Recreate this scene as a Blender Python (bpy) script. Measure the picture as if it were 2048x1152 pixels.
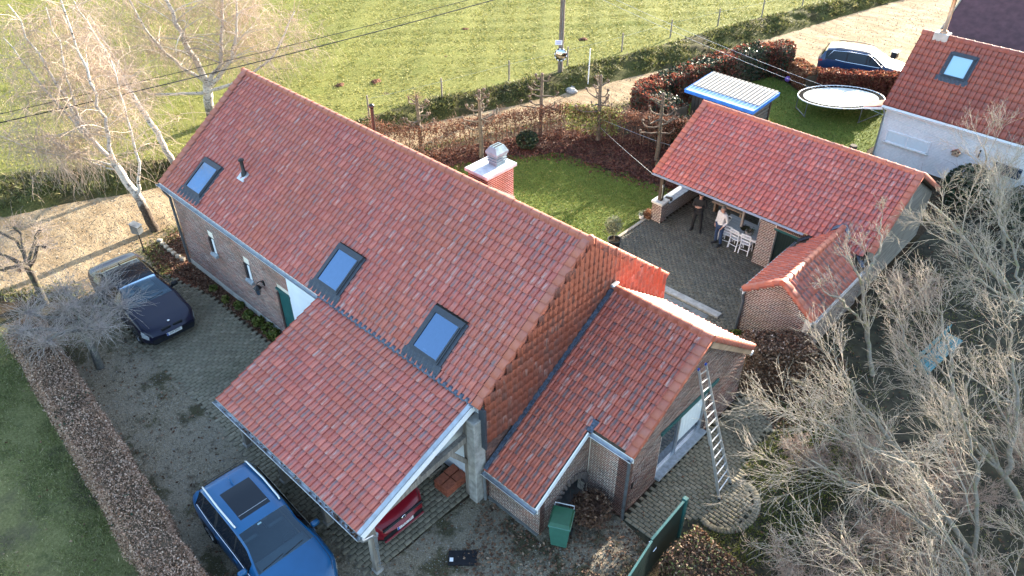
import bpy, math, random
import numpy as np
from mathutils import Vector, Matrix

for _o in list(bpy.data.objects):
    bpy.data.objects.remove(_o)
SC = bpy.context.scene
COL = SC.collection
R = math.radians

# ------------------------------------------------------------------ camera
CAM_POS = np.array([9.5809, -13.1131, 17.3414])
YAW, PITCH, ROLL, FPX = 2.3226, 0.6558, -0.0011, 1541.45
_f = np.array([math.cos(YAW) * math.cos(PITCH), math.sin(YAW) * math.cos(PITCH), -math.sin(PITCH)])
_r = np.array([math.sin(YAW), -math.cos(YAW), 0.0])
_d = np.cross(_f, _r)
_r2 = math.cos(ROLL) * _r + math.sin(ROLL) * _d
_d2 = -math.sin(ROLL) * _r + math.cos(ROLL) * _d
cam_data = bpy.data.cameras.new('camera')
cam = bpy.data.objects.new('camera', cam_data)
COL.objects.link(cam)
_m = Matrix.Identity(4)
for i in range(3):
    _m[i][0], _m[i][1], _m[i][2], _m[i][3] = _r2[i], -_d2[i], -_f[i], CAM_POS[i]
cam.matrix_world = _m
cam_data.sensor_width = 36.0
cam_data.lens = FPX / 2048 * 36.0
cam_data.clip_start = 0.1
cam_data.clip_end = 2000
SC.camera = cam

# ------------------------------------------------------------------ daylight
SUN_AZ, SUN_EL = R(91.5), R(14.5)      # direction the light comes from, measured from +X towards +Y
world = bpy.data.worlds.new('World')
SC.world = world
world.use_nodes = True
_nt = world.node_tree
_bg = _nt.nodes['Background']
_sky = _nt.nodes.new('ShaderNodeTexSky')
_sky.sky_type = 'NISHITA'
_sky.sun_disc = False
_sky.sun_elevation = SUN_EL
_sky.sun_rotation = R(90.0) - SUN_AZ
_sky.air_density = 1.0
_sky.dust_density = 1.4
_sky.ozone_density = 0.9
_nt.links.new(_sky.outputs[0], _bg.inputs[0])
_bg.inputs[1].default_value = 0.15
sun_data = bpy.data.lights.new('sun', 'SUN')
sun_data.energy = 5.0
sun_data.angle = R(0.6)
sun_data.color = (1.0, 0.90, 0.75)
sun = bpy.data.objects.new('sun', sun_data)
COL.objects.link(sun)
_sd = Vector((math.cos(SUN_AZ) * math.cos(SUN_EL), math.sin(SUN_AZ) * math.cos(SUN_EL), math.sin(SUN_EL)))
sun.rotation_euler = _sd.to_track_quat('Z', 'Y').to_euler()
sun.location = (0, 60, 40)
SC.view_settings.view_transform = 'Standard'
SC.view_settings.look = 'None'
SC.view_settings.exposure = 2.55
SC.view_settings.gamma = 1.0
SC.view_settings.use_curve_mapping = False
SC.render.engine = 'CYCLES'
SC.cycles.use_denoising = True
SC.cycles.max_bounces = 6
SC.cycles.transparent_max_bounces = 6
SC.cycles.sample_clamp_indirect = 6.0

# ------------------------------------------------------------------ helpers
rng = np.random.default_rng(7)
random.seed(7)


class NT:
    """Tiny wrapper to write node materials in one line each."""
    def __init__(self, name, rough=0.8, metal=0.0, spec=0.5):
        self.m = bpy.data.materials.new(name)
        self.m.use_nodes = True
        self.t = self.m.node_tree
        self.b = self.t.nodes['Principled BSDF']
        self.b.inputs['Roughness'].default_value = rough
        self.b.inputs['Metallic'].default_value = metal
        self.b.inputs['Specular IOR Level'].default_value = spec
        self._pos = None

    def n(self, kind, **kw):
        x = self.t.nodes.new(kind)
        for k, v in kw.items():
            setattr(x, k, v)
        return x

    def put(self, sock, v):
        if isinstance(v, bpy.types.NodeSocket):
            self.t.links.new(v, sock)
        elif isinstance(v, (tuple, list)) and len(v) == 3 and sock.type == 'RGBA':
            sock.default_value = (*v, 1)
        else:
            sock.default_value = v

    def pos(self):
        if self._pos is None:
            self._pos = self.n('ShaderNodeNewGeometry').outputs['Position']
        return self._pos

    def obj(self):
        return self.n('ShaderNodeTexCoord').outputs['Object']

    def scaled(self, vec, s):
        x = self.n('ShaderNodeVectorMath', operation='MULTIPLY')
        self.put(x.inputs[0], vec)
        x.inputs[1].default_value = s
        return x.outputs[0]

    def noise(self, scale, detail=4, rough=0.55, vec=None, dist=0.0):
        x = self.n('ShaderNodeTexNoise')
        self.put(x.inputs['Vector'], self.pos() if vec is None else vec)
        x.inputs['Scale'].default_value = scale
        x.inputs['Detail'].default_value = detail
        x.inputs['Roughness'].default_value = rough
        x.inputs['Distortion'].default_value = dist
        return x.outputs[0]

    def voro(self, scale, vec=None, out='Distance', rnd=1.0):
        x = self.n('ShaderNodeTexVoronoi')
        self.put(x.inputs['Vector'], self.pos() if vec is None else vec)
        x.inputs['Scale'].default_value = scale
        x.inputs['Randomness'].default_value = rnd
        return x.outputs[out]

    def attr(self, name, out='Fac'):
        return self.n('ShaderNodeAttribute', attribute_name=name).outputs[out]

    def math(self, op, a, b=0.0, c=None, clamp=False):
        x = self.n('ShaderNodeMath', operation=op, use_clamp=clamp)
        self.put(x.inputs[0], a)
        self.put(x.inputs[1], b)
        if c is not None:
            self.put(x.inputs[2], c)
        return x.outputs[0]

    def smooth(self, v, lo, hi, a=0.0, b=1.0):
        x = self.n('ShaderNodeMapRange', interpolation_type='SMOOTHSTEP')
        self.put(x.inputs[0], v)
        for k, q in enumerate((lo, hi, a, b)):
            x.inputs[k + 1].default_value = q
        return x.outputs[0]

    def ramp(self, fac, stops, interp='LINEAR'):
        x = self.n('ShaderNodeValToRGB')
        cr = x.color_ramp
        cr.interpolation = interp
        while len(cr.elements) < len(stops):
            cr.elements.new(0.5)
        for e, (p, c) in zip(cr.elements, stops):
            e.position = p
            e.color = (*c, 1)
        self.put(x.inputs[0], fac)
        return x.outputs[0]

    def mix(self, fac, a, b, mode='MIX'):
        x = self.n('ShaderNodeMix', data_type='RGBA', blend_type=mode)
        self.put(x.inputs['Factor'], fac)
        self.put(x.inputs['A'], a)
        self.put(x.inputs['B'], b)
        return x.outputs['Result']

    def color(self, v):
        self.put(self.b.inputs['Base Color'], v)
        return self

    def rough(self, v):
        self.put(self.b.inputs['Roughness'], v)
        return self

    def bump(self, h, strength=0.5, dist=0.02):
        x = self.n('ShaderNodeBump')
        x.inputs['Strength'].default_value = strength
        x.inputs['Distance'].default_value = dist
        self.put(x.inputs['Height'], h)
        self.put(self.b.inputs['Normal'], x.outputs[0])
        return self

    def sss(self, v):
        """Backlit thin leaf: part of the light passes through."""
        tr = self.n('ShaderNodeBsdfTranslucent')
        mx = self.n('ShaderNodeMixShader')
        mx.inputs[0].default_value = v
        lk = [l for l in self.t.links if l.to_socket == self.b.inputs['Base Color']]
        if lk:
            self.t.links.new(lk[0].from_socket, tr.inputs[0])
        else:
            tr.inputs[0].default_value = self.b.inputs['Base Color'].default_value
        out = self.t.nodes['Material Output']
        self.t.links.new(self.b.outputs[0], mx.inputs[1])
        self.t.links.new(tr.outputs[0], mx.inputs[2])
        self.t.links.new(mx.outputs[0], out.inputs[0])
        return self


MATS = {}
W_PAR = set()


def plain(name, col, rough=0.7, metal=0.0, spec=0.5, grain=0.12, scale=9.0, bump=0.0):
    """A surface of one paint or stuff, with faint uneven wear."""
    t = NT(name, rough, metal, spec)
    n = t.noise(scale, 5)
    lo = tuple(c * (1 - grain) for c in col)
    hi = tuple(min(1, c * (1 + grain)) for c in col)
    t.color(t.ramp(n, [(0.3, lo), (0.7, hi)]))
    if bump:
        t.bump(n, bump, 0.01)
    MATS[name] = t.m
    return t.m


def unit(v):
    v = np.asarray(v, float)
    return v / (np.linalg.norm(v) + 1e-12)


class MB:
    """Collects boxes, bars, tubes, lathes... then build() links them as ONE mesh object."""
    def __init__(self):
        self.v, self.f = [], []

    def add(self, vs, fs):
        o = len(self.v)
        self.v.extend([tuple(map(float, p)) for p in vs])
        self.f.extend([tuple(i + o for i in q) for q in fs])
        return self

    def box(self, c, s, rz=0.0, bev=0.0, M=None):
        x, y, z = (k / 2 for k in s)
        if bev > 0:
            b = min(bev, x * .6, y * .6, z * .6)
            vs, fs = [], []
            rings = [(-z, b), (-z + b, 0), (z - b, 0), (z, b)]
            for zz, ins in rings:
                xi, yi = x - ins, y - ins
                k = b if ins == 0 else b * .5
                vs += [(-xi + k, -yi, zz), (xi - k, -yi, zz), (xi, -yi + k, zz), (xi, yi - k, zz), (xi - k, yi, zz), (-xi + k, yi, zz), (-xi, yi - k, zz), (-xi, -yi + k, zz)]
            for k in range(3):
                for i in range(8):
                    j = (i + 1) % 8
                    fs.append((k * 8 + i, k * 8 + j, k * 8 + 8 + j, k * 8 + 8 + i))
            fs.append(tuple(range(7, -1, -1)))
            fs.append(tuple(range(24, 32)))
        else:
            vs = [(-x, -y, -z), (x, -y, -z), (x, y, -z), (-x, y, -z), (-x, -y, z), (x, -y, z), (x, y, z), (-x, y, z)]
            fs = [(3, 2, 1, 0), (4, 5, 6, 7), (0, 1, 5, 4), (1, 2, 6, 5), (2, 3, 7, 6), (3, 0, 4, 7)]
        ca, sa = math.cos(rz), math.sin(rz)
        out = []
        for p in vs:
            q = Vector((p[0] * ca - p[1] * sa, p[0] * sa + p[1] * ca, p[2]))
            if M is not None:
                q = M @ q
            out.append((q[0] + c[0], q[1] + c[1], q[2] + c[2]))
        return self.add(out, fs)

    def bar(self, a, b, w, h=None, up=(0, 0, 1)):
        """Square bar from a to b."""
        a, b = np.array(a, float), np.array(b, float)
        h = w if h is None else h
        t = unit(b - a)
        u = np.array(up, float)
        if abs(t @ unit(u)) > 0.99:
            u = np.array((1.0, 0, 0))
        s = unit(np.cross(t, u))
        u = np.cross(s, t)
        vs = []
        for p in (a, b):
            for i, j in ((-1, -1), (1, -1), (1, 1), (-1, 1)):
                vs.append(p + s * i * w / 2 + u * j * h / 2)
        return self.add(vs, [(0, 1, 2, 3), (7, 6, 5, 4), (0, 4, 5, 1), (1, 5, 6, 2), (2, 6, 7, 3), (3, 7, 4, 0)])

    def tube(self, pts, r, n=8, caps=True):
        pts = np.array(pts, float)
        rr = np.full(len(pts), r) if np.isscalar(r) else np.array(r, float)
        T = np.gradient(pts, axis=0)
        T /= np.linalg.norm(T, axis=1)[:, None] + 1e-12
        ref = np.array((0.0, 0, 1)) if abs(T[0][2]) < .9 else np.array((1.0, 0, 0))
        vs, fs = [], []
        for p, t, q in zip(pts, T, rr):
            s = unit(np.cross(t, ref))
            u = np.cross(s, t)
            for k in range(n):
                a = 2 * math.pi * k / n
                vs.append(p + q * (math.cos(a) * s + math.sin(a) * u))
        for i in range(len(pts) - 1):
            for k in range(n):
                j = (k + 1) % n
                fs.append((i * n + k, i * n + j, (i + 1) * n + j, (i + 1) * n + k))
        if caps:
            fs.append(tuple(range(n - 1, -1, -1)))
            fs.append(tuple((len(pts) - 1) * n + k for k in range(n)))
        return self.add(vs, fs)

    def lathe(self, prof, c=(0, 0, 0), n=16, sx=1.0, sy=1.0):
        vs, fs = [], []
        for r, z in prof:
            for k in range(n):
                a = 2 * math.pi * k / n
                vs.append((c[0] + sx * r * math.cos(a), c[1] + sy * r * math.sin(a), c[2] + z))
        for i in range(len(prof) - 1):
            for k in range(n):
                j = (k + 1) % n
                fs.append((i * n + k, i * n + j, (i + 1) * n + j, (i + 1) * n + k))
        return self.add(vs, fs)

    def prism(self, poly, d, axis='y', at=0.0):
        """Polygon in the plane across `axis`, from at to at+d. Polygon coordinates are the two other axes in order."""
        n = len(poly)

        def P(p, q):
            return {'x': (q, p[0], p[1]), 'y': (p[0], q, p[1]), 'z': (p[0], p[1], q)}[axis]
        vs = [P(p, at) for p in poly] + [P(p, at + d) for p in poly]
        fs = [tuple(range(n - 1, -1, -1)), tuple(range(n, 2 * n))]
        for i in range(n):
            j = (i + 1) % n
            fs.append((i, j, n + j, n + i))
        return self.add(vs, fs)

    def quad(self, *ps):
        return self.add(ps, [tuple(range(len(ps)))])

    def build(self, name, material, parent=None, smooth=False, angle=None):
        me = bpy.data.meshes.new(name)
        me.from_pydata(self.v, [], self.f)
        return link(name, me, material, parent, smooth, angle)


def link(name, me, material, parent=None, smooth=False, angle=None):
    me.update()
    o = bpy.data.objects.new(name, me)
    COL.objects.link(o)
    if material is not None:
        me.materials.append(material)
    if smooth:
        me.polygons.foreach_set('use_smooth', np.ones(len(me.polygons), bool))
        if angle is not None:
            me.set_sharp_from_angle(angle=angle)
    if parent is not None:
        o.parent = parent
        if parent.name in W_PAR:      # the parts of this thing are built in world coordinates
            o.matrix_parent_inverse = Matrix.Translation(parent.location).inverted()
    return o


def tag(o, label, cat, group=None):
    o['label'] = label
    o['category'] = cat
    if group:
        o['group'] = group
    return o


def kind(o, k):
    o['kind'] = k
    return o


def thing(name, label, cat, loc=(0, 0, 0), rz=0.0, group=None, w=False):
    o = bpy.data.objects.new(name, None)
    o.empty_display_size = 0.2
    COL.objects.link(o)
    o.location = loc
    o.rotation_euler = (0, 0, rz)
    tag(o, label, cat, group)
    if w:
        W_PAR.add(o.name)
    return o


def copy_tree(o, parent=None):
    c = o.copy()
    COL.objects.link(c)
    c.parent = parent
    for ch in list(o.children):
        copy_tree(ch, c)
    return c


# ---- many alike pieces: the 300 largest in view are objects, the rest one joined part
def set_attrs(me, rnd=None, uv=None):
    if rnd is not None:
        a = me.attributes.new('rnd', 'FLOAT', 'POINT')
        a.data.foreach_set('value', np.asarray(rnd, np.float32))
    if uv is not None:
        a = me.attributes.new('tuv', 'FLOAT_VECTOR', 'POINT')
        a.data.foreach_set('vector', np.asarray(uv, np.float32).ravel())


def np_mesh(name, V, F):
    """V (n,3), F (m,k) all the same k (3 or 4)."""
    me = bpy.data.meshes.new(name)
    V = np.asarray(V, np.float32)
    F = np.asarray(F, np.int32)
    m, k = F.shape
    me.vertices.add(len(V))
    me.vertices.foreach_set('co', V.ravel())
    me.loops.add(m * k)
    me.loops.foreach_set('vertex_index', F.ravel())
    me.polygons.add(m)
    me.polygons.foreach_set('loop_start', np.arange(0, m * k, k, dtype=np.int32))
    me.update(calc_edges=True)
    return me


def in_view(P, N=None):
    """Score of pieces by their size in the picture (0 when out of frame or turned away)."""
    d = P - CAM_POS
    z = d @ _f
    u = (d @ _r2) / np.maximum(z, .1) * FPX
    v = (d @ _d2) / np.maximum(z, .1) * FPX
    s = 1.0 / np.maximum(z, .1) ** 2
    s = s * (np.abs(u) < 1024) * (np.abs(v) < 576) * (z > 0)
    if N is not None:
        c = -(N * d).sum(1) / np.linalg.norm(d, axis=1)
        s = s * np.clip(c, 0, 1)
    return s


def pieces(name, bases, T, parent, material, rest_name, normals=None, limit=300, loc=None, smooth=False, rnd=None, hide=None):
    """bases: list of (V, F, UV); T: (n,4,4) world transforms. One object per piece for the largest `limit` in view."""
    n = len(T)
    if n == 0:
        return None
    T = np.asarray(T, float)
    nb = len(bases)
    which = rng.integers(0, nb, n)
    if rnd is None:
        rnd = rng.random(n)
    loc = parent.location if loc is None else loc
    L = Matrix.Translation(loc).inverted()
    sc = in_view(T[:, :3, 3], normals)
    if hide is not None:
        sc = sc * (~hide)
    order = np.argsort(-sc)
    ind = [i for i in order[:limit] if sc[i] > 0]
    if n <= limit:
        ind = list(range(n))
    NV = 24
    cache = {}
    for i in ind:
        k = (int(which[i]), int(rnd[i] * NV * .9999))
        if k not in cache:
            V, F, UV = bases[k[0]]
            me = np_mesh(name, V, F)
            set_attrs(me, np.full(len(V), (k[1] + .5) / NV), UV)
            me.materials.append(material)
            if smooth:
                me.polygons.foreach_set('use_smooth', np.ones(len(F), bool))
            cache[k] = me
        o = bpy.data.objects.new(name, cache[k])
        COL.objects.link(o)
        o.parent = parent
        o.matrix_parent_inverse = L
        o.matrix_basis = Matrix(T[i].tolist())
    rest = np.setdiff1d(np.arange(n), ind)
    if len(rest):
        VV, FF, RR, UU, off = [], [], [], [], 0
        for b in range(nb):
            idx = rest[which[rest] == b]
            if not len(idx):
                continue
            V, F, UV = bases[b]
            Vh = np.c_[V, np.ones(len(V))]
            W = np.einsum('nij,vj->nvi', T[idx], Vh)[:, :, :3]
            VV.append(W.reshape(-1, 3))
            FF.append((F[None] + (np.arange(len(idx)) * len(V))[:, None, None]).reshape(-1, F.shape[1]) + off)
            RR.append(np.repeat(rnd[idx], len(V)))
            if UV is not None:
                UU.append(np.tile(UV, (len(idx), 1)))
            off += len(idx) * len(V)
        me = np_mesh(rest_name, np.concatenate(VV), np.concatenate(FF))
        set_attrs(me, np.concatenate(RR), np.concatenate(UU) if UU else None)
        me.materials.append(material)
        if smooth:
            me.polygons.foreach_set('use_smooth', np.ones(len(me.polygons), bool))
        o = bpy.data.objects.new(rest_name, me)
        COL.objects.link(o)
        o.parent = parent
        o.matrix_parent_inverse = L
        o['kind'] = 'stuff'
        return o


def frame4(o, x, y, z):
    T = np.eye(4)
    T[:3, 0], T[:3, 1], T[:3, 2], T[:3, 3] = x, y, z, o
    return T


# ---- branches
def tubes(branches, sides=4):
    """branches: list of (points, radii). Returns V, F, per-vertex radius."""
    groups = {}
    for p, r in branches:
        groups.setdefault(len(p), []).append((p, r))
    VV, FF, RR, off = [], [], [], 0
    for K, lst in groups.items():
        P = np.array([p for p, _ in lst], float)
        r = np.array([q for _, q in lst], float)
        B = len(lst)
        T = np.gradient(P, axis=1)
        T /= np.linalg.norm(T, axis=2)[:, :, None] + 1e-9
        ref = np.where(np.abs(T[:, :1, 2:3]) < .8, np.array([0., 0, 1]), np.array([1., 0, 0]))
        N1 = np.cross(T, np.broadcast_to(ref, T.shape))
        N1 /= np.linalg.norm(N1, axis=2)[:, :, None] + 1e-9
        N2 = np.cross(T, N1)
        a = np.arange(sides) * 2 * np.pi / sides
        V = P[:, :, None, :] + r[:, :, None, None] * (np.cos(a)[None, None, :, None] * N1[:, :, None, :] + np.sin(a)[None, None, :, None] * N2[:, :, None, :])
        VV.append(V.reshape(-1, 3))
        RR.append(np.repeat(r.reshape(-1), sides))
        i = np.arange(K - 1)[:, None] * sides
        k = np.arange(sides)[None, :]
        j = (k + 1) % sides
        q = np.stack([i + k, i + j, i + sides + j, i + sides + k], -1).reshape(-1, 4)
        FF.append((q[None] + (np.arange(B) * K * sides)[:, None, None]).reshape(-1, 4) + off)
        off += B * K * sides
    return np.concatenate(VV), np.concatenate(FF), np.concatenate(RR)


def tube_obj(name, branches, material, parent=None, sides=4, smooth=True):
    V, F, rad = tubes(branches, sides)
    me = np_mesh(name, V, F)
    a = me.attributes.new('rad', 'FLOAT', 'POINT')
    a.data.foreach_set('value', rad.astype(np.float32))
    return link(name, me, material, parent, smooth)


def leaf_obj(name, P, size, material, parent=None, tilt=1.0, aspect=1.6, up=None, rnd=None, kindtag=None):
    """Many small leaf-shaped faces (folded diamonds) at points P, as one part."""
    n = len(P)
    s = size * (0.6 + 0.8 * rng.random(n))
    A = rng.normal(size=(n, 3))
    A[:, 2] *= tilt
    A /= np.linalg.norm(A, axis=1)[:, None]
    Bv = np.cross(A, rng.normal(size=(n, 3)))
    if up is not None:
        Bv = Bv * (1 - up) + np.cross(A, np.array([0, 0, 1.]))[:, :] * up
    Bv /= np.linalg.norm(Bv, axis=1)[:, None] + 1e-9
    C = np.cross(A, Bv)
    a, b = s[:, None] * aspect / 2, s[:, None] / 2
    V = np.stack([P - A * a, P + Bv * b + C * b * .25, P + A * a, P - Bv * b + C * b * .25], 1).reshape(-1, 3)
    F = np.arange(n * 4).reshape(-1, 4)
    me = np_mesh(name, V, F)
    set_attrs(me, np.repeat(rng.random(n) if rnd is None else rnd, 4))
    o = link(name, me, material, parent)
    if kindtag:
        o['kind'] = kindtag
    return o


def blades_obj(name, P, h, w, material, lean=0.5, parent=None):
    n = len(P)
    a = rng.random(n) * 2 * np.pi
    D = np.c_[np.cos(a), np.sin(a), np.zeros(n)]
    hh = h * (.5 + rng.random(n))
    le = rng.normal(size=(n, 2)) * lean
    tip = P + np.c_[le * hh[:, None], hh]
    ww = (w * (.6 + .8 * rng.random(n)))[:, None]
    V = np.stack([P - D * ww / 2, P + D * ww / 2, tip], 1).reshape(-1, 3)
    me = np_mesh(name, V, np.arange(n * 3).reshape(-1, 3))
    set_attrs(me, np.repeat(rng.random(n), 3))
    o = link(name, me, material, parent)
    return o


def in_poly(P, poly):
    x, y = P[:, 0], P[:, 1]
    ins = np.zeros(len(P), bool)
    n = len(poly)
    for i in range(n):
        x1, y1 = poly[i]
        x2, y2 = poly[(i + 1) % n]
        c = ((y1 > y) != (y2 > y)) & (x < (x2 - x1) * (y - y1) / (y2 - y1 + 1e-12) + x1)
        ins ^= c
    return ins


def scatter(poly, n, z=0.0):
    """n random points inside a polygon."""
    a = np.array(poly)
    lo, hi = a.min(0), a.max(0)
    out = []
    got = 0
    while got < n:
        p = lo + rng.random((max(n, 64), 2)) * (hi - lo)
        p = p[in_poly(p, poly)]
        out.append(p)
        got += len(p)
    p = np.concatenate(out)[:n]
    return np.c_[p, np.full(n, z)]

# ------------------------------------------------------------------ materials
def tile_mat(name, reds, greys, grey_amount=0.5, pale=0.13, spec=0.45, rough=0.54, whole=False):
    t = NT(name, rough, 0, spec)
    r = t.attr('rnd')
    uv = t.attr('tuv', 'Vector')
    off = t.n('ShaderNodeVectorMath', operation='ADD')
    t.put(off.inputs[0], t.scaled(uv, (2.6, 1.1, 1.0)))
    cmb = t.n('ShaderNodeCombineXYZ')
    t.put(cmb.inputs[0], t.math('MULTIPLY', r, 37.0))
    t.put(cmb.inputs[1], t.math('MULTIPLY', r, 91.0))
    cm2 = t.n('ShaderNodeVectorMath', operation='ADD')
    t.put(cm2.inputs[0], cmb.outputs[0])
    t.put(cm2.inputs[1], t.scaled(t.pos(), (.9, .9, .9)))
    t.put(off.inputs[1], cm2.outputs[0])
    n1 = t.noise(1.0, 5, .6, off.outputs[0])
    sep = t.n('ShaderNodeSeparateXYZ')
    t.put(sep.inputs[0], uv)
    u = sep.outputs[0]
    base = t.ramp(r, reds)
    cloud = t.noise(.45, 3)
    base = t.mix(t.smooth(cloud, .35, .7), base, t.mix(.5, base, (.43, .13, .075)))
    # firing marks: a slate-coloured band along the pan of each tile
    band = t.math('MULTIPLY', t.smooth(u, .12, .4), t.smooth(u, .85, .5))
    n2 = t.noise(7.0, 3, .6)
    msk = t.math('MULTIPLY', t.smooth(t.math('ADD', n1, t.math('MULTIPLY', n2, .35)), .42, .85), t.math('ADD', t.math('MULTIPLY', band, .75), .25))
    if whole:
        msk = t.math('ADD', t.math('MULTIPLY', msk, .3), t.smooth(t.math('FRACT', t.math('MULTIPLY', r, 5.7)), .5, .62, 0, .55))
    msk = t.math('MULTIPLY', msk, t.math('MULTIPLY', grey_amount, t.math('ADD', .45, t.math('MULTIPLY', t.math('FRACT', t.math('MULTIPLY', r, 7.31)), 1.1))), clamp=True)
    c = t.mix(msk, base, t.ramp(n2, greys))
    # lime bloom on a few tiles, streaked down the tile
    few = t.smooth(t.math('FRACT', t.math('MULTIPLY', r, 13.7)), 1 - pale, 1 - pale + .02)
    of2 = t.n('ShaderNodeVectorMath', operation='ADD')
    t.put(of2.inputs[0], t.scaled(uv, (5.0, 1.3, 1.0)))
    t.put(of2.inputs[1], cm2.outputs[0])
    blo = t.math('MULTIPLY', few, t.math('MULTIPLY', t.smooth(t.noise(1.0, 4, .65, of2.outputs[0]), .40, .66), t.math('ADD', .25, band)))
    c = t.mix(t.math('MULTIPLY', blo, .62, clamp=True), c, (.47, .36, .34))
    # fine grime
    c = t.mix(t.smooth(t.noise(26.0, 4, .7), .55, .8, 0, .35), c, (.16, .08, .07))
    t.color(c).bump(t.noise(60, 3), .18, .004)
    t.rough(t.smooth(n1, .3, .7, rough - .08, rough + .12))
    MATS[name] = t.m
    return t.m


tile_mat('roof_tile', [(0, (.38, .086, .066)), (.35, (.50, .126, .096)), (.7, (.44, .107, .085)), (1, (.56, .160, .122))],
         [(.3, (.115, .085, .094)), (.7, (.22, .165, .177))], .80)
tile_mat('banded_tile', [(0, (.35, .074, .048)), (.35, (.46, .108, .070)), (.7, (.40, .092, .062)), (1, (.50, .135, .09))],
         [(.3, (.085, .062, .068)), (.7, (.17, .125, .132))], 1.05)
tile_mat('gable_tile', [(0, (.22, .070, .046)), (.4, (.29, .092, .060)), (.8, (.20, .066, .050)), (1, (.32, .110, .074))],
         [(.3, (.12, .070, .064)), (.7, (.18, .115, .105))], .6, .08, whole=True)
tile_mat('verge_tile', [(0, (.36, .10, .06)), (.5, (.42, .13, .08)), (1, (.35, .105, .07))], [(.3, (.17, .11, .11)), (.7, (.24, .17, .17))], .25, -.05)
tile_mat('neighbour_tile', [(0, (.21, .050, .035)), (.5, (.27, .068, .046)), (1, (.22, .06, .045))], [(.3, (.09, .05, .045)), (.7, (.14, .08, .07))], .55, -.05)


def brick_mat(name, cols, wash=None):
    t = NT(name, .9, 0, .2)
    r = t.attr('rnd')
    c = t.ramp(r, cols)
    n = t.noise(22, 4, .65)
    c = t.mix(t.smooth(n, .3, .75, 0, .3), c, (.26, .19, .175))
    c = t.mix(t.smooth(t.noise(1.3, 4), .5, .72, 0, .35), c, wash or (.33, .12, .08))
    t.color(c).bump(n, .5, .006)
    MATS[name] = t.m
    return t.m


brick_mat('brick', [(0, (.045, .026, .023)), (.3, (.095, .048, .040)), (.55, (.145, .068, .052)), (.75, (.06, .034, .030)), (1, (.20, .098, .072))])
brick_mat('brick_front', [(0, (.07, .034, .034)), (.3, (.15, .062, .054)), (.55, (.22, .085, .068)), (.75, (.10, .048, .046)), (1, (.29, .115, .088))], (.30, .10, .075))
brick_mat('brick_grey', [(0, (.12, .10, .088)), (.4, (.18, .14, .12)), (.7, (.14, .11, .098)), (1, (.23, .175, .14))], (.22, .2, .17))
brick_mat('brick_red', [(0, (.16, .05, .038)), (.5, (.24, .076, .056)), (1, (.19, .062, .047))])
t = NT('mortar', .95, 0, .1)
n = t.noise(30, 4)
t.color(t.mix(t.smooth(t.noise(.8, 3), .4, .7), t.ramp(n, [(.3, (.68, .63, .56)), (.7, (.80, .76, .69))]), (.50, .43, .33))).bump(n, .4, .004)
MATS['mortar'] = t.m


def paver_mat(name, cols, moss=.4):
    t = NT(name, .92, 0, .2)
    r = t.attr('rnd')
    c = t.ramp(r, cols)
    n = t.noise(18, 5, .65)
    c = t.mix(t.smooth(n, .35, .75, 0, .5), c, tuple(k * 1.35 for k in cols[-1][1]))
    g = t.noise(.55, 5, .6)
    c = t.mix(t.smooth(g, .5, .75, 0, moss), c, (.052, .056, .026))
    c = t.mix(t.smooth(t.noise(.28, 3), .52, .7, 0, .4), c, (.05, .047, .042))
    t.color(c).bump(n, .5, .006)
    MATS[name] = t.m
    return t.m


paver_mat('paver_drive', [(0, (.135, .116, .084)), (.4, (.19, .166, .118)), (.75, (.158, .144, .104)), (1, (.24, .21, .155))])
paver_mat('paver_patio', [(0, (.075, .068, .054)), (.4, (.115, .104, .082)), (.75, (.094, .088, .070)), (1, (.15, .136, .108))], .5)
t = NT('joint_sand', .98, 0, .1)
t.color(t.mix(t.smooth(t.noise(.9, 4), .4, .65), (.040, .035, .026), (.04, .045, .018))).bump(t.noise(60, 3), .6, .01)
MATS['joint_sand'] = t.m

# gravel with stains, moss and dead grass
t = NT('gravel', .95, 0, .2)
v = t.voro(42)
g = t.ramp(t.noise(26, 4, .8), [(.30, (.07, .057, .039)), (.46, (.18, .15, .104)), (.60, (.30, .256, .186)), (.76, (.55, .48, .37))])
big = t.noise(.42, 6, .65, dist=.8)
c = t.mix(t.smooth(big, .40, .60), g, t.mix(.5, g, (.25, .22, .17)))
c = t.mix(t.smooth(t.noise(.62, 6, .68), .50, .60, 0, .85), c, t.ramp(t.noise(40, 3), [(.3, (.022, .022, .010)), (.7, (.075, .068, .028))]))
c = t.mix(t.smooth(t.noise(1.9, 5, .65), .55, .68, 0, .7), c, t.ramp(t.noise(50, 2), [(.35, (.03, .022, .014)), (.7, (.10, .074, .05))]))
t.color(c).bump(t.math('ADD', v, t.noise(9, 4)), .8, .03)
MATS['gravel'] = t.m

t = NT('soil', .98, 0, .1)
n = t.noise(9, 6, .7)
c = t.ramp(n, [(.25, (.022, .016, .011)), (.55, (.06, .043, .028)), (.8, (.13, .088, .055))])
c = t.mix(t.smooth(t.noise(.6, 4), .5, .7, 0, .6), c, (.035, .042, .014))
t.color(c).bump(n, .9, .05)
MATS['soil'] = t.m

t = NT('leaf_litter', .95, 0, .15)
v = t.voro(22, out='Color')
bw = t.n('ShaderNodeRGBToBW')
t.put(bw.inputs[0], v)
c = t.ramp(bw.outputs[0], [(.15, (.035, .016, .011)), (.45, (.11, .045, .028)), (.75, (.19, .085, .05)), (1, (.27, .15, .09))])
c = t.mix(t.smooth(t.noise(1.1, 4), .45, .7, 0, .7), c, (.03, .022, .014))
t.color(c).bump(t.voro(22), .8, .03)
MATS['leaf_litter'] = t.m


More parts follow.
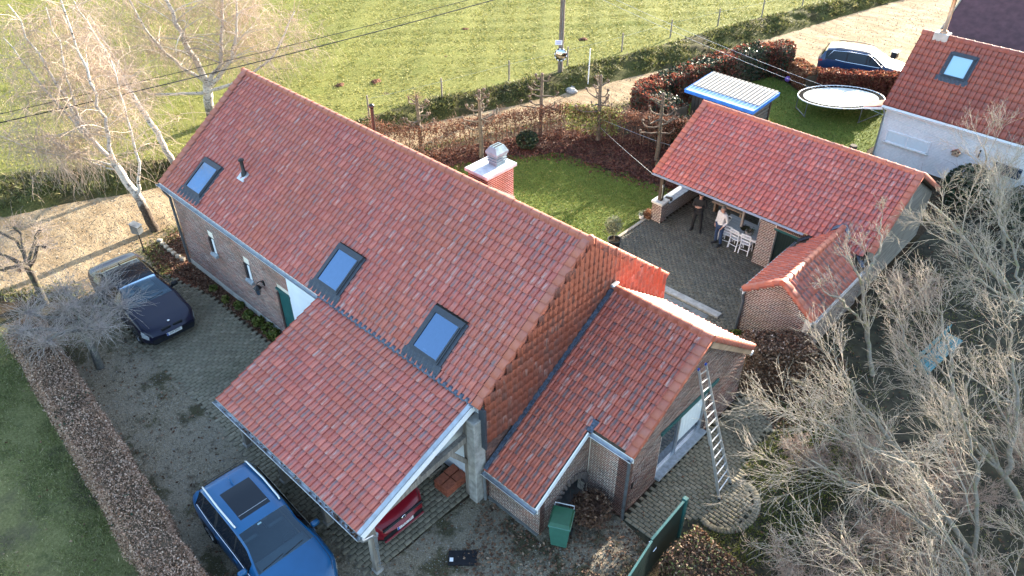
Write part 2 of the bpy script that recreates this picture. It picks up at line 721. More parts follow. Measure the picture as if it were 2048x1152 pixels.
def grass_mat(name, cols, patches, bump=.8, scale=1.0):
    t = NT(name, .95, 0, .15)
    n = t.noise(14 * scale, 6, .72)
    c = t.ramp(n, cols)
    for sc, lo, hi, amt, col in patches:
        c = t.mix(t.smooth(t.noise(sc, 5, .62), lo, hi, 0, amt), c, col)
    t.color(c).bump(t.noise(26 * scale, 5, .75), bump, .07)
    MATS[name] = t.m
    return t.m


grass_mat('field_grass', [(.2, (.075, .08, .018)), (.5, (.16, .165, .038)), (.8, (.25, .24, .07))],
          [(.14, .42, .68, .6, (.17, .175, .05)), (.5, .5, .75, .5, (.09, .125, .02)), (2.6, .6, .78, .5, (.19, .165, .07)), (.9, .68, .76, .85, (.085, .06, .035))])
grass_mat('lawn_grass', [(.2, (.04, .06, .012)), (.5, (.10, .135, .022)), (.8, (.18, .20, .04))],
          [(.35, .45, .7, .5, (.085, .10, .022)), (1.6, .6, .8, .5, (.12, .105, .04))])
grass_mat('verge_grass', [(.25, (.088, .088, .038)), (.5, (.165, .165, .064)), (.75, (.28, .26, .125))],
          [(.3, .48, .62, .75, (.085, .073, .05)), (1.1, .5, .7, .6, (.04, .055, .02)), (4, .6, .75, .5, (.12, .105, .075))])
grass_mat('bank_grass', [(.2, (.03, .028, .013)), (.5, (.08, .08, .024)), (.8, (.17, .165, .055))],
          [(.5, .45, .66, .7, (.045, .032, .02)), (2, .55, .75, .5, (.12, .11, .05))], 1.0)

t = NT('sand_road', .97, 0, .12)
st = t.n('ShaderNodeMapping')
t.put(st.inputs[0], t.pos())
st.inputs['Rotation'].default_value = (0, 0, R(-72))
st.inputs['Scale'].default_value = (.45, 1.3, 1)
ruts = t.noise(1.0, 7, .68, st.outputs[0], dist=.7)
c = t.ramp(ruts, [(.3, (.17, .12, .07)), (.5, (.31, .23, .14)), (.7, (.42, .33, .21))])
c = t.mix(t.smooth(t.noise(.6, 7, .68), .46, .66, 0, .75), c, (.21, .145, .08))
c = t.mix(t.smooth(t.noise(5, 6, .75), .52, .7, 0, .6), c, (.19, .135, .085))
c = t.mix(t.smooth(t.noise(24, 4, .8), .55, .75, 0, .6), c, (.13, .09, .055))
t.color(c).bump(t.math('ADD', ruts, t.math('MULTIPLY', t.noise(16, 5, .75), .6)), 1.0, .09)
MATS['sand_road'] = t.m


def leaf_mat(name, cols, trans=.35, rough=.7):
    t = NT(name, rough, 0, .3)
    c = t.ramp(t.attr('rnd'), cols)
    c = t.mix(t.smooth(t.noise(1.2, 3), .4, .7, 0, .35), c, cols[0][1])
    t.color(c)
    if trans:
        t.sss(trans)
    MATS[name] = t.m
    return t.m


leaf_mat('field_blade', [(0, (.15, .15, .036)), (.5, (.245, .24, .065)), (.85, (.34, .315, .105)), (1, (.37, .32, .14))], .3)
leaf_mat('lawn_blade', [(0, (.05, .07, .014)), (.5, (.12, .145, .026)), (.85, (.21, .21, .05)), (1, (.33, .28, .12))], .3)
leaf_mat('verge_blade', [(0, (.085, .098, .034)), (.5, (.175, .205, .06)), (.85, (.28, .29, .11)), (1, (.42, .37, .22))], .2)
leaf_mat('bank_blade', [(0, (.045, .042, .018)), (.4, (.085, .10, .024)), (.75, (.18, .185, .06)), (1, (.30, .25, .13))], .3)
leaf_mat('beech_leaf', [(0, (.19, .125, .09)), (.4, (.34, .225, .16)), (.75, (.47, .335, .25)), (1, (.58, .45, .36))], .15)
leaf_mat('red_beech_leaf', [(0, (.075, .018, .014)), (.4, (.16, .042, .028)), (.75, (.24, .075, .045)), (1, (.34, .14, .08))], .35)
leaf_mat('brown_beech_leaf', [(0, (.065, .028, .018)), (.4, (.15, .062, .038)), (.75, (.23, .105, .065)), (1, (.33, .19, .12))], .3)
leaf_mat('orange_leaf', [(0, (.14, .055, .025)), (.5, (.26, .12, .06)), (1, (.38, .22, .12))], .3)
leaf_mat('holly_leaf', [(0, (.010, .018, .010)), (.5, (.022, .04, .018)), (.9, (.045, .07, .03)), (1, (.10, .12, .06))], .12, .45)
leaf_mat('yellow_green_leaf', [(0, (.10, .12, .03)), (.5, (.22, .25, .07)), (1, (.36, .38, .16))], .4)
leaf_mat('olive_leaf', [(0, (.10, .115, .06)), (.5, (.19, .20, .12)), (1, (.30, .30, .2))], .25)
leaf_mat('fallen_leaf', [(0, (.05, .024, .015)), (.4, (.12, .06, .035)), (.8, (.21, .12, .07)), (1, (.32, .23, .16))], 0)
leaf_mat('fallen_red_leaf', [(0, (.045, .016, .012)), (.5, (.10, .035, .025)), (1, (.19, .08, .052))], .15)
leaf_mat('pebble', [(0, (.06, .057, .05)), (.5, (.15, .14, .12)), (1, (.34, .32, .29))], 0)


def bark_mat(name, thin, thick, lichen=None, r0=.008, r1=.05, marks=False):
    t = NT(name, .85, 0, .25)
    k = t.smooth(t.attr('rad'), r0, r1)
    n = t.noise(14, 4, .65)
    c = t.mix(k, t.ramp(t.noise(3, 3), [(.3, tuple(q * .75 for q in thin)), (.7, tuple(min(1, q * 1.2) for q in thin))]),
              t.ramp(n, [(.3, tuple(q * .6 for q in thick)), (.65, thick)]))
    if lichen:
        c = t.mix(t.smooth(t.noise(6, 5, .7), .48, .62, 0, .8), c, lichen)
    if marks:
        mk = t.noise(1.0, 4, .7, t.scaled(t.pos(), (5, 5, 16)))
        c = t.mix(t.math('MULTIPLY', t.smooth(mk, .56, .62), t.smooth(t.attr('rad'), .012, .03)), c, (.025, .022, .02))
        sep = t.n('ShaderNodeSeparateXYZ')
        t.put(sep.inputs[0], t.pos())
        low = t.math('MULTIPLY', t.smooth(t.math('ADD', sep.outputs[2], t.math('MULTIPLY', t.noise(5, 4), 1.5)), 2.9, 1.6), t.smooth(t.attr('rad'), .10, .17))
        c = t.mix(low, c, t.ramp(n, [(.35, (.018, .013, .01)), (.7, (.11, .08, .06))]))
    t.color(c).bump(n, .7, .02)
    MATS[name] = t.m
    return t.m


bark_mat('birch_bark', (.42, .32, .25), (.60, .57, .53), None, .005, .02, True)
bark_mat('grey_bark', (.36, .31, .29), (.15, .145, .135), (.20, .20, .15))
bark_mat('dark_bark', (.30, .24, .21), (.075, .062, .05), (.12, .11, .06))
bark_mat('thorn_bark', (.41, .345, .28), (.22, .195, .16), (.16, .155, .085), .006, .03)
bark_mat('pink_bark', (.37, .265, .21), (.24, .19, .16), (.26, .21, .16), .006, .03)
bark_mat('walnut_bark', (.42, .37, .30), (.27, .245, .20), (.20, .20, .10), .006, .04)
bark_mat('pollard_bark', (.17, .125, .095), (.165, .135, .105), (.085, .08, .055))
bark_mat('twig_brown', (.17, .10, .075), (.13, .085, .06))
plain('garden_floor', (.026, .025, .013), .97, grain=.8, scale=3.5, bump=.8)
bark_mat('dark_wood', (.10, .075, .05), (.10, .075, .05))


def wood(name, lo, hi, axis=2, rough=.85):
    t = NT(name, rough, 0, .25)
    s = [14, 14, 14]
    s[axis] = .9
    n = t.noise(1.0, 6, .65, t.scaled(t.pos(), tuple(s)))
    t.color(t.mix(t.smooth(t.noise(1.4, 4), .45, .7, 0, .4), t.ramp(n, [(.3, lo), (.7, hi)]), tuple(k * .6 for k in lo))).bump(n, .5, .008)
    MATS[name] = t.m
    return t.m


wood('grey_timber', (.13, .115, .10), (.34, .30, .26))
wood('post_timber', (.17, .15, .125), (.33, .30, .26))
wood('fence_timber', (.15, .125, .10), (.33, .29, .24))
wood('dark_timber', (.035, .028, .022), (.11, .085, .065))
wood('board_grey', (.14, .13, .115), (.27, .255, .23), 1)
wood('board_tan', (.28, .19, .12), (.42, .31, .22), 1)
wood('shed_wood', (.045, .04, .033), (.12, .105, .09), 2)
wood('pole_timber', (.10, .082, .068), (.22, .185, .155))
wood('table_wood', (.36, .38, .39), (.50, .52, .53), 0)

plain('white_paint', (.78, .80, .82), .5, grain=.06)
plain('white_plaster', (.66, .72, .80), .85, grain=.06, scale=3, bump=.1)
t = NT('painted_brick_white', .75, 0, .3)
br = t.n('ShaderNodeTexBrick')
mp = t.n('ShaderNodeMapping')
t.put(mp.inputs[0], t.pos())
mp.inputs['Rotation'].default_value = (R(90), 0, 0)
t.put(br.inputs['Vector'], mp.outputs[0])
br.inputs['Scale'].default_value = 1.0
br.inputs['Brick Width'].default_value = .22
br.inputs['Row Height'].default_value = .07
br.inputs['Mortar Size'].default_value = .007
br.inputs['Mortar Smooth'].default_value = .6
n = t.noise(9, 5)
t.color(t.mix(t.smooth(t.noise(1.2, 4), .45, .75, 0, .4), t.ramp(n, [(.3, (.66, .68, .70)), (.7, (.80, .81, .82))]), (.58, .58, .56)))
t.bump(t.math('ADD', t.math('MULTIPLY', br.outputs['Fac'], -1.0), t.math('MULTIPLY', n, .5)), .7, .012)
MATS['painted_brick_white'] = t.m
plain('zinc', (.40, .43, .46), .42, .75, grain=.2, scale=5)
plain('zinc_dark', (.16, .18, .20), .5, .6, grain=.3, scale=5)
plain('lead', (.07, .09, .125), .45, .3, grain=.7, scale=16)
plain('aluminium', (.62, .64, .66), .35, .8, grain=.1)
plain('frame_grey', (.045, .052, .062), .4, .2, grain=.15)
plain('flashing_dark', (.05, .06, .075), .5, .3, grain=.25, scale=20)
plain('black_metal', (.012, .012, .013), .45, .1, grain=.2)
plain('black_plastic', (.012, .013, .016), .6, spec=.25, grain=.3, scale=14)
plain('black_cover', (.012, .012, .013), .95, spec=.05)
plain('slat_beige', (.34, .32, .28), .9, spec=.1, grain=.2)
plain('floor_sky_blue', (.05, .085, .16), .9)  # deep blue of the reflected sky put into the floor colour
plain('rubber', (.014, .014, .014), .85, grain=.3)
plain('concrete', (.30, .29, .27), .9, grain=.3, scale=6, bump=.4)
plain('cap_grey', (.46, .50, .54), .8, grain=.2, scale=5)
plain('cowl_grey', (.19, .27, .31), .9, grain=.25, scale=6, bump=.4)
plain('concrete_dark', (.14, .145, .14), .9, grain=.25, scale=5, bump=.4)
plain('stone_white', (.55, .53, .48), .85, grain=.2, scale=7, bump=.3)
plain('stone_blue', (.24, .27, .30), .7, grain=.3, scale=8, bump=.3)
plain('stone_tan', (.36, .30, .23), .9, grain=.35, scale=9, bump=.4)
plain('green_paint', (.012, .085, .085), .45, grain=.15)
plain('green_dark', (.003, .018, .017), .5, grain=.2)
plain('green_bin', (.035, .13, .10), .5, grain=.12)
plain('green_bin_lid', (.01, .075, .035), .4, grain=.12)
plain('turquoise', (.02, .15, .18), .55, grain=.2)
plain('blue_sheet', (.035, .22, .72), .5, grain=.25, scale=5)
plain('pale_blue_sheet', (.30, .46, .70), .85, spec=.15, grain=.2, scale=4)
plain('mat_white', (.40, .45, .45), .8, spec=.2, grain=.1, scale=2)
plain('render_grey', (.42, .40, .36), .9, grain=.2, scale=3, bump=.2)
plain('terracotta', (.34, .10, .055), .8, grain=.25, scale=12)
plain('purple_plastic', (.22, .10, .42), .4)
plain('blind_white', (.62, .70, .74), .8, grain=.04)
plain('interior_dark', (.05, .05, .05), .9)
plain('room_wall', (.58, .68, .76), .9, grain=.05)
plain('dark_slate', (.085, .035, .04), .8, grain=.3, scale=3, bump=.3)
plain('copper_pipe', (.45, .26, .16), .4, .8)
plain('porcelain', (.72, .70, .66), .5)
t = NT('pale_pane', .1, 0, .5)
t.color((.30, .50, .62))
MATS['pale_pane'] = t.m
# glass
t = NT('window_glass', .03, 0, .8)
t.color((.03, .05, .08))
t.b.inputs['Coat Weight'].default_value = 1.0
t.b.inputs['Coat Roughness'].default_value = .02
MATS['window_glass'] = t.m
t = NT('clear_glass', .02, 0, .5)
t.color((.9, .95, 1.0))
t.b.inputs['Alpha'].default_value = .42
MATS['clear_glass'] = t.m
t = NT('car_glass', .05, 0, .3)
t.color((.008, .012, .018))
MATS['car_glass'] = t.m
t = NT('windscreen_glass', .03)
tr = t.n('ShaderNodeBsdfTransparent')
tr.inputs[0].default_value = (.55, .70, .74, 1)
gl = t.n('ShaderNodeBsdfGlossy')
gl.inputs['Roughness'].default_value = .04
gl.inputs[0].default_value = (.55, .72, .85, 1)
fr = t.n('ShaderNodeFresnel')
fr.inputs[0].default_value = 1.5
mx = t.n('ShaderNodeMixShader')
t.t.links.new(t.math('ADD', fr.outputs[0], .06), mx.inputs[0])
t.t.links.new(tr.outputs[0], mx.inputs[1])
t.t.links.new(gl.outputs[0], mx.inputs[2])
t.t.links.new(mx.outputs[0], t.t.nodes['Material Output'].inputs[0])
MATS['windscreen_glass'] = t.m
t = NT('mirror', .06, 1.0)
t.color((.45, .46, .44))
MATS['mirror'] = t.m


def paint(name, col, rough=.32, flake=.2, coat=.35):
    t = NT(name, rough, .0, .35)
    n = t.noise(3, 3)
    t.color(t.ramp(n, [(.3, tuple(c * (1 - flake * .3) for c in col)), (.7, tuple(c * (1 + flake * .3) for c in col))]))
    t.b.inputs['Coat Weight'].default_value = coat
    t.b.inputs['Coat Roughness'].default_value = .05
    MATS[name] = t.m


paint('paint_blue', (.008, .078, .195))
paint('paint_navy', (.004, .005, .022), .3, coat=.2)
paint('paint_red', (.19, .006, .014))
paint('paint_suv', (.015, .04, .10))
plain('chrome', (.72, .74, .78), .12, 1.0, grain=.03)
plain('alloy', (.30, .31, .33), .3, .9)
plain('headlight', (.50, .54, .58), .12, .3, .8, grain=.4, scale=40)
plain('plate_white', (.75, .75, .74), .5, grain=.03)
plain('plate_blue', (.02, .08, .42), .5)
plain('ink_black', (.01, .01, .012), .6)
plain('ink_red', (.30, .02, .03), .6)
plain('skin', (.50, .28, .20), .55, grain=.08, scale=20)
plain('hair_grey', (.16, .14, .12), .7, grain=.3, scale=40)
plain('hair_dark', (.02, .016, .012), .6, grain=.3, scale=40)
plain('cloth_black', (.012, .012, .013), .9, grain=.3, scale=18)
plain('cloth_white', (.56, .54, .52), .92, grain=.12, scale=14, bump=.3)
plain('denim', (.022, .045, .10), .9, grain=.3, scale=20)
plain('shoe_black', (.012, .011, .011), .6)
plain('cushion_grey', (.33, .34, .35), .9, grain=.2)

# ------------------------------------------------------------------ ground, roads, lawns
def jitter(poly, amt=.12, step=.5):
    """Uneven outline for a sheet laid on the ground."""
    out = []
    n = len(poly)
    for i in range(n):
        a, b = np.array(poly[i]), np.array(poly[(i + 1) % n])
        k = max(1, int(np.linalg.norm(b - a) / step))
        for j in range(k):
            p = a + (b - a) * j / k
            if 0 < j:
                p = p + rng.normal(size=2) * amt
            out.append(tuple(p))
    return out


def sheet(name, poly, z, material, k='structure', jit=0.0, step=.5):
    p = jitter(poly, jit, step) if jit else poly
    b = MB()
    b.quad(*[(x, y, z) for x, y in p])
    o = b.build(name, MATS[material])
    me = o.data
    bm_tri(me)
    return kind(o, k)


def bm_tri(me):
    import bmesh
    bm = bmesh.new()
    bm.from_mesh(me)
    bmesh.ops.triangulate(bm, faces=bm.faces[:], quad_method='BEAUTY', ngon_method='EAR_CLIP')
    for f in bm.faces:
        if f.normal.z < 0:
            f.normal_flip()
    bm.to_mesh(me)
    bm.free()


def noise2(x, y, s, seed=0):
    return (np.sin(x * s * 1.3 + seed) * np.cos(y * s * 1.1 + seed * 2.1) + .5 * np.sin(x * s * 2.7 + y * s * 1.9 + seed * 3.3)
            + .3 * np.cos(x * s * 5.1 - y * s * 4.3 + seed))


sheet('ground', [(-400, -400), (400, -400), (400, 400), (-400, 400)], -.03, 'soil')

BANK_TOP = np.array([(-38., -24.), (-31.5, -13.5), (-27.7, -6.6), (-26.0, -4.0), (-23.6, -1.1), (-20.5, 7.2), (-19.75, 11.6), (-18.2, 15.7),
                     (-17.2, 19.5), (-15.5, 25.9), (-13.7, 34.5), (-11.7, 41.3), (-9.5, 49.), (-6., 62.)])
BANK_FOOT = np.array([(-33., -24.), (-28., -14.), (-24.6, -7.9), (-23.8, -5.4), (-22.4, -2.6), (-19.4, 7.2), (-18.1, 11.3), (-16.6, 15.0),
                      (-15.2, 19.7), (-13.2, 26.0), (-11.4, 34.6), (-10.0, 41.3), (-8.2, 49.), (-4.6, 62.)])


def resample(L, n):
    d = np.r_[0, np.cumsum(np.linalg.norm(np.diff(L, axis=0), axis=1))]
    s = np.linspace(0, d[-1], n)
    return np.c_[np.interp(s, d, L[:, 0]), np.interp(s, d, L[:, 1])]


BT, BF = resample(BANK_TOP, 260), resample(BANK_FOOT, 260)


def grid_obj(name, X, Y, Z, material, smooth=True):
    n, m = X.shape
    V = np.c_[X.ravel(), Y.ravel(), Z.ravel()]
    i = np.arange(n - 1)[:, None] * m + np.arange(m - 1)[None]
    F = np.stack([i, i + 1, i + m + 1, i + m], -1).reshape(-1, 4)
    me = np_mesh(name, V, F)
    o = link(name, me, MATS[material], None, smooth)
    return o


# pasture: rolls gently away from the bank
k = np.r_[np.linspace(0, 12, 40), np.linspace(12.6, 60, 60), 120, 300]
dirn = np.array((-.955, .30))
X = BT[::2, 0][:, None] + dirn[0] * k[None]
Y = BT[::2, 1][:, None] + dirn[1] * k[None]
Z = .5 + .05 * noise2(X, Y, .6, 1) * np.clip(k / 3, 0, 1)[None] + .03 * noise2(X, Y, 2.1, 4) * np.clip(k / 3, 0, 1)[None]
field = kind(grid_obj('field', X, Y, Z, 'field_grass'), 'structure')

# grassy bank between pasture and track
s = np.linspace(0, 1, 26)
X = BT[:, 0][:, None] * (1 - s) + BF[:, 0][:, None] * s
Y = BT[:, 1][:, None] * (1 - s) + BF[:, 1][:, None] * s
prof = np.interp(s, [0, .12, .3, .55, .8, .93, 1], [.5, .55, .55, .38, .18, .02, -.03])
Z = prof[None] + (.11 * noise2(X, Y, 1.1, 2) + .06 * noise2(X, Y, 3.7, 5)) * np.sin(np.pi * s)[None]
bank_pts = (X, Y, Z)
kind(grid_obj('bank', X, Y, Z, 'bank_grass'), 'structure')

# sandy track
road = [(-33., -24.), (-28., -14.), (-24.7, -7.9), (-23.9, -5.4), (-22.5, -2.6), (-19.5, 7.2), (-18.2, 11.3), (-16.7, 15.0), (-15.3, 19.7),
        (-13.3, 26.), (-11.5, 34.6), (-10.1, 41.3), (-8.3, 49.), (-4.7, 62.), (2., 62.), (-1., 50.), (-3., 40.), (-1.5, 34.5), (-2., 31.3), (-6.6, 30.6),
        (-9.3, 31.), (-10.6, 26.), (-12.4, 19.2), (-13.6, 16.2), (-16., 10.), (-17.6, 5.), (-18.6, -.5), (-18.5, -3.), (-17.9, -4.8),
        (-15.9, -5.0), (-15.8, -7.6), (-17.6, -7.9), (-19.2, -9.8), (-21., -14.), (-24., -24.)]
sheet('sandy_road', road, -.010, 'sand_road', jit=.10, step=.35)

# gravel forecourt, verge behind the hedge, garden ground, lawns
GRAVEL = [(-15.6, -10.2), (-15.6, -7.4), (-.4, -7.5), (-.25, -3.8), (1.9, -3.8), (2.0, -2.0), (3.3, -2.0), (4.35, -2.2), (4.35, -4.), (4.6, -16), (-3, -16), (-3.3, -10.6)]
sheet('gravel_forecourt', GRAVEL, -.016, 'gravel', jit=.05)
VERGE = [(-19.2, -10.0), (-15.5, -10.3), (-3.4, -11.2), (2., -11.6), (4.5, -16.), (-2, -24), (-24, -24), (-21, -14)]
sheet('verge', VERGE, -.014, 'verge_grass', jit=.1)
LAWN = [(-15.2, 4.), (-14.3, 8.0), (-13.3, 10.3), (-11.3, 12.7), (-8.2, 13.0), (-6.4, 13.3), (-4.75, 13.6), (-4.72, 11.2), (-4.93, 10.9), (-4.93, 8.4), (-5.0, 4.0)]
sheet('lawn', LAWN, -.012, 'lawn_grass', jit=.2, step=.35)
GARDEN_BED = [(-17.6, 4.), (-17.2, 6.6), (-14.6, 11.3), (-12.8, 15.2), (-9.9, 16.5), (-5., 17.), (-4.75, 13.7), (-6.4, 13.4), (-8.2, 13.1), (-11.3, 12.8), (-13.3, 10.4), (-14.3, 8.1), (-15.2, 4.)]
sheet('garden_bed', GARDEN_BED, -.02, 'leaf_litter')
NLAWN = [(-9.3, 18.2), (-10.2, 22), (-8.6, 28.3), (-6., 27.2), (-1.2, 29.), (-.7, 22.7), (-.9, 18), (-5, 17.6)]
sheet('neighbour_lawn', NLAWN, -.014, 'lawn_grass', jit=.1)
SIDE = [(3.2, -2.), (4.2, -2.2), (16, -2), (16, 24), (3.9, 24), (3.9, 7.), (3.2, 7.)]
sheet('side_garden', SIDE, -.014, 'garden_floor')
sheet('flower_bed', [(-18.1, -4.85), (-17.2, -4.9), (-15.9, -5.0), (-13.5, -4.42), (-9.2, -4.42), (-9.2, -3.9), (-16.0, -3.9), (-16.1, 3.9), (-18.4, 3.5), (-18.5, -3.)], -.008, 'leaf_litter', jit=.04)


def grow_poly(poly, d):
    P = np.array(poly, float)
    n = len(P)
    area = sum(P[i][0] * P[(i + 1) % n][1] - P[(i + 1) % n][0] * P[i][1] for i in range(n))
    sg = 1 if area > 0 else -1
    out = []
    for i in range(n):
        a, b, c = P[i - 1], P[i], P[(i + 1) % n]
        n1, n2 = unit(np.array(((b - a)[1], -(b - a)[0]))), unit(np.array(((c - b)[1], -(c - b)[0])))
        m = n1 + n2
        m = m / max(.5, (m @ m) / 2)
        out.append(tuple(b + m * d * sg))
    return out


def pavers(name, label_poly, material, bw, bh, angle, z, seed, keep=None, hide=None, top_name='paving'):
    """A paved floor: bedding sheet with every paver proud of its joints."""
    base = sheet(top_name, grow_poly(label_poly, -.10), z - .026, 'joint_sand')
    a = np.array(grow_poly(label_poly, .08))
    c = a.mean(0)
    ca, sa = math.cos(angle), math.sin(angle)
    Rm = np.array([[ca, -sa], [sa, ca]])
    loc = (a - c) @ Rm
    lo, hi = loc.min(0), loc.max(0)
    gap = .017
    T = []
    row = 0
    y = lo[1]
    while y < hi[1]:
        x = lo[0] - bw * (.5 if row % 2 else 0)
        while x < hi[0]:
            T.append((x + bw / 2, y + bh / 2))
            x += bw + gap
        y += bh + gap
        row += 1
    P = np.array(T) @ Rm.T + c
    ok = in_poly(P, label_poly)
    if keep is not None:
        ok &= keep(P)
    P = P[ok]
    n = len(P)
    M = np.tile(np.eye(4), (n, 1, 1))
    th = angle + rng.normal(size=n) * .014
    tx, ty = rng.normal(size=(2, n)) * .012
    M[:, 0, 0], M[:, 0, 1], M[:, 1, 0], M[:, 1, 1] = np.cos(th), -np.sin(th), np.sin(th), np.cos(th)
    M[:, 2, 0], M[:, 2, 1] = tx, ty
    M[:, :2, 3] = P
    M[:, 2, 3] = z + rng.normal(size=n) * .003
    b = box_base(bw, bh, .03, .007)
    pieces('paver', [b], M, base, MATS[material], 'paver_field', np.tile((0, 0, 1.), (n, 1)), loc=(0, 0, 0), hide=hide(P) if hide else None)
    return base


def box_base(w, h, d, bev, cz=True):
    """Five-sided block with a bevelled top (z up, top at 0)."""
    x, y = w / 2, h / 2
    b = bev
    V = np.array([(-x, -y, -d), (x, -y, -d), (x, y, -d), (-x, y, -d), (-x, -y, -b), (x, -y, -b), (x, y, -b), (-x, y, -b),
                  (-x + b, -y + b, 0), (x - b, -y + b, 0), (x - b, y - b, 0), (-x + b, y - b, 0)])
    F = np.array([(0, 1, 5, 4), (1, 2, 6, 5), (2, 3, 7, 6), (3, 0, 4, 7), (4, 5, 9, 8), (5, 6, 10, 9), (6, 7, 11, 10), (7, 4, 8, 11), (8, 9, 10, 11)])
    return V, F, None


DRIVE = [(-15.9, -7.42), (-15.9, -4.95), (-13.4, -4.45), (-9.25, -4.45), (-9.2, -3.9), (-.3, -3.9), (-.33, -7.6), (-6, -7.62)]
pavers('drive', DRIVE, 'paver_drive', .21, .12, R(90), .012, 1, hide=lambda P: (P[:, 0] > -6.3) & (P[:, 0] < -1.2), top_name='drive_paving')
PATIO = [(-4.9, 4.05), (-4.9, 10.75), (-4.35, 10.75), (-4.35, 16.6), (.0, 16.6), (.0, 11.1), (1.35, 11.1), (1.35, 6.9), (3.2, 6.9), (3.2, 4.1), (.3, 4.1), (.3, 6.4), (-1.9, 6.4), (-1.9, 4.05)]
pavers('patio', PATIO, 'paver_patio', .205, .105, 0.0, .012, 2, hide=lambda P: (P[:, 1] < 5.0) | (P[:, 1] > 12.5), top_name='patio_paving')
ARC = [(5.0 + .62 * math.cos(a) * 1.0, .35 + .85 * math.sin(a)) for a in np.linspace(-1.9, 1.5, 12)]
TERR = [(3.22, -1.95), (4.35, -2.0), (4.35, -.95)] + ARC + [(4.75, 1.5), (4.5, 2.4), (4.55, 3.75), (3.5, 4.5), (3.22, 4.2)]
pavers('terrace', TERR, 'paver_drive', .20, .10, R(0), .012, 3, top_name='terrace_paving')
# soldier edge of the round end of the terrace
ed = MB()
edge = sheet('terrace_edging', [(5.0 + .6 * math.cos(a), .35 + .84 * math.sin(a)) for a in np.linspace(-1.9, 1.5, 12)] + [(5.0 + .8 * math.cos(a), .35 + 1.02 * math.sin(a)) for a in np.linspace(1.5, -1.9, 12)], -.013, 'joint_sand')
M = []
for a in np.linspace(-1.85, 1.45, 29):
    p = (5.0 + .71 * math.cos(a), .35 + .94 * math.sin(a))
    th = math.atan2(math.sin(a) * .71, math.cos(a) * .94) + rng.normal() * .04
    T = np.eye(4)
    T[0, 0], T[0, 1], T[1, 0], T[1, 1] = math.cos(th), -math.sin(th), math.sin(th), math.cos(th)
    T[:3, 3] = (*p, .02)
    M.append(T)
pieces('edging_paver', [box_base(.19, .095, .04, .007)], np.array(M), edge, MATS['paver_drive'], 'edging', loc=(0, 0, 0))

# concrete path and step along the back of the annexe
kind(MB().box((-.8, 6.68, -.0), (2.3, .5, .03)).build('concrete_path', MATS['concrete_dark']), 'structure')
st = kind(MB().box((-.62, 7.12, .03), (2.55, .30, .12), bev=.01).build('patio_step', MATS['concrete']), 'structure')
kind(MB().box((-4.98, 8.2, .01), (.13, 5.2, .07), bev=.01).build('lawn_kerb', MATS['stone_tan']), 'structure')

# grass that stands up
FIELD = [(-24.0, -1.2), (-20.8, 7.2), (-20.0, 11.6), (-18.5, 15.7), (-17.5, 19.5), (-15.8, 25.9), (-14.0, 34.5), (-12, 41.3), (-9.8, 49), (-14, 62), (-34, 40), (-62, 14), (-62, -16), (-34, -14), (-27.9, -6.6)]
p = scatter(FIELD, 210000, .5)
p[:, 2] += .05 * noise2(p[:, 0], p[:, 1], .6, 1) * .7 - .01
kind(blades_obj('field_tufts', p, .065, .06, MATS['field_blade'], .9), 'stuff')
p = scatter(LAWN, 26000, -.015)
kind(blades_obj('lawn_blades', p, .05, .035, MATS['lawn_blade'], .7), 'stuff')
p = scatter(NLAWN, 12000, -.02)
kind(blades_obj('neighbour_lawn_blades', p, .06, .05, MATS['lawn_blade'], .7), 'stuff')
p = scatter([(-19, -10.2), (-3, -11.3), (1, -11.7), (1, -14.5), (-6, -14.8), (-20, -13.5)], 70000, -.015)
m = noise2(p[:, 0], p[:, 1] * 2.2, .7, 9) + rng.normal(size=len(p)) * .5
band = np.exp(-((p[:, 1] + 13.1 + .08 * (p[:, 0] + 8)) / .45) ** 2)
p = p[(m > -.35) & (rng.random(len(p)) > band * .95)]
kind(blades_obj('verge_blades', p, .05, .022, MATS['verge_blade'], .8), 'stuff')
X, Y, Z = bank_pts
ii = rng.integers(0, X.shape[0] - 1, 42000)
jj = rng.integers(0, 22, 42000)
p = np.c_[X[ii, jj], Y[ii, jj], Z[ii, jj] - .02] + rng.normal(size=(42000, 3)) * np.array([.08, .08, 0])
m = noise2(p[:, 0], p[:, 1], .9, 12) + rng.normal(size=len(p)) * .5
p = p[m > -.15]
kind(blades_obj('bank_tufts', p, .13, .085, MATS['bank_blade'], .8), 'stuff')
p = scatter([(3.3, -1.2), (14, -1), (14, 16), (4.2, 16), (4.2, 6), (5.4, 2)], 22000, -.015)
p = p[noise2(p[:, 0], p[:, 1], .8, 5) + rng.normal(size=len(p)) * .3 > .1]
kind(blades_obj('side_garden_blades', p, .06, .035, MATS['bank_blade'], .8), 'stuff')

p = scatter([(4.4, 1.6), (4.7, 3.8), (3.6, 4.6), (5.6, 5.4), (7.2, 3.5), (7.0, 0), (6.2, -1.3), (5.0, -.8), (5.8, .3), (5.5, 1.3)], 9000, -.015)
kind(blades_obj('terrace_edge_grass', p, .055, .03, MATS['lawn_blade'], .8), 'stuff')

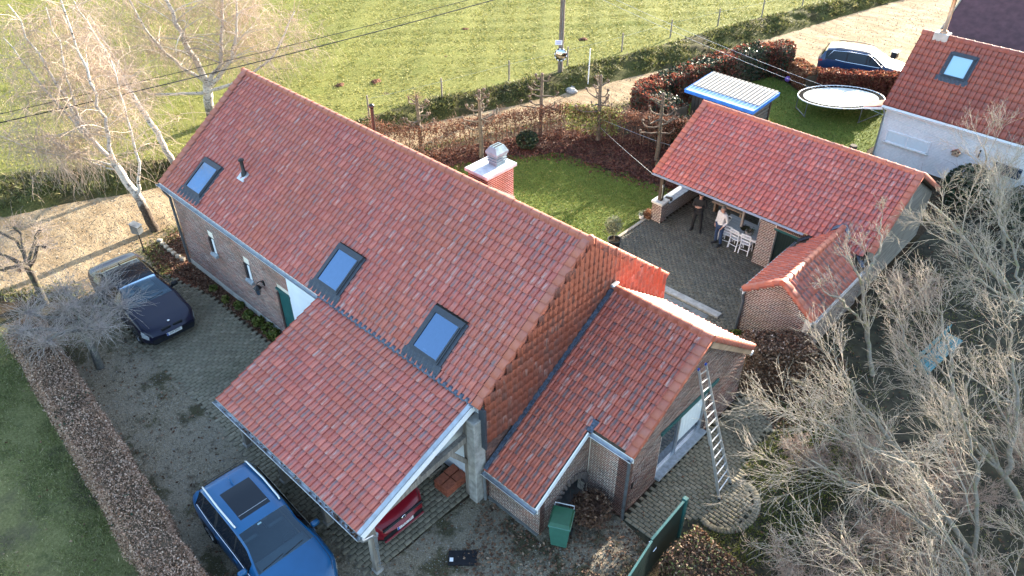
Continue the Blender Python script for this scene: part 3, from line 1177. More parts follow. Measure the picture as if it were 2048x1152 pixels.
# fallen leaves and loose stones
q = [scatter(GARDEN_BED, 9000, -.01), np.c_[np.repeat(resample(np.array(LAWN[:7]), 500), 5, axis=0) + rng.normal(size=(2500, 2)) * .35, np.full(2500, -.008)]]
q = np.concatenate(q)
q[:, 2] += rng.random(len(q)) * .05
kind(leaf_obj('fallen_red_leaves', q, .07, MATS['fallen_red_leaf'], tilt=.35), 'stuff')
q = np.concatenate([scatter([(-18.2, -4.8), (-13.4, -4.5), (-9.3, -4.45), (-9.3, -3.95), (-16, -3.95), (-16.1, 3.6), (-18.3, 3.4)], 7000, .0), scatter([(.0, -3.9), (2., -4.), (3.3, -2.1), (4.3, -2.2), (4.3, -5), (1, -6)], 1800, .0),
                    scatter([(3.5, 4.4), (4.6, 3.6), (6, 5), (5, 8), (3.9, 8), (3.0, 6.8), (2.6, 4.3)], 3500, .0), scatter(SIDE, 5000, 0), scatter(GRAVEL, 1800, 0), scatter(VERGE, 700, .01)])
q[:, 2] += rng.random(len(q)) * .03
kind(leaf_obj('fallen_leaves', q, .05, MATS['fallen_leaf'], tilt=.35), 'stuff')
q = scatter([(-26, -10), (-23, -3), (-19.6, 6.8), (-17.8, 5), (-18.5, -3), (-16, -5.2), (-16, -7.5), (-20, -11)], 5000, -.008)
q = np.concatenate([q, scatter([(-15.2, 20), (-11.5, 34.6), (-8.3, 49), (-1, 50), (-2.2, 31.5), (-9.2, 31.2), (-12.2, 19.4)], 3500, -.008)])
kind(leaf_obj('road_stones', q, .05, MATS['pebble'], tilt=.5, aspect=1.2), 'stuff')
q = np.concatenate([resample(np.array(road[24:34]), 900), resample(np.array(road[18:25]), 500)])
q = np.repeat(q, 5, axis=0) + rng.normal(size=(len(q) * 5, 2)) * .28
kind(blades_obj('road_edge_grass', np.c_[q, np.full(len(q), -.012)], .10, .05, MATS['bank_blade'], .8), 'stuff')
q = scatter(GRAVEL, 26000, -.012)
kind(leaf_obj('loose_gravel', q, .032, MATS['pebble'], tilt=.5, aspect=1.1), 'stuff')

# ------------------------------------------------------------------ building kit
def tile_base(w, g, roll=.03, lift=.036, groove=.030):
    """Interlocking pan tile: deep side groove, pan, roll; thin lower edge that stands clear of the course below."""
    us = np.array([0, .015, .115, .145, .30, .48, .64, .73, .83, .93, 1.0])
    pz = np.array([.012, -groove, -groove, -.001, -.008, -.007, .0, roll * .75, roll, roll * .8, .012])
    m = len(us)
    L = g * 1.10
    bow = .008 * np.sin(np.pi * us)
    V = np.concatenate([np.c_[us * w, -bow, pz + lift - .013], np.c_[us * w, -bow, pz + lift], np.c_[us * w, np.full(m, L), pz]])
    F = []
    for r in (0, m):
        for i in range(m - 1):
            F.append((r + i, r + i + 1, r + i + m + 1, r + i + m))
    UV = np.concatenate([np.c_[us, np.zeros(m), np.zeros(m)], np.c_[us, np.zeros(m), np.zeros(m)], np.c_[us, np.ones(m), np.zeros(m)]])
    return V, np.array(F), UV


TILE = tile_base(.2, .272, .032, .044, .042)
TILE_G = tile_base(.2, .272, .024, .016, .002)
TILE_N = tile_base(.235, .33, .022, .036)


def slope_axes(a, b, c):
    """a: eave start, b: eave end, c: a point straight upslope of a."""
    a, b, c = (np.array(q, float) for q in (a, b, c))
    du, dv = unit(b - a), unit(c - a)
    dn = unit(np.cross(du, dv))
    return a, du, dv, dn, np.linalg.norm(b - a), np.linalg.norm(c - a)


def tiled(parent, a, b, c, mat='roof_tile', base=TILE, w=.2, g=.272, keep=None, name='roof_tile', rest='tile_field', hide=None, limit=300, lift=.02):
    O, du, dv, dn, W, H = slope_axes(a, b, c)
    nc, nr = max(1, round(W / w)), max(1, int(H / g + .35))
    sw, sg = W / nc / w, H / (nr + .12) / g
    T, N, UVs = [], [], []
    for r in range(nr):
        for k in range(nc):
            u, v = k * w * sw, r * g * sg
            if keep is not None and not keep(u + w * sw / 2, v + g * sg / 2):
                continue
            T.append(frame4(O + du * u + dv * v + dn * (lift + rng.normal() * .002), du * sw, dv * sg + dn * rng.normal() * .004, dn))
    T = np.array(T)
    return pieces(name, [base], T, parent, MATS[mat], rest, np.tile(dn, (len(T), 1)), limit=limit, smooth=False, hide=None)


def deck(parent, a, b, c, holes=(), th=.1, mat='dark_timber', name='roof_deck'):
    """Boarded deck under the tiles, with openings for roof windows (u0, u1, v0, v1)."""
    O, du, dv, dn, W, H = slope_axes(a, b, c)
    us = sorted({0, W} | {h[0] for h in holes} | {h[1] for h in holes})
    vs = sorted({0, H} | {h[2] for h in holes} | {h[3] for h in holes})
    m = MB()
    for i in range(len(us) - 1):
        for j in range(len(vs) - 1):
            cu, cv = (us[i] + us[i + 1]) / 2, (vs[j] + vs[j + 1]) / 2
            if any(h[0] < cu < h[1] and h[2] < cv < h[3] for h in holes):
                continue
            q = []
            for dz in (-th, 0):
                for u, v in ((us[i], vs[j]), (us[i + 1], vs[j]), (us[i + 1], vs[j + 1]), (us[i], vs[j + 1])):
                    q.append(O + du * u + dv * v + dn * dz)
            m.add(q, [(3, 2, 1, 0), (4, 5, 6, 7), (0, 1, 5, 4), (1, 2, 6, 5), (2, 3, 7, 6), (3, 0, 4, 7)])
    return m.build(name, MATS[mat], parent)


def ridge_base(L, r=.105, drop=.06):
    n = 8
    V, F = [], []
    for y, rr in ((0, r * 1.09), (.055, r * 1.09), (.056, r), (L * 1.05, r * .97)):
        V.append((-rr - .012, y, -drop - .02))
        for k in range(n + 1):
            a = math.pi * (1 - k / n)
            V.append((rr * math.cos(a), y, rr * .85 * math.sin(a) - .01))
        V.append((rr + .012, y, -drop - .02))
    m = n + 3
    for i in range(3):
        for k in range(m - 1):
            F.append((i * m + k, i * m + k + 1, (i + 1) * m + k + 1, (i + 1) * m + k))
    V = np.array(V)
    return V, np.array(F), np.c_[(V[:, 0] / (2 * r) + .5) * .3, V[:, 1] / L, np.zeros(len(V))]


def ridge(parent, a, b, L=.33, r=.105, mat='verge_tile', name='ridge_tile', end_caps=True):
    a, b = np.array(a, float), np.array(b, float)
    D = b - a
    n = max(1, round(np.linalg.norm(D) / L))
    d = unit(D)
    s = unit(np.cross(d, (0, 0, 1)))
    up = np.cross(s, d)
    step = np.linalg.norm(D) / n
    # laid from the b end so that the collars face b
    T = [frame4(a + d * step * (i + 1) + up * (.012 + rng.normal() * .002), -s, -d * step / L, up) for i in range(n)]
    pieces(name, [ridge_base(L, r)], np.array(T), parent, MATS[mat], name + '_row', limit=300)
    if end_caps:
        for p, q in ((a, -d), (b, d)):
            m = MB()
            m.tube([p + q * .0 + up * .0, p + q * .02 + up * .0], r * 1.02, 12)
            m.build('ridge_end_cap', MATS[mat], parent)


def verge_base(g, w=.235, h=.13):
    """Angled edge tile: x inwards over the roof, side flange hanging down at x=0."""
    t = .040
    L = g * 1.12
    prof = [(.0, -h), (-.012, -h), (-.014, .03), (.0, .048), (.05, .046), (.11, .046), (.2, .042), (w, .0)]
    V, F = [], []
    for y, up in ((0, t), (L, 0)):
        for x, z in prof:
            V.append((x, y, z + up))
    m = len(prof)
    for k in range(m - 1):
        F.append((k, k + 1, m + k + 1, m + k))
    # front lip
    o = len(V)
    for x, z in prof:
        V.append((x, 0, z + t - .016))
    for k in range(m - 1):
        F.append((o + k, o + k + 1, k + 1, k))
    V = np.array(V)
    return V, np.array(F), np.c_[.35 * np.ones(len(V)), V[:, 1] / L, np.zeros(len(V))]


def verge(parent, eave, top, inward, g=.272, flip=False, name='verge_tile'):
    e, t = np.array(eave, float), np.array(top, float)
    dv = unit(t - e)
    di = unit(inward)
    dn = unit(np.cross(di, dv))
    if dn[2] < 0:
        dn = -dn
    n = max(1, round(np.linalg.norm(t - e) / g))
    st = np.linalg.norm(t - e) / n
    T = [frame4(e + dv * st * i + dn * .03, di, dv * st / g, dn) for i in range(n)]
    pieces(name, [verge_base(g)], np.array(T), parent, MATS['verge_tile'], name + '_row')


BRICK = [box_base(1, 1, 1, .0)]


def bricks(parent, O, du, dn, spans, H, material='brick', bl=.205, bh=.048, j=.020, jv=.013, proud=.005, step=.5, limit=300, name='brick', rest='brickwork'):
    """Every brick of a wall face. spans(z) gives the (u0, u1) intervals with wall at that height."""
    O, du, dn = np.array(O, float), unit(du), unit(dn)
    up = np.array((0, 0, 1.))
    T = []
    z, row = 0.0, 0
    while z + bh <= H + 1e-6:
        off = (row * .5 % 1.0) * (bl + jv) + rng.normal() * .006
        half = row % 2 == 1
        for (u0, u1) in spans(z + bh / 2):
            k = math.floor((u0 + off) / (bl + jv))
            while True:
                x0 = k * (bl + jv) - off
                x1 = x0 + bl
                k += 1
                if x0 >= u1:
                    break
                x0, x1 = max(x0, u0), min(x1, u1)
                if x1 - x0 < .03:
                    continue
                c = O + du * (x0 + x1) / 2 + up * (z + bh / 2) + dn * (proud + rng.normal() * .0012)
                T.append(frame4(c, du * (x1 - x0), up * bh, dn * .03))
        z += bh + j
        row += 1
    T = np.array(T)
    b = box_base(1, 1, 1, .0)
    V, F, _ = b
    V = V[:8].copy()
    V[4:, 2] = 0
    F = np.array([(0, 1, 5, 4), (1, 2, 6, 5), (2, 3, 7, 6), (3, 0, 4, 7), (4, 5, 6, 7)])
    return pieces(name, [(V, F, None)], T, parent, MATS[material], rest, np.tile(dn, (len(T), 1)), limit=limit)


def minus(spans, cuts):
    out = []
    for a, b in spans:
        segs = [(a, b)]
        for c, d in cuts:
            nx = []
            for s, e in segs:
                if d <= s or c >= e:
                    nx.append((s, e))
                else:
                    if c > s:
                        nx.append((s, c))
                    if d < e:
                        nx.append((d, e))
            segs = nx
        out += segs
    return out


def gutter(parent, a, b, r=.065, mat='zinc', fascia=True, name='gutter', inward=(0, 1, 0), fmat='white_paint'):
    a, b = np.array(a, float), np.array(b, float)
    d = unit(b - a)
    s = unit(np.cross(d, (0, 0, 1)))
    m = MB()
    n = 7
    V, F = [], []
    for p in (a, b):
        for rr in (r, r * .9):
            for k in range(n + 1):
                t = math.pi + math.pi * k / n
                V.append(p + s * rr * math.cos(t) + np.array((0, 0, 1)) * rr * math.sin(t))
    m1 = n + 1
    for k in range(n):
        F.append((k, k + 1, 2 * m1 + k + 1, 2 * m1 + k))
        F.append((m1 + k + 1, m1 + k, 3 * m1 + k, 3 * m1 + k + 1))
    F += [(0, 2 * m1, 3 * m1, m1), (n, m1 + n, 3 * m1 + n, 2 * m1 + n)]
    F += [tuple(range(n, -1, -1)), tuple(2 * m1 + k for k in range(n + 1))]
    m.add(V, F)
    # rolled front bead
    m.tube([a + s * r * -1, b + s * r * -1], .011, 6)
    m.tube([a + s * r, b + s * r], .011, 6)
    g = m.build(name, MATS[mat], parent)
    if fascia:
        iw = unit(inward)
        c = (a + b) / 2 + iw * (r + .02) + np.array((0, 0, -.03))
        L = np.linalg.norm(b - a)
        f = MB()
        f.bar(a + iw * (r + .022) + (0, 0, -.05), b + iw * (r + .022) + (0, 0, -.05), .03, .17)
        f.build('fascia', MATS[fmat], parent)
    return g


def downpipe(parent, pts, r=.042, mat='zinc_dark', clips=True):
    m = MB()
    m.tube(pts, r, 10)
    o = m.build('downpipe', MATS[mat], parent, True, R(40))
    if clips:
        a, b = np.array(pts[-2]), np.array(pts[-1])
        for q in (.25, .75):
            c = a + (b - a) * q
            k = MB()
            k.lathe([(r + .012, -.02), (r + .012, .02)], c, 10)
            k.build('pipe_clip', MATS[mat], o)
    return o


t = NT('roof_glass', .02)
tr = t.n('ShaderNodeBsdfTransparent')
tr.inputs[0].default_value = (.70, .84, .95, 1)
gl = t.n('ShaderNodeBsdfGlossy')
gl.inputs['Roughness'].default_value = .02
gl.inputs[0].default_value = (.42, .64, .95, 1)
fr = t.n('ShaderNodeFresnel')
fr.inputs[0].default_value = 2.1
mx = t.n('ShaderNodeMixShader')
t.t.links.new(t.math('ADD', fr.outputs[0], .26), mx.inputs[0])
t.t.links.new(tr.outputs[0], mx.inputs[1])
t.t.links.new(gl.outputs[0], mx.inputs[2])
t.t.links.new(mx.outputs[0], t.t.nodes['Material Output'].inputs[0])
MATS['roof_glass'] = t.m


def roof_window(parent, O, du, dv, dn, u0, u1, v0, v1, apron=.3, side=.17, open_room=True, pane='roof_glass'):
    """Roof window: frame, sash, pane, lit shaft below, pleated apron."""
    W = np.array

    def P(u, v, h):
        return O + du * u + dv * v + dn * h

    def ring(u0, u1, v0, v1, t, h0, h1, name, mat, par):
        m = MB()
        for (a, b, c, d) in ((u0, u1, v0, v0 + t), (u0, u1, v1 - t, v1), (u0, u0 + t, v0 + t, v1 - t), (u1 - t, u1, v0 + t, v1 - t)):
            q = [P(a, c, h0), P(b, c, h0), P(b, d, h0), P(a, d, h0), P(a, c, h1), P(b, c, h1), P(b, d, h1), P(a, d, h1)]
            m.add(q, [(3, 2, 1, 0), (4, 5, 6, 7), (0, 1, 5, 4), (1, 2, 6, 5), (2, 3, 7, 6), (3, 0, 4, 7)])
        return m.build(name, MATS[mat], par)
    fr = ring(u0, u1, v0, v1, .06, -.08, .115, 'roof_window', 'frame_grey', parent)
    ring(u0 + .045, u1 - .045, v0 + .045, v1 - .07, .045, .116, .137, 'sash', 'frame_grey', fr)
    # hood along the top
    h = MB()
    q = [P(u0 - .02, v1 - .13, .10), P(u1 + .02, v1 - .13, .10), P(u1 + .02, v1 + .05, .02), P(u0 - .02, v1 + .05, .02),
         P(u0 - .02, v1 - .13, .15), P(u1 + .02, v1 - .13, .15), P(u1 + .02, v1 + .05, .12), P(u0 - .02, v1 + .05, .12)]
    h.add(q, [(3, 2, 1, 0), (4, 5, 6, 7), (0, 1, 5, 4), (1, 2, 6, 5), (2, 3, 7, 6), (3, 0, 4, 7)])
    h.build('hood', MATS['frame_grey'], fr)
    g = MB()
    i = .085
    g.quad(P(u0 + i, v0 + i, .112), P(u1 - i, v0 + i, .112), P(u1 - i, v1 - i - .02, .112), P(u0 + i, v1 - i - .02, .112))
    g.build('pane', MATS[pane], fr)
    if open_room:
        d = 1.1
        s = MB()
        i = .10
        A = [P(u0 + i, v0 + i, .10), P(u1 - i, v0 + i, .10), P(u1 - i, v1 - i, .10), P(u0 + i, v1 - i, .10)]
        Bq = [P(u0 + i, v0 + i - .25, -d), P(u1 - i, v0 + i - .25, -d), P(u1 - i, v1 - i + .1, -d), P(u0 + i, v1 - i + .1, -d)]
        s.add(A + Bq, [(0, 4, 5, 1), (1, 5, 6, 2), (2, 6, 7, 3), (3, 7, 4, 0)])
        s.build('shaft_lining', MATS['room_wall'], fr)
        MB().quad(*Bq).build('sky_tinted_floor', MATS['floor_sky_blue'], fr)  # its colour carries the sky reflection of the darker pane half
        hd = MB().bar(P((u0 + u1) / 2 - .12, v0 + .16, .09), P((u0 + u1) / 2 + .0, v0 + .16, .09), .02)
        hd.build('handle', MATS['white_paint'], fr)
    # pleated lead apron below
    n = 28
    V, F = [], []
    ua, ub = u0 - side, u1 + side
    for k in range(n + 1):
        u = ua + (ub - ua) * k / n
        hh = .07 + .018 * math.sin(u * 2 * math.pi / .2)
        V += [P(u, v0 + .02, .085), P(u, v0 - apron + .05, hh), P(u, v0 - apron, hh - .01)]
    for k in range(n):
        a = k * 3
        F += [(a, a + 1, a + 4, a + 3), (a + 1, a + 2, a + 5, a + 4)]
    m = MB().add(V, F)
    m.build('apron', MATS['flashing_dark'], fr)
    for us in (u0 - .1, u1 + .0):
        m = MB()
        q = [P(us, v0 - .02, .02), P(us + .1, v0 - .02, .02), P(us + .1, v1 + .04, .02), P(us, v1 + .04, .02), P(us, v0 - .02, .075), P(us + .1, v0 - .02, .075), P(us + .1, v1 + .04, .075), P(us, v1 + .04, .075)]
        m.add(q, [(3, 2, 1, 0), (4, 5, 6, 7), (0, 1, 5, 4), (1, 2, 6, 5), (2, 3, 7, 6), (3, 0, 4, 7)])
        m.build('side_flashing', MATS['flashing_dark'], fr)
    return fr


# ------------------------------------------------------------------ main house (ridge along X)
X0, X1, HR, EA, HE = -16.05, 0.0, 6.45, 4.11, 3.53
A2, HB = 4.11, 3.12
WY = -3.9
house = thing('farmhouse', 'long brick farmhouse with red tiled roof and three roof windows on its front slope', 'house', (-8, 0, 0), w=True)
# walls: mortar-coloured shell
sh = MB()
sh.box((-8.05, WY + .15, 1.72), (15.7, .3, 3.44))
sh.build('front_wall', MATS['mortar'], house)
sh = MB()
for x in (-15.9, -.18):
    sh = MB()
    sh.prism([(WY + .02, 0), (3.88, 0), (3.88, 3.12), (0, HR - .14), (WY + .02, 3.48)], .26, 'x', x + .01 if x < -5 else x - .1)
    sh.build('gable_wall', MATS['mortar'], house)
sh = MB()
sh.box((-8.05, 3.75, 1.5), (15.7, .3, 3.0))
sh.build('rear_wall', MATS['mortar'], house)
MB().box((-8.05, 0, .05), (15.6, 7.4, .1)).build('floor_slab', MATS['concrete'], house)

fa = (X0, -EA, HE)
fb = (X1, -EA, HE)
fc = (X0, 0, HR)
O, du, dv, dn, W, H = slope_axes(fa, fb, fc)
wins = [(-14.66, -13.6, .37, 1.60), (-6.93, -5.87, .31, 1.58), (-2.70, -1.64, .30, 1.55)]
holes = [(a - X0 + .06, b - X0 - .06, c + .06, d - .06) for a, b, c, d in wins]
deck(house, fa, fb, fc, holes)
deck(house, (X1, A2, HB), (X0, A2, HB), (X1, 0, HR - .002))
big = [(a - X0 - .03, b - X0 + .03, c - .02, d + .02) for a, b, c, d in wins]
tiled(house, fa, fb, fc, keep=lambda u, v: not any(h[0] < u < h[1] and h[2] < v < h[3] for h in big) and u < 15.93)
tiled(house, (X1, A2, HB), (X0, A2, HB), (X1, 0, HR), name='rear_roof_tile', rest='rear_tile_field', limit=0)
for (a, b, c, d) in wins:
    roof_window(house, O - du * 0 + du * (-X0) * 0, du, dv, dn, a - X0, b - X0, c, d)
ridge(house, (X0 - .05, 0, HR + .03), (X1 + .03, 0, HR + .03))
verge(house, (X1 + .05, -EA, HE), (X1 + .05, -.05, HR), (-1, 0, 0))
verge(house, (X1 + .05, A2, HB), (X1 + .05, .05, HR), (-1, 0, 0))
verge(house, (X0 + .02, -EA, HE), (X0 + .02, -.05, HR), (1, 0, 0), name='far_verge_tile')
# rear verge apex piece
MB().lathe([(.0, .12), (.07, .11), (.1, .05), (.11, -.1)], (X1 + .03, 0, HR + .05), 12).build('finial_cap', MATS['verge_tile'], house, True)

# tile-hung near gable
def gable_keep(u, v):
    y, z = WY - .05 + u, 1.9 + v
    top = HR - (HR - HE) / EA * abs(y) if y < 0 else HR - (HR - HB) / A2 * y
    return z < top - .0 and z > (2.12 if y < -3.0 else 1.9) and y < 3.86


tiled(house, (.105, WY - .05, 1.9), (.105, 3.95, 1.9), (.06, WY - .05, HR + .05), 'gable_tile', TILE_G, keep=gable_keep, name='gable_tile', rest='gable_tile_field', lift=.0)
MB().prism([(WY, 2.15), (3.84, 2.15), (3.84, 3.2), (0, HR - .11), (WY, 3.52)], .02, 'x', .062).build('tile_backing', MATS['terracotta'], house)
# brick strip below the hung tiles
bricks(house, (.06, WY, 0), (0, 1, 0), (1, 0, 0), lambda z: [(0, 1.1)], 2.1, limit=60, name='gable_brick', rest='gable_brickwork')
MB().box((.09, -4.02, 2.8), (.22, .06, 1.4)).build('corner_flashing', MATS['flashing_dark'], house)
MB().box((.02, 3.98, 2.65), (.06, .06, .95)).build('corner_board', MATS['white_paint'], house)

# front wall bricks (the plastered part starts at the door)
wo = [(2.27, 2.62, 1.60, 2.28), (4.57, 4.92, 1.62, 2.28)]
DOOR_U = (6.95, 7.55)


def front_spans(z):
    s = [(0, 7.24)]
    cuts = [(a, b) for a, b, c, d in wo if c <= z <= d]
    if z < 2.15:
        cuts.append((6.52, 7.3))
    return minus(s, cuts)


bricks(house, (-15.9, WY, .22), (1, 0, 0), (0, -1, 0), front_spans, 3.16, 'brick_front')
MB().box((-12.1, WY - .012, .1), (7.6, .05, .24)).build('plinth', MATS['render_grey'], house)
for a, b, c, d in wo:
    x0, x1 = -15.9 + a, -15.9 + b
    # slot windows: splayed brick jamb, white frame, sloping stone sill
    w_ = MB().box(((x0 + x1) / 2, WY - .003, (c + d) / 2), (x1 - x0, .008, d - c))
    wn = w_.build('slot_window', MATS['interior_dark'], house)
    MB().box((x1 - .075, WY - .012, (c + d) / 2 + .02), (.12, .03, d - c - .1)).build('window_frame', MATS['white_paint'], wn)
    MB().box((x0 + .13, WY - .010, (c + d) / 2), (.10, .012, d - c - .06)).build('pane', MATS['window_glass'], wn)
    for k in range(9):
        MB().box((x0 + .03, WY - .02, c + .04 + k * .072), (.09, .05, .05)).build('jamb_brick', MATS['brick'], wn)
    q = MB().prism([(WY - .11, c - .10), (WY, c - .10), (WY, c + .04), (WY - .11, c - .03)], x1 - x0 + .06, 'x', x0 - .03)
    q.build('sill', MATS['stone_blue'], wn)
# entrance door in its brick reveal
dr = MB().box((-9.0, WY - .0, 1.1), (.62, .06, 2.1)).build('front_door', MATS['green_paint'], house)
for k in range(30):
    MB().box((-9.34, WY - .03, .12 + k * .066), (.10, .07, .052)).build('reveal_brick', MATS['brick'], dr)
MB().box((-9.02, WY - .03, 2.2), (.78, .06, .08)).build('door_lintel', MATS['green_paint'], dr)
MB().box((-9.2, WY - .05, 1.05), (.03, .05, .12)).build('door_handle', MATS['chrome'], dr)
MB().box((-4.34, WY - .012, 1.62), (8.62, .03, 3.24)).build('plaster', MATS['white_plaster'], house)
gutter(house, (X0 - .1, -EA - .06, HE - .06), (-6.5, -EA - .06, HE - .06))
downpipe(house, [(X0 + .2, -EA - .06, HE - .12), (X0 + .14, -EA + .02, HE - .35), (X0 + .12, WY - .07, HE - .6), (X0 + .12, WY - .07, .05)], .05)
# lead strip between house roof and carport roof
m = MB()
V, F = [], []
n = 130
for k in range(n + 1):
    x = -6.5 + (6.42) * k / n
    hh = .055 + .030 * math.sin(x * 2 * math.pi / .2) + rng.normal() * .008
    V += [(x, -EA + .05, HE + .07 + hh * .3), (x, -EA - .02, HE + .02 + hh), (x, -EA - .06 - .03 * rng.random(), HE - .03 + hh)]
for k in range(n):
    a = k * 3
    F += [(a, a + 3, a + 4, a + 1), (a + 1, a + 4, a + 5, a + 2)]
MB().add(V, F).build('lead_flashing', MATS['lead'], house)
# black stove pipe with its soaker
p0 = O + du * (-12.45 - X0) + dv * 1.8
sk = MB()
q = [p0 + du * a + dv * b + dn * .075 for a, b in ((-.2, -.2), (.2, -.2), (.2, .16), (-.2, .16))]
sk.add(q + [x - dn * .04 for x in q], [(0, 1, 2, 3), (0, 4, 5, 1), (1, 5, 6, 2), (2, 6, 7, 3), (3, 7, 4, 0)])
vp = MB().lathe([(.11, .0), (.09, .2), (.06, .22), (.06, .58), (.055, .6)], tuple(p0 + (0, 0, -.02)), 12).build('vent_pipe', MATS['black_metal'], house, True)
MB().lathe([(.0, .66), (.10, .64), (.105, .60), (.06, .575)], tuple(p0 + (0, 0, 0)), 12).build('vent_cap', MATS['black_metal'], vp, True)
sk.build('soaker', MATS['aluminium'], vp)
p1 = np.array((-10.2, 1.2, HR - .8 * 1.2))
vp = MB().lathe([(.06, .0), (.06, .95)], tuple(p1), 12).build('vent_pipe', MATS['black_metal'], house, True)
MB().lathe([(.0, 1.12), (.09, 1.08), (.10, 1.0), (.06, .98)], tuple(p1), 12).build('vent_cap', MATS['black_metal'], vp, True)

# brick chimney on the rear slope
cx0, cx1, cy0, cy1, ct = -6.08, -5.23, 1.60, 2.80, 5.56
ch = MB().box(((cx0 + cx1) / 2, (cy0 + cy1) / 2, 4.72), (cx1 - cx0 - .02, cy1 - cy0 - .02, 1.58)).build('chimney', MATS['mortar'], house)
bricks(ch, (cx1 - .01, cy0, 3.95), (0, 1, 0), (1, 0, 0), lambda z: [(0, cy1 - cy0)], 1.55, 'brick_red', limit=140, name='chimney_brick', rest='chimney_brickwork')
bricks(ch, (cx0, cy0 + .01, 3.95), (1, 0, 0), (0, -1, 0), lambda z: [(0, cx1 - cx0)], 1.55, 'brick_red', limit=60, name='chimney_brick', rest='chimney_brickwork')
MB().box(((cx0 + cx1) / 2, (cy0 + cy1) / 2, ct), (cx1 - cx0 + .15, cy1 - cy0 + .16, .11), bev=.012).build('chimney_cap', MATS['cap_grey'], ch)
fl = MB()
sB = (HR - HB) / A2
fl.prism([(cy0 - .1, HR - sB * cy0 + .22), (cy1, HR - sB * cy1 + .22), (cy1, HR - sB * cy1), (cy0 - .1, HR - sB * cy0)], .03, 'x', cx1 + .015)
fl.build('chimney_flashing', MATS['stone_white'], ch)
cc = ((cx0 + cx1) / 2 + .06, (cy0 + cy1) / 2 + .22)
cw = MB().box((cc[0], cc[1], ct + .14), (.36, .40, .18)).build('chimney_cowl', MATS['cowl_grey'], ch)
for k in range(3):
    MB().box((cc[0], cc[1], ct + .19 + k * .085), (.43, .47, .045), bev=.008).build('cowl_louvre', MATS['cowl_grey'], cw)
V = []
for z, a, b in ((ct + .42, .24, .26), (ct + .50, .25, .27), (ct + .68, .12, .19)):
    V += [(cc[0] + i * a, cc[1] + j * b, z) for i, j in ((-1, -1), (1, -1), (1, 1), (-1, 1))]
MB().add(V, [(3, 2, 1, 0)] + [(r * 4 + i, r * 4 + (i + 1) % 4, r * 4 + 4 + (i + 1) % 4, r * 4 + 4 + i) for r in (0, 1) for i in range(4)] + [(8, 9, 10, 11)]).build('cowl_hood', MATS['cowl_grey'], cw)
for s in (-.055, .055):
    MB().box((cc[0] + s, cc[1], ct + .683), (.06, .32, .012)).build('cowl_slot', MATS['ink_black'], cw)

# carport: roof carried on timber posts against the front wall
car = thing('carport', 'red tiled lean-to carport roof on timber posts in front of the farmhouse', 'carport', (-3.3, -6, 0), w=True)
CX0, CX1, CY, CZ = -6.49, -.18, -EA - 3.66, 2.02
ca, cb, cc_ = (CX0, CY, CZ), (CX1, CY, CZ), (CX0, -EA + .0, HE - .04)
tiled(car, ca, cb, cc_)
deck(car, ca, cb, cc_, th=.08)
gutter(car, (CX0 - .05, CY - .06, CZ - .04), (CX1 + .05, CY - .06, CZ - .04))
O2, du2, dv2, dn2, W2, H2 = slope_axes(ca, cb, cc_)
m = MB()
for off, h0, h1, wd in ((.0, -.13, .05, .03),):
    a_ = O2 + du2 * (W2 + .03)
    q = []
    for v in (0, H2):
        for e, h in ((0, h0), (.035, h0), (.035, h1), (0, h1)):
            q.append(a_ + dv2 * v + du2 * e + dn2 * h)
    m.add(q, [(0, 1, 2, 3), (7, 6, 5, 4), (0, 4, 5, 1), (1, 5, 6, 2), (2, 6, 7, 3), (3, 7, 4, 0)])
m.build('bargeboard', MATS['white_paint'], car)
m = MB()
q = []
for v in (0, H2):
    for e, h in ((-.07, .07), (.05, .05), (.05, .10), (-.07, .095)):
        q.append(O2 + du2 * (W2 + e) + dv2 * v + dn2 * h)
m.add(q, [(0, 1, 2, 3), (7, 6, 5, 4), (0, 4, 5, 1), (1, 5, 6, 2), (2, 6, 7, 3), (3, 7, 4, 0)])
m.build('verge_strip', MATS['zinc'], car)
for x in (-.35, -2.4, -4.4, -6.3):
    p = MB().box((x, CY + .38, 1.0), (.17, .17, 2.0), bev=.012).build('post', MATS['post_timber'], car)
    MB().box((x, CY + .38, .05), (.22, .22, .1), bev=.01).build('post_base', MATS['concrete'], p)
MB().bar((CX0 + .1, CY + .38, 1.98), (CX1 - .05, CY + .38, 1.98), .16, .2).build('eaves_beam', MATS['post_timber'], car)
MB().bar((-.35, CY + .3, 1.95), (-.35, WY - .1, 2.35), .15, .2).build('tie_beam', MATS['grey_timber'], car)
MB().bar((-.35, WY - .35, 1.4), (-.35, WY - .9, 2.2), .10, .12).build('brace', MATS['grey_timber'], car)
MB().bar((-.35, CY + 1.9, 2.1), (-.35, CY + 1.9, 2.72), .13).build('queen_post', MATS['grey_timber'], car)
MB().box((-.36, WY - .24, 1.6), (.17, .17, 3.2), bev=.012).build('wall_post', MATS['grey_timber'], car)
MB().box((-.1, WY - .2, 1.55), (.30, .38, 3.1), bev=.02).build('corner_pier', MATS['concrete'], car)
MB().box((-.45, WY - .30, 2.25), (.03, .03, .36)).build('iron_strap', MATS['black_metal'], car)
downpipe(car, [(CX1 + .0, CY - .06, CZ - .08), (CX1 + .03, CY + .02, CZ - .2), (CX1 + .03, CY + .28, CZ - .28), (CX1 + .0, CY + .38, CZ - .45), (CX1 - .0, CY + .38, .03)], .045, 'zinc')
q = np.c_[rng.uniform(CX0, CX1, 260), rng.normal(size=260) * .02 + CY - .05, np.full(260, CZ - .055)]
q = q[rng.random(260) < .25 + .75 * (q[:, 0] > -1.2)]
leaf_obj('gutter_leaves', q, .05, MATS['fallen_leaf'], car, tilt=.4)

# ------------------------------------------------------------------ annexe at the near gable
ann = thing('annexe', 'brick annexe with stepped red tiled roof and large window below the tile-hung gable', 'annexe', (2, 0, 0), w=True)
YA, HA, SA = 1.08, 4.42, .61
XA1 = 3.26
AF = 5.14


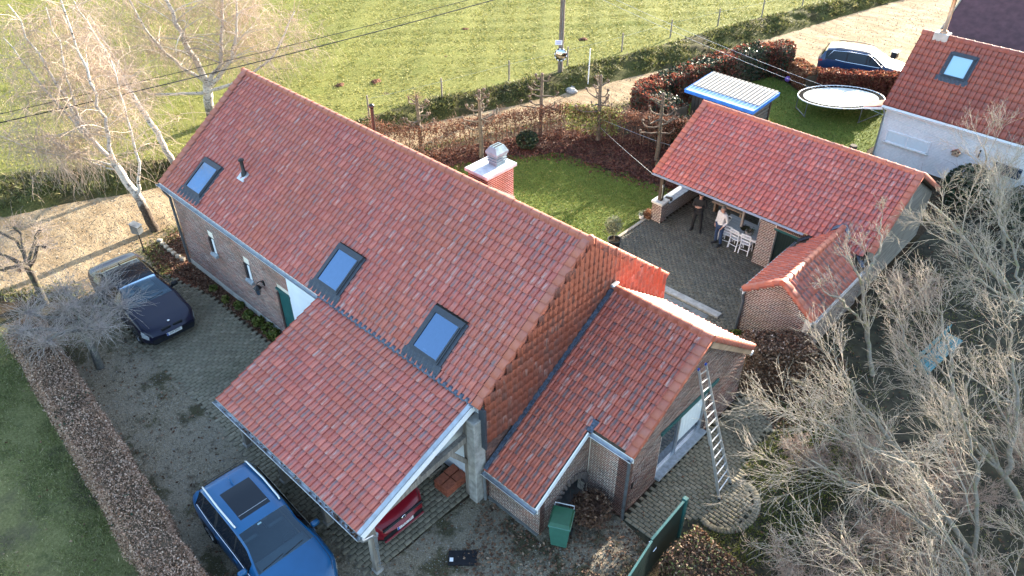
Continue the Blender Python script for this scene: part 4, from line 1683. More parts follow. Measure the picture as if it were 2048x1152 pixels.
def za(y):
    return HA - SA * abs(y - YA)


aa, ab, ac = (.14, YA - AF, za(YA - AF)), (XA1, YA - AF, za(YA - AF)), (.14, YA, HA)
XS = 1.93                                # side of the low part
YS = -2.03                               # eave of the high part
sl = math.hypot(1, SA)
vs_ = (YS - (YA - AF)) * sl
tiled(ann, aa, ab, ac, 'banded_tile', keep=lambda u, v: (u + .14 < XS or v > vs_) and u + .14 < XA1 - .13)
SAB = (HA - 2.21) / 2.93
tiled(ann, (XA1, 4.01, 2.21), (.14, 4.01, 2.21), (XA1, YA, HA), name='rear_roof_tile', rest='rear_tile_field')
deck(ann, (.14, YA - AF, za(YA - AF)), (XS - .02, YA - AF, za(YA - AF)), (.14, YS, za(YS)))
deck(ann, (.14, YS, za(YS)), (XA1 - .04, YS, za(YS)), (.14, YA, HA))
deck(ann, (XA1 - .04, 4.01, 2.21), (.14, 4.01, 2.21), (XA1 - .04, YA, HA - .003))
ridge(ann, (.12, YA, HA + .03), (XA1 + .02, YA, HA + .03))
verge(ann, (XA1 + .02, YS, za(YS)), (XA1 + .02, YA - .05, HA), (-1, 0, 0))
verge(ann, (XA1 + .02, 4.01, 2.21), (XA1 + .02, YA + .05, HA), (-1, 0, 0))
# verge of the low part: plain board with tile edge
m = MB()
p_, q_ = np.array((XS + .02, YA - AF, za(YA - AF) - .02)), np.array((XS + .02, YS - .05, za(YS) - .05))
m.bar(p_, q_, .03, .15, up=(0, -.5, 1))
m.build('bargeboard', MATS['white_paint'], ann)
MB().bar((XA1 - .02, YA + .1, HA - .24), (XA1 - .02, 3.95, 2.24 - .14), .05, .22, up=(0, .75, 1)).build('bargeboard', MATS['board_tan'], ann)
MB().bar((XA1 - .04, YS + .05, za(YS) - .17), (XA1 - .04, YA - .05, HA - .20), .04, .12, up=(0, -.6, 1)).build('bargeboard', MATS['board_tan'], ann)
MB().box((XA1 - .06, 4.0, 2.0), (.14, .12, .12)).build('gutter_end', MATS['white_paint'], ann)
gutter(ann, (.12, YA - AF - .06, za(YA - AF) - .05), (XS + .05, YA - AF - .06, za(YA - AF) - .05))
gutter(ann, (XS + .06, YS - .06, za(YS) - .05), (XA1 + .03, YS - .06, za(YS) - .05))
downpipe(ann, [(XA1 - .06, YS - .06, za(YS) - .1), (XA1 - .06, YS + .0, za(YS) - .3), (XA1 - .06, YS + .02, .02)], .045)
downpipe(ann, [(.2, YA - AF - .06, za(YA - AF) - .1), (.13, YA - AF - .0, .85), (.13, YA - AF + .02, .04)], .04, 'zinc')
MB().box((XS + .02, YS + .08, za(YS) + .12), (.2, .34, .02), M=Matrix.Rotation(math.atan(SA), 4, 'X')).build('step_flashing', MATS['lead'], ann)
# stepped lead along the tile-hung gable
n = 13
for s_, (ya_, yb_) in (('f', (YA - AF, YA)),):
    for k in range(n * 2 - 4):
        y = ya_ + (yb_ - ya_) * (k + .5) / (n * 2 - 4)
        o = MB().box((.17, y, za(y) + .085), (.12, (yb_ - ya_) / (n * 2 - 4) * sl * 1.1, .035), M=Matrix.Rotation(math.atan(SA) + rng.normal() * .05, 4, 'X'))
        o.build('lead_soaker', MATS['lead'], ann)
MB().box((.16, YA, HA + .12), (.13, .3, .1), bev=.03).build('lead_saddle', MATS['zinc'], ann)

GY0, GY1, GX = -1.93, 3.92, 3.12
# gable wall shell with the large window
WN = (-.42, 1.98, .24, 1.98)           # y0, y1, z0, z1


def gable_poly(y0, y1, z0=None):
    return None


m = MB()
for (y0, y1, z0, z1) in ((GY0, WN[0], 0, 9), (WN[1], GY1, 0, 9), (WN[0], WN[1], 0, WN[2]), (WN[0], WN[1], WN[3], 9)):
    ys = [y0] + ([YA] if y0 < YA < y1 else []) + [y1]
    poly = [(y0, z0), (y1, z0)]
    for y in reversed(ys):
        poly.append((y, min(z1, (za(y) if y <= YA else HA - SAB * (y - YA)) - .14)))
    m.prism(poly, -.3, 'x', GX)
m.build('gable_wall', MATS['mortar'], ann)


def gable_spans(z):
    z = z + .0
    y0, y1 = GY0, GY1
    y0 = max(y0, YA - (HA - .17 - z) / SA)
    y1 = min(y1, YA + (HA - .17 - z) / SAB)
    s = [(y0 - GY0, y1 - GY0)] if y1 > y0 else []
    if WN[2] - .03 < z < WN[3] + .12:
        s = minus(s, [(WN[0] - .02 - GY0, WN[1] + .02 - GY0)])
    return s


bricks(ann, (GX, GY0, 0), (0, 1, 0), (1, 0, 0), gable_spans, 4.3, step=.25)
wn = MB().box((GX - .12, (WN[0] + WN[1]) / 2, (WN[2] + WN[3]) / 2), (.02, WN[1] - WN[0], WN[3] - WN[2])).build('large_window', MATS['window_glass'], ann)
for y in (WN[0] + .03, .62, WN[1] - .03):
    MB().box((GX - .09, y, (WN[2] + WN[3]) / 2), (.06, .06, WN[3] - WN[2])).build('mullion', MATS['aluminium'], wn)
for z in (WN[2] + .03, WN[3] - .03):
    MB().box((GX - .09, (WN[0] + WN[1]) / 2, z), (.06, WN[1] - WN[0] - .12, .06)).build('rail', MATS['aluminium'], wn)
bl = MB()
V, F = [], []
for k in range(41):
    y = .68 + (WN[1] - .1 - .68) * k / 40
    x = GX - .098 + .003 * math.sin(k * 1.1)
    V += [(x, y, WN[2] + .42), (x, y, WN[3] - .06)]
for k in range(40):
    F.append((2 * k, 2 * k + 2, 2 * k + 3, 2 * k + 1))
bl.add(V, F).build('blind', MATS['blind_white'], wn)
MB().box((GX + .04, (WN[0] + WN[1]) / 2, WN[2] - .03), (.22, WN[1] - WN[0] + .04, .09), bev=.008).build('sill', MATS['stone_blue'], wn)
MB().box((GX + .02, (WN[0] + WN[1]) / 2 + .12, WN[3] + .06), (.06, WN[1] - WN[0] + .42, .12), bev=.006).build('lintel', MATS['green_paint'], wn)
for k in range(25):
    MB().box((GX - .03, WN[1] + .02, WN[2] + .05 + k * .068), (.11, .05, .052)).build('jamb_brick', MATS['brick'], wn)
MB().box((GX + .02, -1.62, 1.0), (.03, .05, .22)).build('wall_anchor', MATS['black_metal'], ann)
# side wall below the high eave, open porch below the low eave
MB().box((2.5, YS + .22, za(YS) / 2 - .07), (1.24, .24, za(YS) - .15)).build('side_wall', MATS['mortar'], ann)
bricks(ann, (XS, YS + .10, 0), (1, 0, 0), (0, -1, 0), lambda z: [(0, GX - XS)], za(YS) - .12, limit=300, step=.25, name='side_brick', rest='side_brickwork')
LZ = za(YA - AF) - .1
MB().box((1.0, YA - AF + .28, LZ / 2), (1.8, .2, LZ)).build('low_wall', MATS['mortar'], ann)
bricks(ann, (.1, YA - AF + .18, 0), (1, 0, 0), (0, -1, 0), lambda z: [(0, 1.8)], LZ, limit=200, step=.25, name='low_brick', rest='low_brickwork')
for x in (.5, 1.55):
    MB().box((x, YA - AF + .155, 1.05), (.03, .03, .2)).build('wall_anchor', MATS['black_metal'], ann)
# arched side of the porch
YP0, YP1 = YA - AF + .2, YS + .1
ay, ar, az = -2.62, .60, .42


def arch_cut(z):
    if z < az:
        return (ay - ar, ay + ar)
    if z < az + ar:
        h = math.sqrt(max(0, ar * ar - (z - az) ** 2))
        return (ay - h, ay + h)
    return (0, 0)


def arch_spans(z):
    y0 = YP0
    y0 = max(y0, YA - (HA - .2 - z) / SA)
    if y0 >= YP1:
        return []
    c = arch_cut(z)
    return minus([(y0 - YP0, YP1 - YP0)], [(c[0] - YP0, c[1] - YP0)] if c != (0, 0) else [])


m = MB()
zz = np.arange(0, za(YP1) - .2, .05)
for z in zz:
    for a_, b_ in arch_spans(z + .025):
        m.box((XS - .14, YP0 + (a_ + b_) / 2, z + .025), (.22, b_ - a_, .05))
m.build('arch_wall', MATS['mortar'], ann)
bricks(ann, (XS - .03, YP0, 0), (0, 1, 0), (1, 0, 0), arch_spans, za(YP1) - .2, limit=200, step=.25, name='arch_wall_brick', rest='arch_brickwork')
for k in range(15):
    a_ = math.pi * (k + .5) / 15
    MB().box((XS - .05, ay + (ar + .07) * math.cos(a_), az + (ar + .07) * math.sin(a_)), (.16, .20, .075), M=Matrix.Rotation(a_, 4, 'X')).build('arch_brick', MATS['brick_grey'], ann)
MB().box((1.5, 3.76, 1.05), (3.04, .24, 2.1)).build('rear_wall', MATS['mortar'], ann)
MB().box((.98, -1.75, 1.0), (1.9, .1, 2.0)).build('porch_back_wall', MATS['brick_grey'], ann)
MB().box((1.0, -2.9, .02), (1.8, 2.1, .04)).build('porch_floor', MATS['concrete_dark'], ann)

# ------------------------------------------------------------------ open barn across the patio
barn = thing('open_barn', 'red tiled barn with open front behind the patio', 'barn', (-.5, 14, 0), w=True)
OX0, OX1, OYF, OZE, OYR, OZR = -4.88, 3.89, 10.59, 2.24, 13.82, 4.15
OYB = 17.05
ba, bb, bc = (OX0, OYF, OZE), (OX1, OYF, OZE), (OX0, OYR, OZR)
EXX, EXH, EXW = 2.62, 2.68, 1.22       # the small wing that meets this roof
so = (OZR - OZE) / (OYR - OYF)


def barn_keep(u, v):
    x, y = OX0 + u, OYF + v / math.hypot(1, so)
    z = OZE + so * (y - OYF)
    wing = EXH - (EXH - 1.8) / EXW * abs(x - EXX)
    return not (z < wing - .08 and abs(x - EXX) < EXW) and u < 8.65


tiled(barn, ba, bb, bc, keep=barn_keep)
deck(barn, ba, (1.3, OYF, OZE), bc, th=.06)
deck(barn, (1.3, OYF + .9, OZE + so * .9), (OX1, OYF + .9, OZE + so * .9), (1.3, OYR, OZR))
tiled(barn, (OX1, OYB, OZE), (OX0, OYB, OZE), (OX1, OYR, OZR), name='rear_roof_tile', rest='rear_tile_field', limit=0)
deck(barn, (OX1, OYB, OZE), (OX0, OYB, OZE), (OX1, OYR, OZR - .002))
ridge(barn, (OX0 - .03, OYR, OZR + .03), (OX1 + .03, OYR, OZR + .03))
verge(barn, (OX1 + .05, OYB, OZE), (OX1 + .05, OYR + .05, OZR), (-1, 0, 0))
verge(barn, (OX1 + .05, OYF + .2, OZE + so * .2), (OX1 + .05, OYR - .05, OZR), (-1, 0, 0))
verge(barn, (OX0 - .02, OYF, OZE), (OX0 - .02, OYR - .05, OZR), (1, 0, 0))
gutter(barn, (OX0, OYF - .05, OZE - .01), (1.55, OYF - .05, OZE - .01), .05, fascia=False)
# near gable: horizontal boards
MB().prism([(10.7, .4), (16.95, .4), (16.95, OZE - .1), (OYR, OZR - .18), (10.7, OZE - .1)], .1, 'x', 3.6).build('gable_wall', MATS['dark_timber'], barn)
z = .1
while z < OZR - .3:
    y0 = max(10.62, OYF + (z + .30 - OZE) / so)
    y1 = min(17.0, OYB - (z + .30 - OZE) / so)
    if y1 - y0 > .2:
        MB().box((3.73, (y0 + y1) / 2, z + .075), (.03, y1 - y0, .15), M=Matrix.Rotation(R(-6), 4, 'Y')).build('gable_board', MATS['board_grey'], barn)
    z += .148
MB().box((-.5, 16.85, 1.2), (8.4, .12, 2.4)).build('back_wall', MATS['dark_timber'], barn)
MB().box((0.2, 13.9, 1.2), (.12, 5.8, 2.4)).build('inner_wall', MATS['dark_timber'], barn)
# brick piers and doorway
m = MB().box((.12, 11.1, 1.05), (.66, .44, 2.1))
pr = m.build('pier', MATS['mortar'], barn)
bricks(pr, (-.21, 10.88, 0), (1, 0, 0), (0, -1, 0), lambda z: [(0, .66)], 2.08, limit=140, name='pier_brick', rest='pier_brickwork')
bricks(pr, (-.21, 11.32, 0), (0, -1, 0), (-1, 0, 0), lambda z: [(0, .44)], 2.08, limit=80, name='pier_brick', rest='pier_brickwork')
MB().box((1.0, 11.0, 1.98), (1.2, .3, .26)).build('lintel_wall', MATS['mortar'], barn)
for k in range(17):
    MB().box((.48 + k * .066, 10.845, 1.97), (.052, .03, .19)).build('soldier_brick', MATS['brick'], barn)
MB().box((.95, 10.90, 1.80), (1.15, .12, .09)).build('door_lintel', MATS['green_paint'], barn)
d_ = MB().box((.95, 11.06, .9), (1.0, .05, 1.76)).build('plank_door', MATS['green_dark'], barn)
for k in range(10):
    MB().box((.50 + k * .1, 11.03, .9), (.088, .02, 1.7)).build('door_plank', MATS['green_dark'], d_)
MB().box((1.30, 10.99, 1.25), (.12, .03, .04)).build('latch', MATS['aluminium'], d_)
# left pier with timber post and low wall
lp = MB().box((-4.58, 10.96, .42), (.46, .46, .84)).build('corner_pier', MATS['mortar'], barn)
for o_, d1, d2, w_ in (((-4.81, 10.73, 0), (1, 0, 0), (0, -1, 0), .46), ((-4.35, 10.73, 0), (0, 1, 0), (1, 0, 0), .46)):
    bricks(lp, o_, d1, d2, lambda z: [(0, .46)], .84, limit=60, name='pier_brick', rest='pier_brickwork')
MB().box((-4.58, 10.96, .89), (.56, .56, .1), bev=.012).build('pier_cap', MATS['stone_white'], lp)
MB().box((-4.6, 10.96, 1.57), (.17, .17, 1.28), bev=.01).build('post', MATS['dark_timber'], barn)
lw = MB().box((-4.58, 13.3, .36), (.3, 4.2, .72)).build('low_wall', MATS['mortar'], barn)
bricks(lw, (-4.43, 11.2, 0), (0, 1, 0), (1, 0, 0), lambda z: [(0, 4.2)], .7, 'brick_grey', limit=160, name='low_wall_brick', rest='low_wall_brickwork')
MB().box((-4.55, 13.2, .755), (.5, 3.95, .06), bev=.008).build('wall_coping', MATS['stone_blue'], lw)
MB().bar((OX0 + .1, OYF + .45, 2.30), (1.2, OYF + .45, 2.30), .12, .15).build('eaves_beam', MATS['dark_timber'], barn)
MB().box((-.95, 10.98, 1.7), (.09, .09, .9)).build('hanging_post', MATS['grey_timber'], barn)

# small wing with its ridge across
wing = thing('barn_wing', 'small gabled brick wing with red tiles joining the barn', 'outbuilding', (EXX, 9, 0), w=True)
EY0, EY1, EZ = 6.80, 11.25, 1.80
es = (EXH - EZ) / EXW


def wing_keep(side):
    def k(u, v):
        # stops at the barn roof
        z = EZ + v * es / math.hypot(1, es)
        y = (EY0 + u) if side < 0 else (EY1 - u)
        y = EY0 + u if side > 0 else EY1 - u
        return z > OZE + so * (y - OYF) - .02
    return k


l0 = (EXX - EXW, EY1, EZ)
tiled(wing, l0, (EXX - EXW, EY0, EZ), (EXX, EY1, EXH), 'banded_tile', keep=wing_keep(-1))
tiled(wing, (EXX + EXW, EY0, EZ), (EXX + EXW, EY1, EZ), (EXX, EY0, EXH), 'banded_tile', keep=wing_keep(1))
deck(wing, l0, (EXX - EXW, EY0 + .04, EZ), (EXX, EY1, EXH), th=.06)
deck(wing, (EXX + EXW, EY0 + .04, EZ), (EXX + EXW, EY1, EZ), (EXX, EY0 + .04, EXH), th=.06)
ridge(wing, (EXX, EY1 - .1, EXH + .03), (EXX, EY0 - .02, EXH + .03), .3)
verge(wing, (EXX - EXW, EY0 - .02, EZ), (EXX - .05, EY0 - .02, EXH), (0, 1, 0))
verge(wing, (EXX + EXW, EY0 - .02, EZ), (EXX + .05, EY0 - .02, EXH), (0, 1, 0))
for sgn in (-1, 1):
    a_ = np.array((EXX + sgn * .02, EY1 - .02, EXH + .10))
    xb = EXX + sgn * EXW
    yb = OYF + (EZ - OZE) / so
    b_ = np.array((EXX + sgn * EXW * .98, max(yb, OYF - .1) + .05, EZ + .12))
    MB().bar(a_, b_, .16, .03).build('valley_flashing', MATS['lead'], wing)
MB().prism([(EXX - 1.14, 0), (EXX + 1.14, 0), (EXX + 1.14, EZ), (EXX, EXH - .12), (EXX - 1.14, EZ)], .25, 'y', EY0 + .12).build('gable_wall', MATS['mortar'], wing)


def wing_spans(z):
    h = 1.14 if z < EZ - .02 else max(0, (EXH - .16 - z) / es)
    return [(1.14 - h, 1.14 + h)] if h > .05 else []


bricks(wing, (EXX - 1.14, EY0 + .12, 0), (1, 0, 0), (0, -1, 0), wing_spans, EXH, step=.5)
MB().box((EXX + 1.05, 9.0, .85), (.2, 4.2, 1.7)).build('side_wall', MATS['mortar'], wing)
bricks(wing, (EXX + 1.15, EY0 + .14, 0), (0, 1, 0), (1, 0, 0), lambda z: [(0, 4.2)], 1.66, 'brick_grey', limit=300, name='side_brick', rest='side_brickwork')
MB().box((EXX - 1.05, 9.0, .85), (.2, 4.0, 1.7)).build('side_wall', MATS['mortar'], wing)
bricks(wing, (EXX - 1.15, 11.1, 0), (0, -1, 0), (-1, 0, 0), lambda z: [(0, 4.2)], 1.66, limit=60, name='side_brick', rest='side_brickwork')
gutter(wing, (EXX - EXW - .05, EY1 - .6, EZ - .04), (EXX - EXW - .05, EY0 - .02, EZ - .04), .05, inward=(1, 0, 0))
gutter(wing, (EXX + EXW + .05, EY0 - .02, EZ - .04), (EXX + EXW + .05, EY1 - .7, EZ - .04), .05, inward=(-1, 0, 0))
downpipe(wing, [(EXX - EXW - .05, EY0 + .02, EZ - .08), (EXX - EXW + .03, EY0 + .04, EZ - .35), (EXX - EXW + .06, EY0 + .06, EZ - .5), (EXX - EXW + .02, EY0 + .05, .03)], .045, 'zinc_dark')
downpipe(wing, [(EXX + EXW, EY0 + .05, EZ - .08), (EXX + EXW + .02, EY0 + .05, .03)], .045, 'zinc_dark')

# ------------------------------------------------------------------ neighbour's white house
nb = thing('neighbour_house', 'white painted brick house with dark red tiled roof behind the barn', 'house', (4, 24, 0), w=True)
NX0, NX1, NYF, NZE, NYR, NZR, NYB = -.55, 12.5, 22.35, 2.62, 24.9, 5.28, 27.45
MB().box((6, 22.78, 1.32), (12.8, .3, 2.64)).build('front_wall', MATS['painted_brick_white'], nb)
MB().prism([(22.66, 0), (27.2, 0), (27.2, 2.6), (NYR, NZR - .15), (22.66, 2.6)], .3, 'x', -.39).build('gable_wall', MATS['painted_brick_white'], nb)
na, nbb, nc_ = (NX0, NYF, NZE), (NX1, NYF, NZE), (NX0, NYR, NZR)
ON, dun, dvn, dnn, WN_, HN_ = slope_axes(na, nbb, nc_)
nw = (2.62 - .42, 3.75 - .42, 2.05, 3.0)
deck(nb, na, nbb, nc_)
deck(nb, (NX1, NYB, NZE), (NX0, NYB, NZE), (NX1, NYR, NZR - .003))
tiled(nb, na, nbb, nc_, 'neighbour_tile', TILE_N, .235, .33)
ridge(nb, (NX0, NYR, NZR + .03), (NX1, NYR, NZR + .03), .36, .12, 'neighbour_tile')
roof_window(nb, ON, dun, dvn, dnn, 1.62, 2.62, 1.92, 3.05, open_room=False, pane='pale_pane', apron=.22)
gutter(nb, (NX0, NYF - .06, NZE - .05), (NX1, NYF - .06, NZE - .05), .06, 'white_paint')
w1 = MB().box((.9, 22.62, 1.16), (1.9, .03, .52)).build('window', MATS['blind_white'], nb)
for x in (-.05, .9, 1.85):
    MB().box((x, 22.60, 1.16), (.05, .05, .52)).build('window_frame', MATS['white_paint'], w1)
for z in (.9, 1.42):
    MB().box((.9, 22.60, z), (1.95, .05, .05)).build('window_frame', MATS['white_paint'], w1)
MB().box((.9, 22.58, .85), (2.05, .1, .05)).build('sill', MATS['stone_white'], w1)
w2 = MB().box((5.1, 22.62, 1.25), (1.1, .03, .5)).build('window', MATS['window_glass'], nb)
MB().box((5.1, 22.58, .96), (1.2, .1, .05)).build('sill', MATS['stone_white'], w2)
MB().box((3.87, 22.60, 1.62), (.06, .05, .35)).build('wall_anchor', MATS['black_metal'], nb)
downpipe(nb, [(NX0 + .05, NYF, NZE - .1), (NX0 + .15, 22.5, 2.2), (NX0 + .2, 22.55, .05)], .04, 'zinc')
cs = MB().box((.28, 24.95, 5.2), (.62, .5, .5), bev=.02).build('chimney', MATS['render_grey'], nb)
MB().lathe([(.16, .0), (.15, .08), (.085, .1), (.085, 1.45), (.08, 1.5)], (.3, 24.95, 5.45), 12).build('flue_pipe', MATS['copper_pipe'], cs, True)
MB().lathe([(.0, 1.75), (.13, 1.72), (.14, 1.6), (.09, 1.52)], (.3, 24.95, 5.45), 12).build('flue_cap', MATS['aluminium'], cs, True)
# porch canopy on its left corner
MB().prism([(-1.35, 2.15), (-.55, 2.45), (-.55, 2.52), (-1.4, 2.22)], .9, 'y', 22.5).build('canopy', MATS['neighbour_tile'], nb)
MB().bar((-1.35, 22.5, 2.17), (-.5, 22.5, 2.4), .05, .1).build('canopy_edge', MATS['white_paint'], nb)

# darker roof of the next building
db = thing('dark_roofed_house', 'building with a plain dark brown roof at the upper right edge', 'house', (4, 31, 0), w=True)
da, dbb, dc = (-.9, 27.9, 3.4), (4.6, 27.9, 3.4), (-.9, 32.5, 6.0)
deck(db, da, dbb, dc, th=.15, mat='dark_slate', name='roof')
deck(db, (4.6, 37.1, 3.4), (-.9, 37.1, 3.4), (4.6, 32.5, 6.0 - .002), th=.15, mat='dark_slate', name='roof')
MB().prism([(28.2, 0), (36.8, 0), (36.8, 3.3), (32.5, 5.75), (28.2, 3.3)], .3, 'x', -.6).build('gable_wall', MATS['brick_red'], db)
MB().box((1.85, 28.35, 1.65), (4.9, .3, 3.3)).build('front_wall', MATS['brick_red'], db)
MB().bar((-.95, 27.9, 3.33), (-.95, 32.5, 5.93), .06, .2).build('bargeboard', MATS['stone_tan'], db)

# ------------------------------------------------------------------ trees, hedges, shrubs
def curve(p, d, L, K=5, wander=.18, grav=0.0, up=0.0):
    """Wandering polyline of K points."""
    pts = [np.array(p, float)]
    d = unit(d)
    for _ in range(K - 1):
        d = unit(d + rng.normal(size=3) * wander + np.array((0, 0, up - grav)))
        pts.append(pts[-1] + d * L / (K - 1))
    return np.array(pts)


def taper(r0, r1, K):
    return np.linspace(r0, r1, K)


TWIG_MIN = .0036


def grow(out, p, d, L, r, level, spec):
    """spec[level] = (children, length factor, angle, wander, gravity, up)."""
    n, lf, ang, wan, grav, up = spec[level]
    K = 6 if level < 2 else 4
    pts = curve(p, d, L, K, wan, grav, up)
    last = level == len(spec) - 1
    out.append((pts, taper(r, max(.0022, r * (.35 if not last else .45)), K)))
    if last:
        return
    for k in range(n):
        f = .25 + .75 * (k + rng.random()) / n
        i = min(K - 2, int(f * (K - 1)))
        q = pts[i] + (pts[i + 1] - pts[i]) * (f * (K - 1) - i)
        ax = unit(pts[i + 1] - pts[i])
        side = unit(np.cross(ax, rng.normal(size=3)))
        a = ang * (.6 + .8 * rng.random())
        nd = ax * math.cos(a) + side * math.sin(a)
        grow(out, q, nd, L * lf * (.6 + .7 * rng.random()) * (1.15 - .45 * f), max(TWIG_MIN, r * (1 - .55 * f) * .55), level + 1, spec)


def split_tree(name, label, branches, mat, loc, cat='tree', group=None, rmin=.035, twig_name='crown', trunk_name='trunk', sides=(7, 3)):
    t = thing(name, label, cat, loc, group=group, w=True)
    thick = [b for b in branches if b[1][0] >= rmin]
    thin = [b for b in branches if b[1][0] < rmin]
    if thick:
        tube_obj(trunk_name, thick, MATS[mat], t, sides[0])
    if thin:
        kind(tube_obj(twig_name, thin, MATS[mat], t, sides[1]), 'stuff')
    return t


# ---- birches along the track
def birch(loc, stems, label, seed, spread=1.0, ntw=7, tw=1.0):
    global rng
    keep_rng = rng
    rng = np.random.default_rng(seed)
    out = []
    for pts, r0, r1 in stems:
        P = np.array(pts, float)
        s = np.linspace(0, len(P) - 1, 14)
        Q = np.c_[[np.interp(s, np.arange(len(P)), P[:, i]) for i in range(3)]].T
        Q[1:-1] += rng.normal(size=(12, 3)) * np.array([1, 1, 0]) * np.linalg.norm(P[-1] - P[0]) * .007
        out.append((Q, taper(r0, r1, 14)))
        top = Q[-1][2]
        n = int(len(P) * 4 + 8)
        for k in range(n):
            f = .28 + .72 * (k + rng.random()) / n
            i = min(12, int(f * 13))
            q = Q[i]
            if q[2] < 3.0:
                continue
            az = rng.random() * 2 * math.pi
            d = np.array((math.cos(az), math.sin(az), .75))
            L = (2.6 - 1.2 * f) * (.6 + .7 * rng.random()) * spread
            b = curve(q, d, L, 7, .16, .10)
            rr = r0 * .26 * (1 - .5 * f)
            out.append((b, taper(max(.012, rr), .006, 7)))
            for m in range(8):
                j = 1 + m % 6
                d2 = unit(b[j] - b[j - 1] + rng.normal(size=3) * .8)
                c = curve(b[j], d2, .9 * (.5 + rng.random()) * spread, 5, .2, .12)
                out.append((c, taper(.008, .0045, 5)))
                for w in range(ntw):
                    e = c[1 + w % 4]
                    d3 = unit(rng.normal(size=3) * .55 + np.array((0, 0, -.55)))
                    out.append((curve(e, d3, (.5 + .8 * rng.random()) * tw, 4, .14, .38), taper(.0042, .0028, 4)))
    t = split_tree('birch_tree', label, out, 'birch_bark', loc, group='birches beside the track', rmin=.02, sides=(7, 3))
    rng = keep_rng
    return t


birch((-19.1, -3.8, 0), [
    ([(-19.1, -3.8, -.1), (-19.4, -3.9, 1.4), (-19.8, -4.2, 2.9)], .20, .14),
    ([(-19.8, -4.2, 2.9), (-20.7, -4.6, 4.2), (-21.6, -4.8, 6.2), (-22.6, -5.0, 8.6)], .095, .025),
    ([(-19.8, -4.2, 2.9), (-20.0, -4.0, 4.4), (-20.6, -3.8, 6.2), (-21.4, -3.6, 9.0)], .095, .025),
    ([(-19.4, -3.9, 1.6), (-19.2, -3.6, 2.6), (-19.6, -3.3, 4.4), (-20.2, -3.0, 6.6)], .075, .02),
    ([(-19.8, -4.1, 2.8), (-20.6, -5.0, 3.2), (-21.2, -6.2, 3.7), (-21.8, -7.2, 4.6)], .045, .012),
    ([(-20.7, -4.6, 4.2), (-21.4, -4.3, 5.8), (-22.0, -4.0, 8.4)], .06, .02),
    ([(-20.2, -4.4, 3.5), (-21.2, -5.0, 5.2), (-22.4, -5.6, 7.6)], .07, .02),
    ([(-19.7, -4.1, 2.6), (-20.3, -4.9, 3.1), (-21.0, -5.7, 4.0)], .04, .015)],
    'nearest birch with black cracked foot and forked white trunk beside the mailbox', 11, 1.1, ntw=3)
birch((-23.0, -.8, .3), [
    ([(-23.0, -.8, .2), (-23.4, -1.0, 2.0), (-23.8, -1.3, 3.4)], .14, .11),
    ([(-23.8, -1.3, 3.4), (-24.2, -1.6, 5.0), (-24.8, -2.1, 7.6)], .10, .02),
    ([(-23.8, -1.3, 3.4), (-24.7, -1.2, 4.6), (-26.0, -1.3, 6.6)], .08, .02)],
    'slender single-stemmed birch just behind the house corner', 12, 1.1, ntw=4)
birch((-25.4, 2.5, .5), [
    ([(-25.35, 2.5, .3), (-25.4, 2.6, 1.7), (-25.4, 2.75, 2.4)], .25, .22),
    ([(-25.4, 2.75, 2.4), (-25.8, 2.45, 4.2), (-25.9, 2.1, 6.2), (-26.2, 1.9, 8.5)], .17, .04),
    ([(-25.4, 2.75, 2.4), (-25.0, 3.5, 3.4), (-25.2, 4.2, 5.4), (-25.6, 4.9, 7.5)], .13, .04),
    ([(-25.4, 2.75, 2.2), (-24.6, 3.7, 3.4), (-24.2, 4.3, 5.0), (-24.3, 4.8, 7.2)], .12, .03),
    ([(-25.4, 2.75, 2.1), (-24.2, 3.9, 2.6), (-23.2, 5.2, 3.6), (-22.8, 6.6, 5.6)], .09, .03),
    ([(-25.4, 2.75, 2.5), (-26.2, 2.0, 3.4), (-26.8, 1.2, 5.0), (-27.0, .8, 7.0)], .10, .03),
    ([(-25.4, 2.7, 2.0), (-25.6, 1.4, 2.3), (-25.8, .2, 2.6), (-26.0, -.8, 3.4)], .09, .03)],
    'many-stemmed birch with wide drooping twigs behind the farmhouse roof ridge', 13, 1.3, ntw=5, tw=1.0)


# ---- pollarded planes with long grey shoots
def shoots(out, c, n, L, r=.0062, flat=.5, droop=.16):
    for _ in range(n):
        d = rng.normal(size=3)
        d[2] = abs(d[2]) * flat + .1
        g = curve(c + rng.normal(size=3) * .07, d, L * (.3 + .9 * rng.random()), 6, .17, droop * 1.6 * rng.random() ** 2)
        out.append((g, taper(r * (.7 + .5 * rng.random()), .0028, 6)))
        if L > .5 and rng.random() < .6:
            out.append((curve(g[3], unit(g[4] - g[3] + rng.normal(size=3) * .7), L * .35, 4, .2), taper(.0045, .0025, 4)))


def plane_tree(loc, h, arms, label, seed, nsh, L, lean=(0, 0), mat='grey_bark'):
    global rng
    keep_rng = rng
    rng = np.random.default_rng(seed)
    x, y = loc
    out = [(np.array([(x, y, -.1), (x - .02, y + .02, h * .5), (x + lean[0], y + lean[1], h)]), np.array([.14, .115, .12]))]
    top = np.array((x + lean[0], y + lean[1], h))
    for (ax, ay, az) in arms:
        e = top + np.array((ax, ay, az))
        mid = top + np.array((ax, ay, 0)) * .5 + np.array((rng.normal() * .15, rng.normal() * .15, az * .75))
        P = np.array([top, (top + mid) / 2 + rng.normal(size=3) * .05, mid, (mid + e) / 2 + rng.normal(size=3) * .08, e])
        out.append((P, np.array([.085, .06, .055, .05, .062])))
        if nsh:
            shoots(out, e, nsh, L)
            shoots(out, mid, nsh // 4, L)
    t = split_tree('plane_tree', label, out, mat, (x, y, 0), rmin=.03, twig_name='shoots')
    rng = keep_rng
    return t


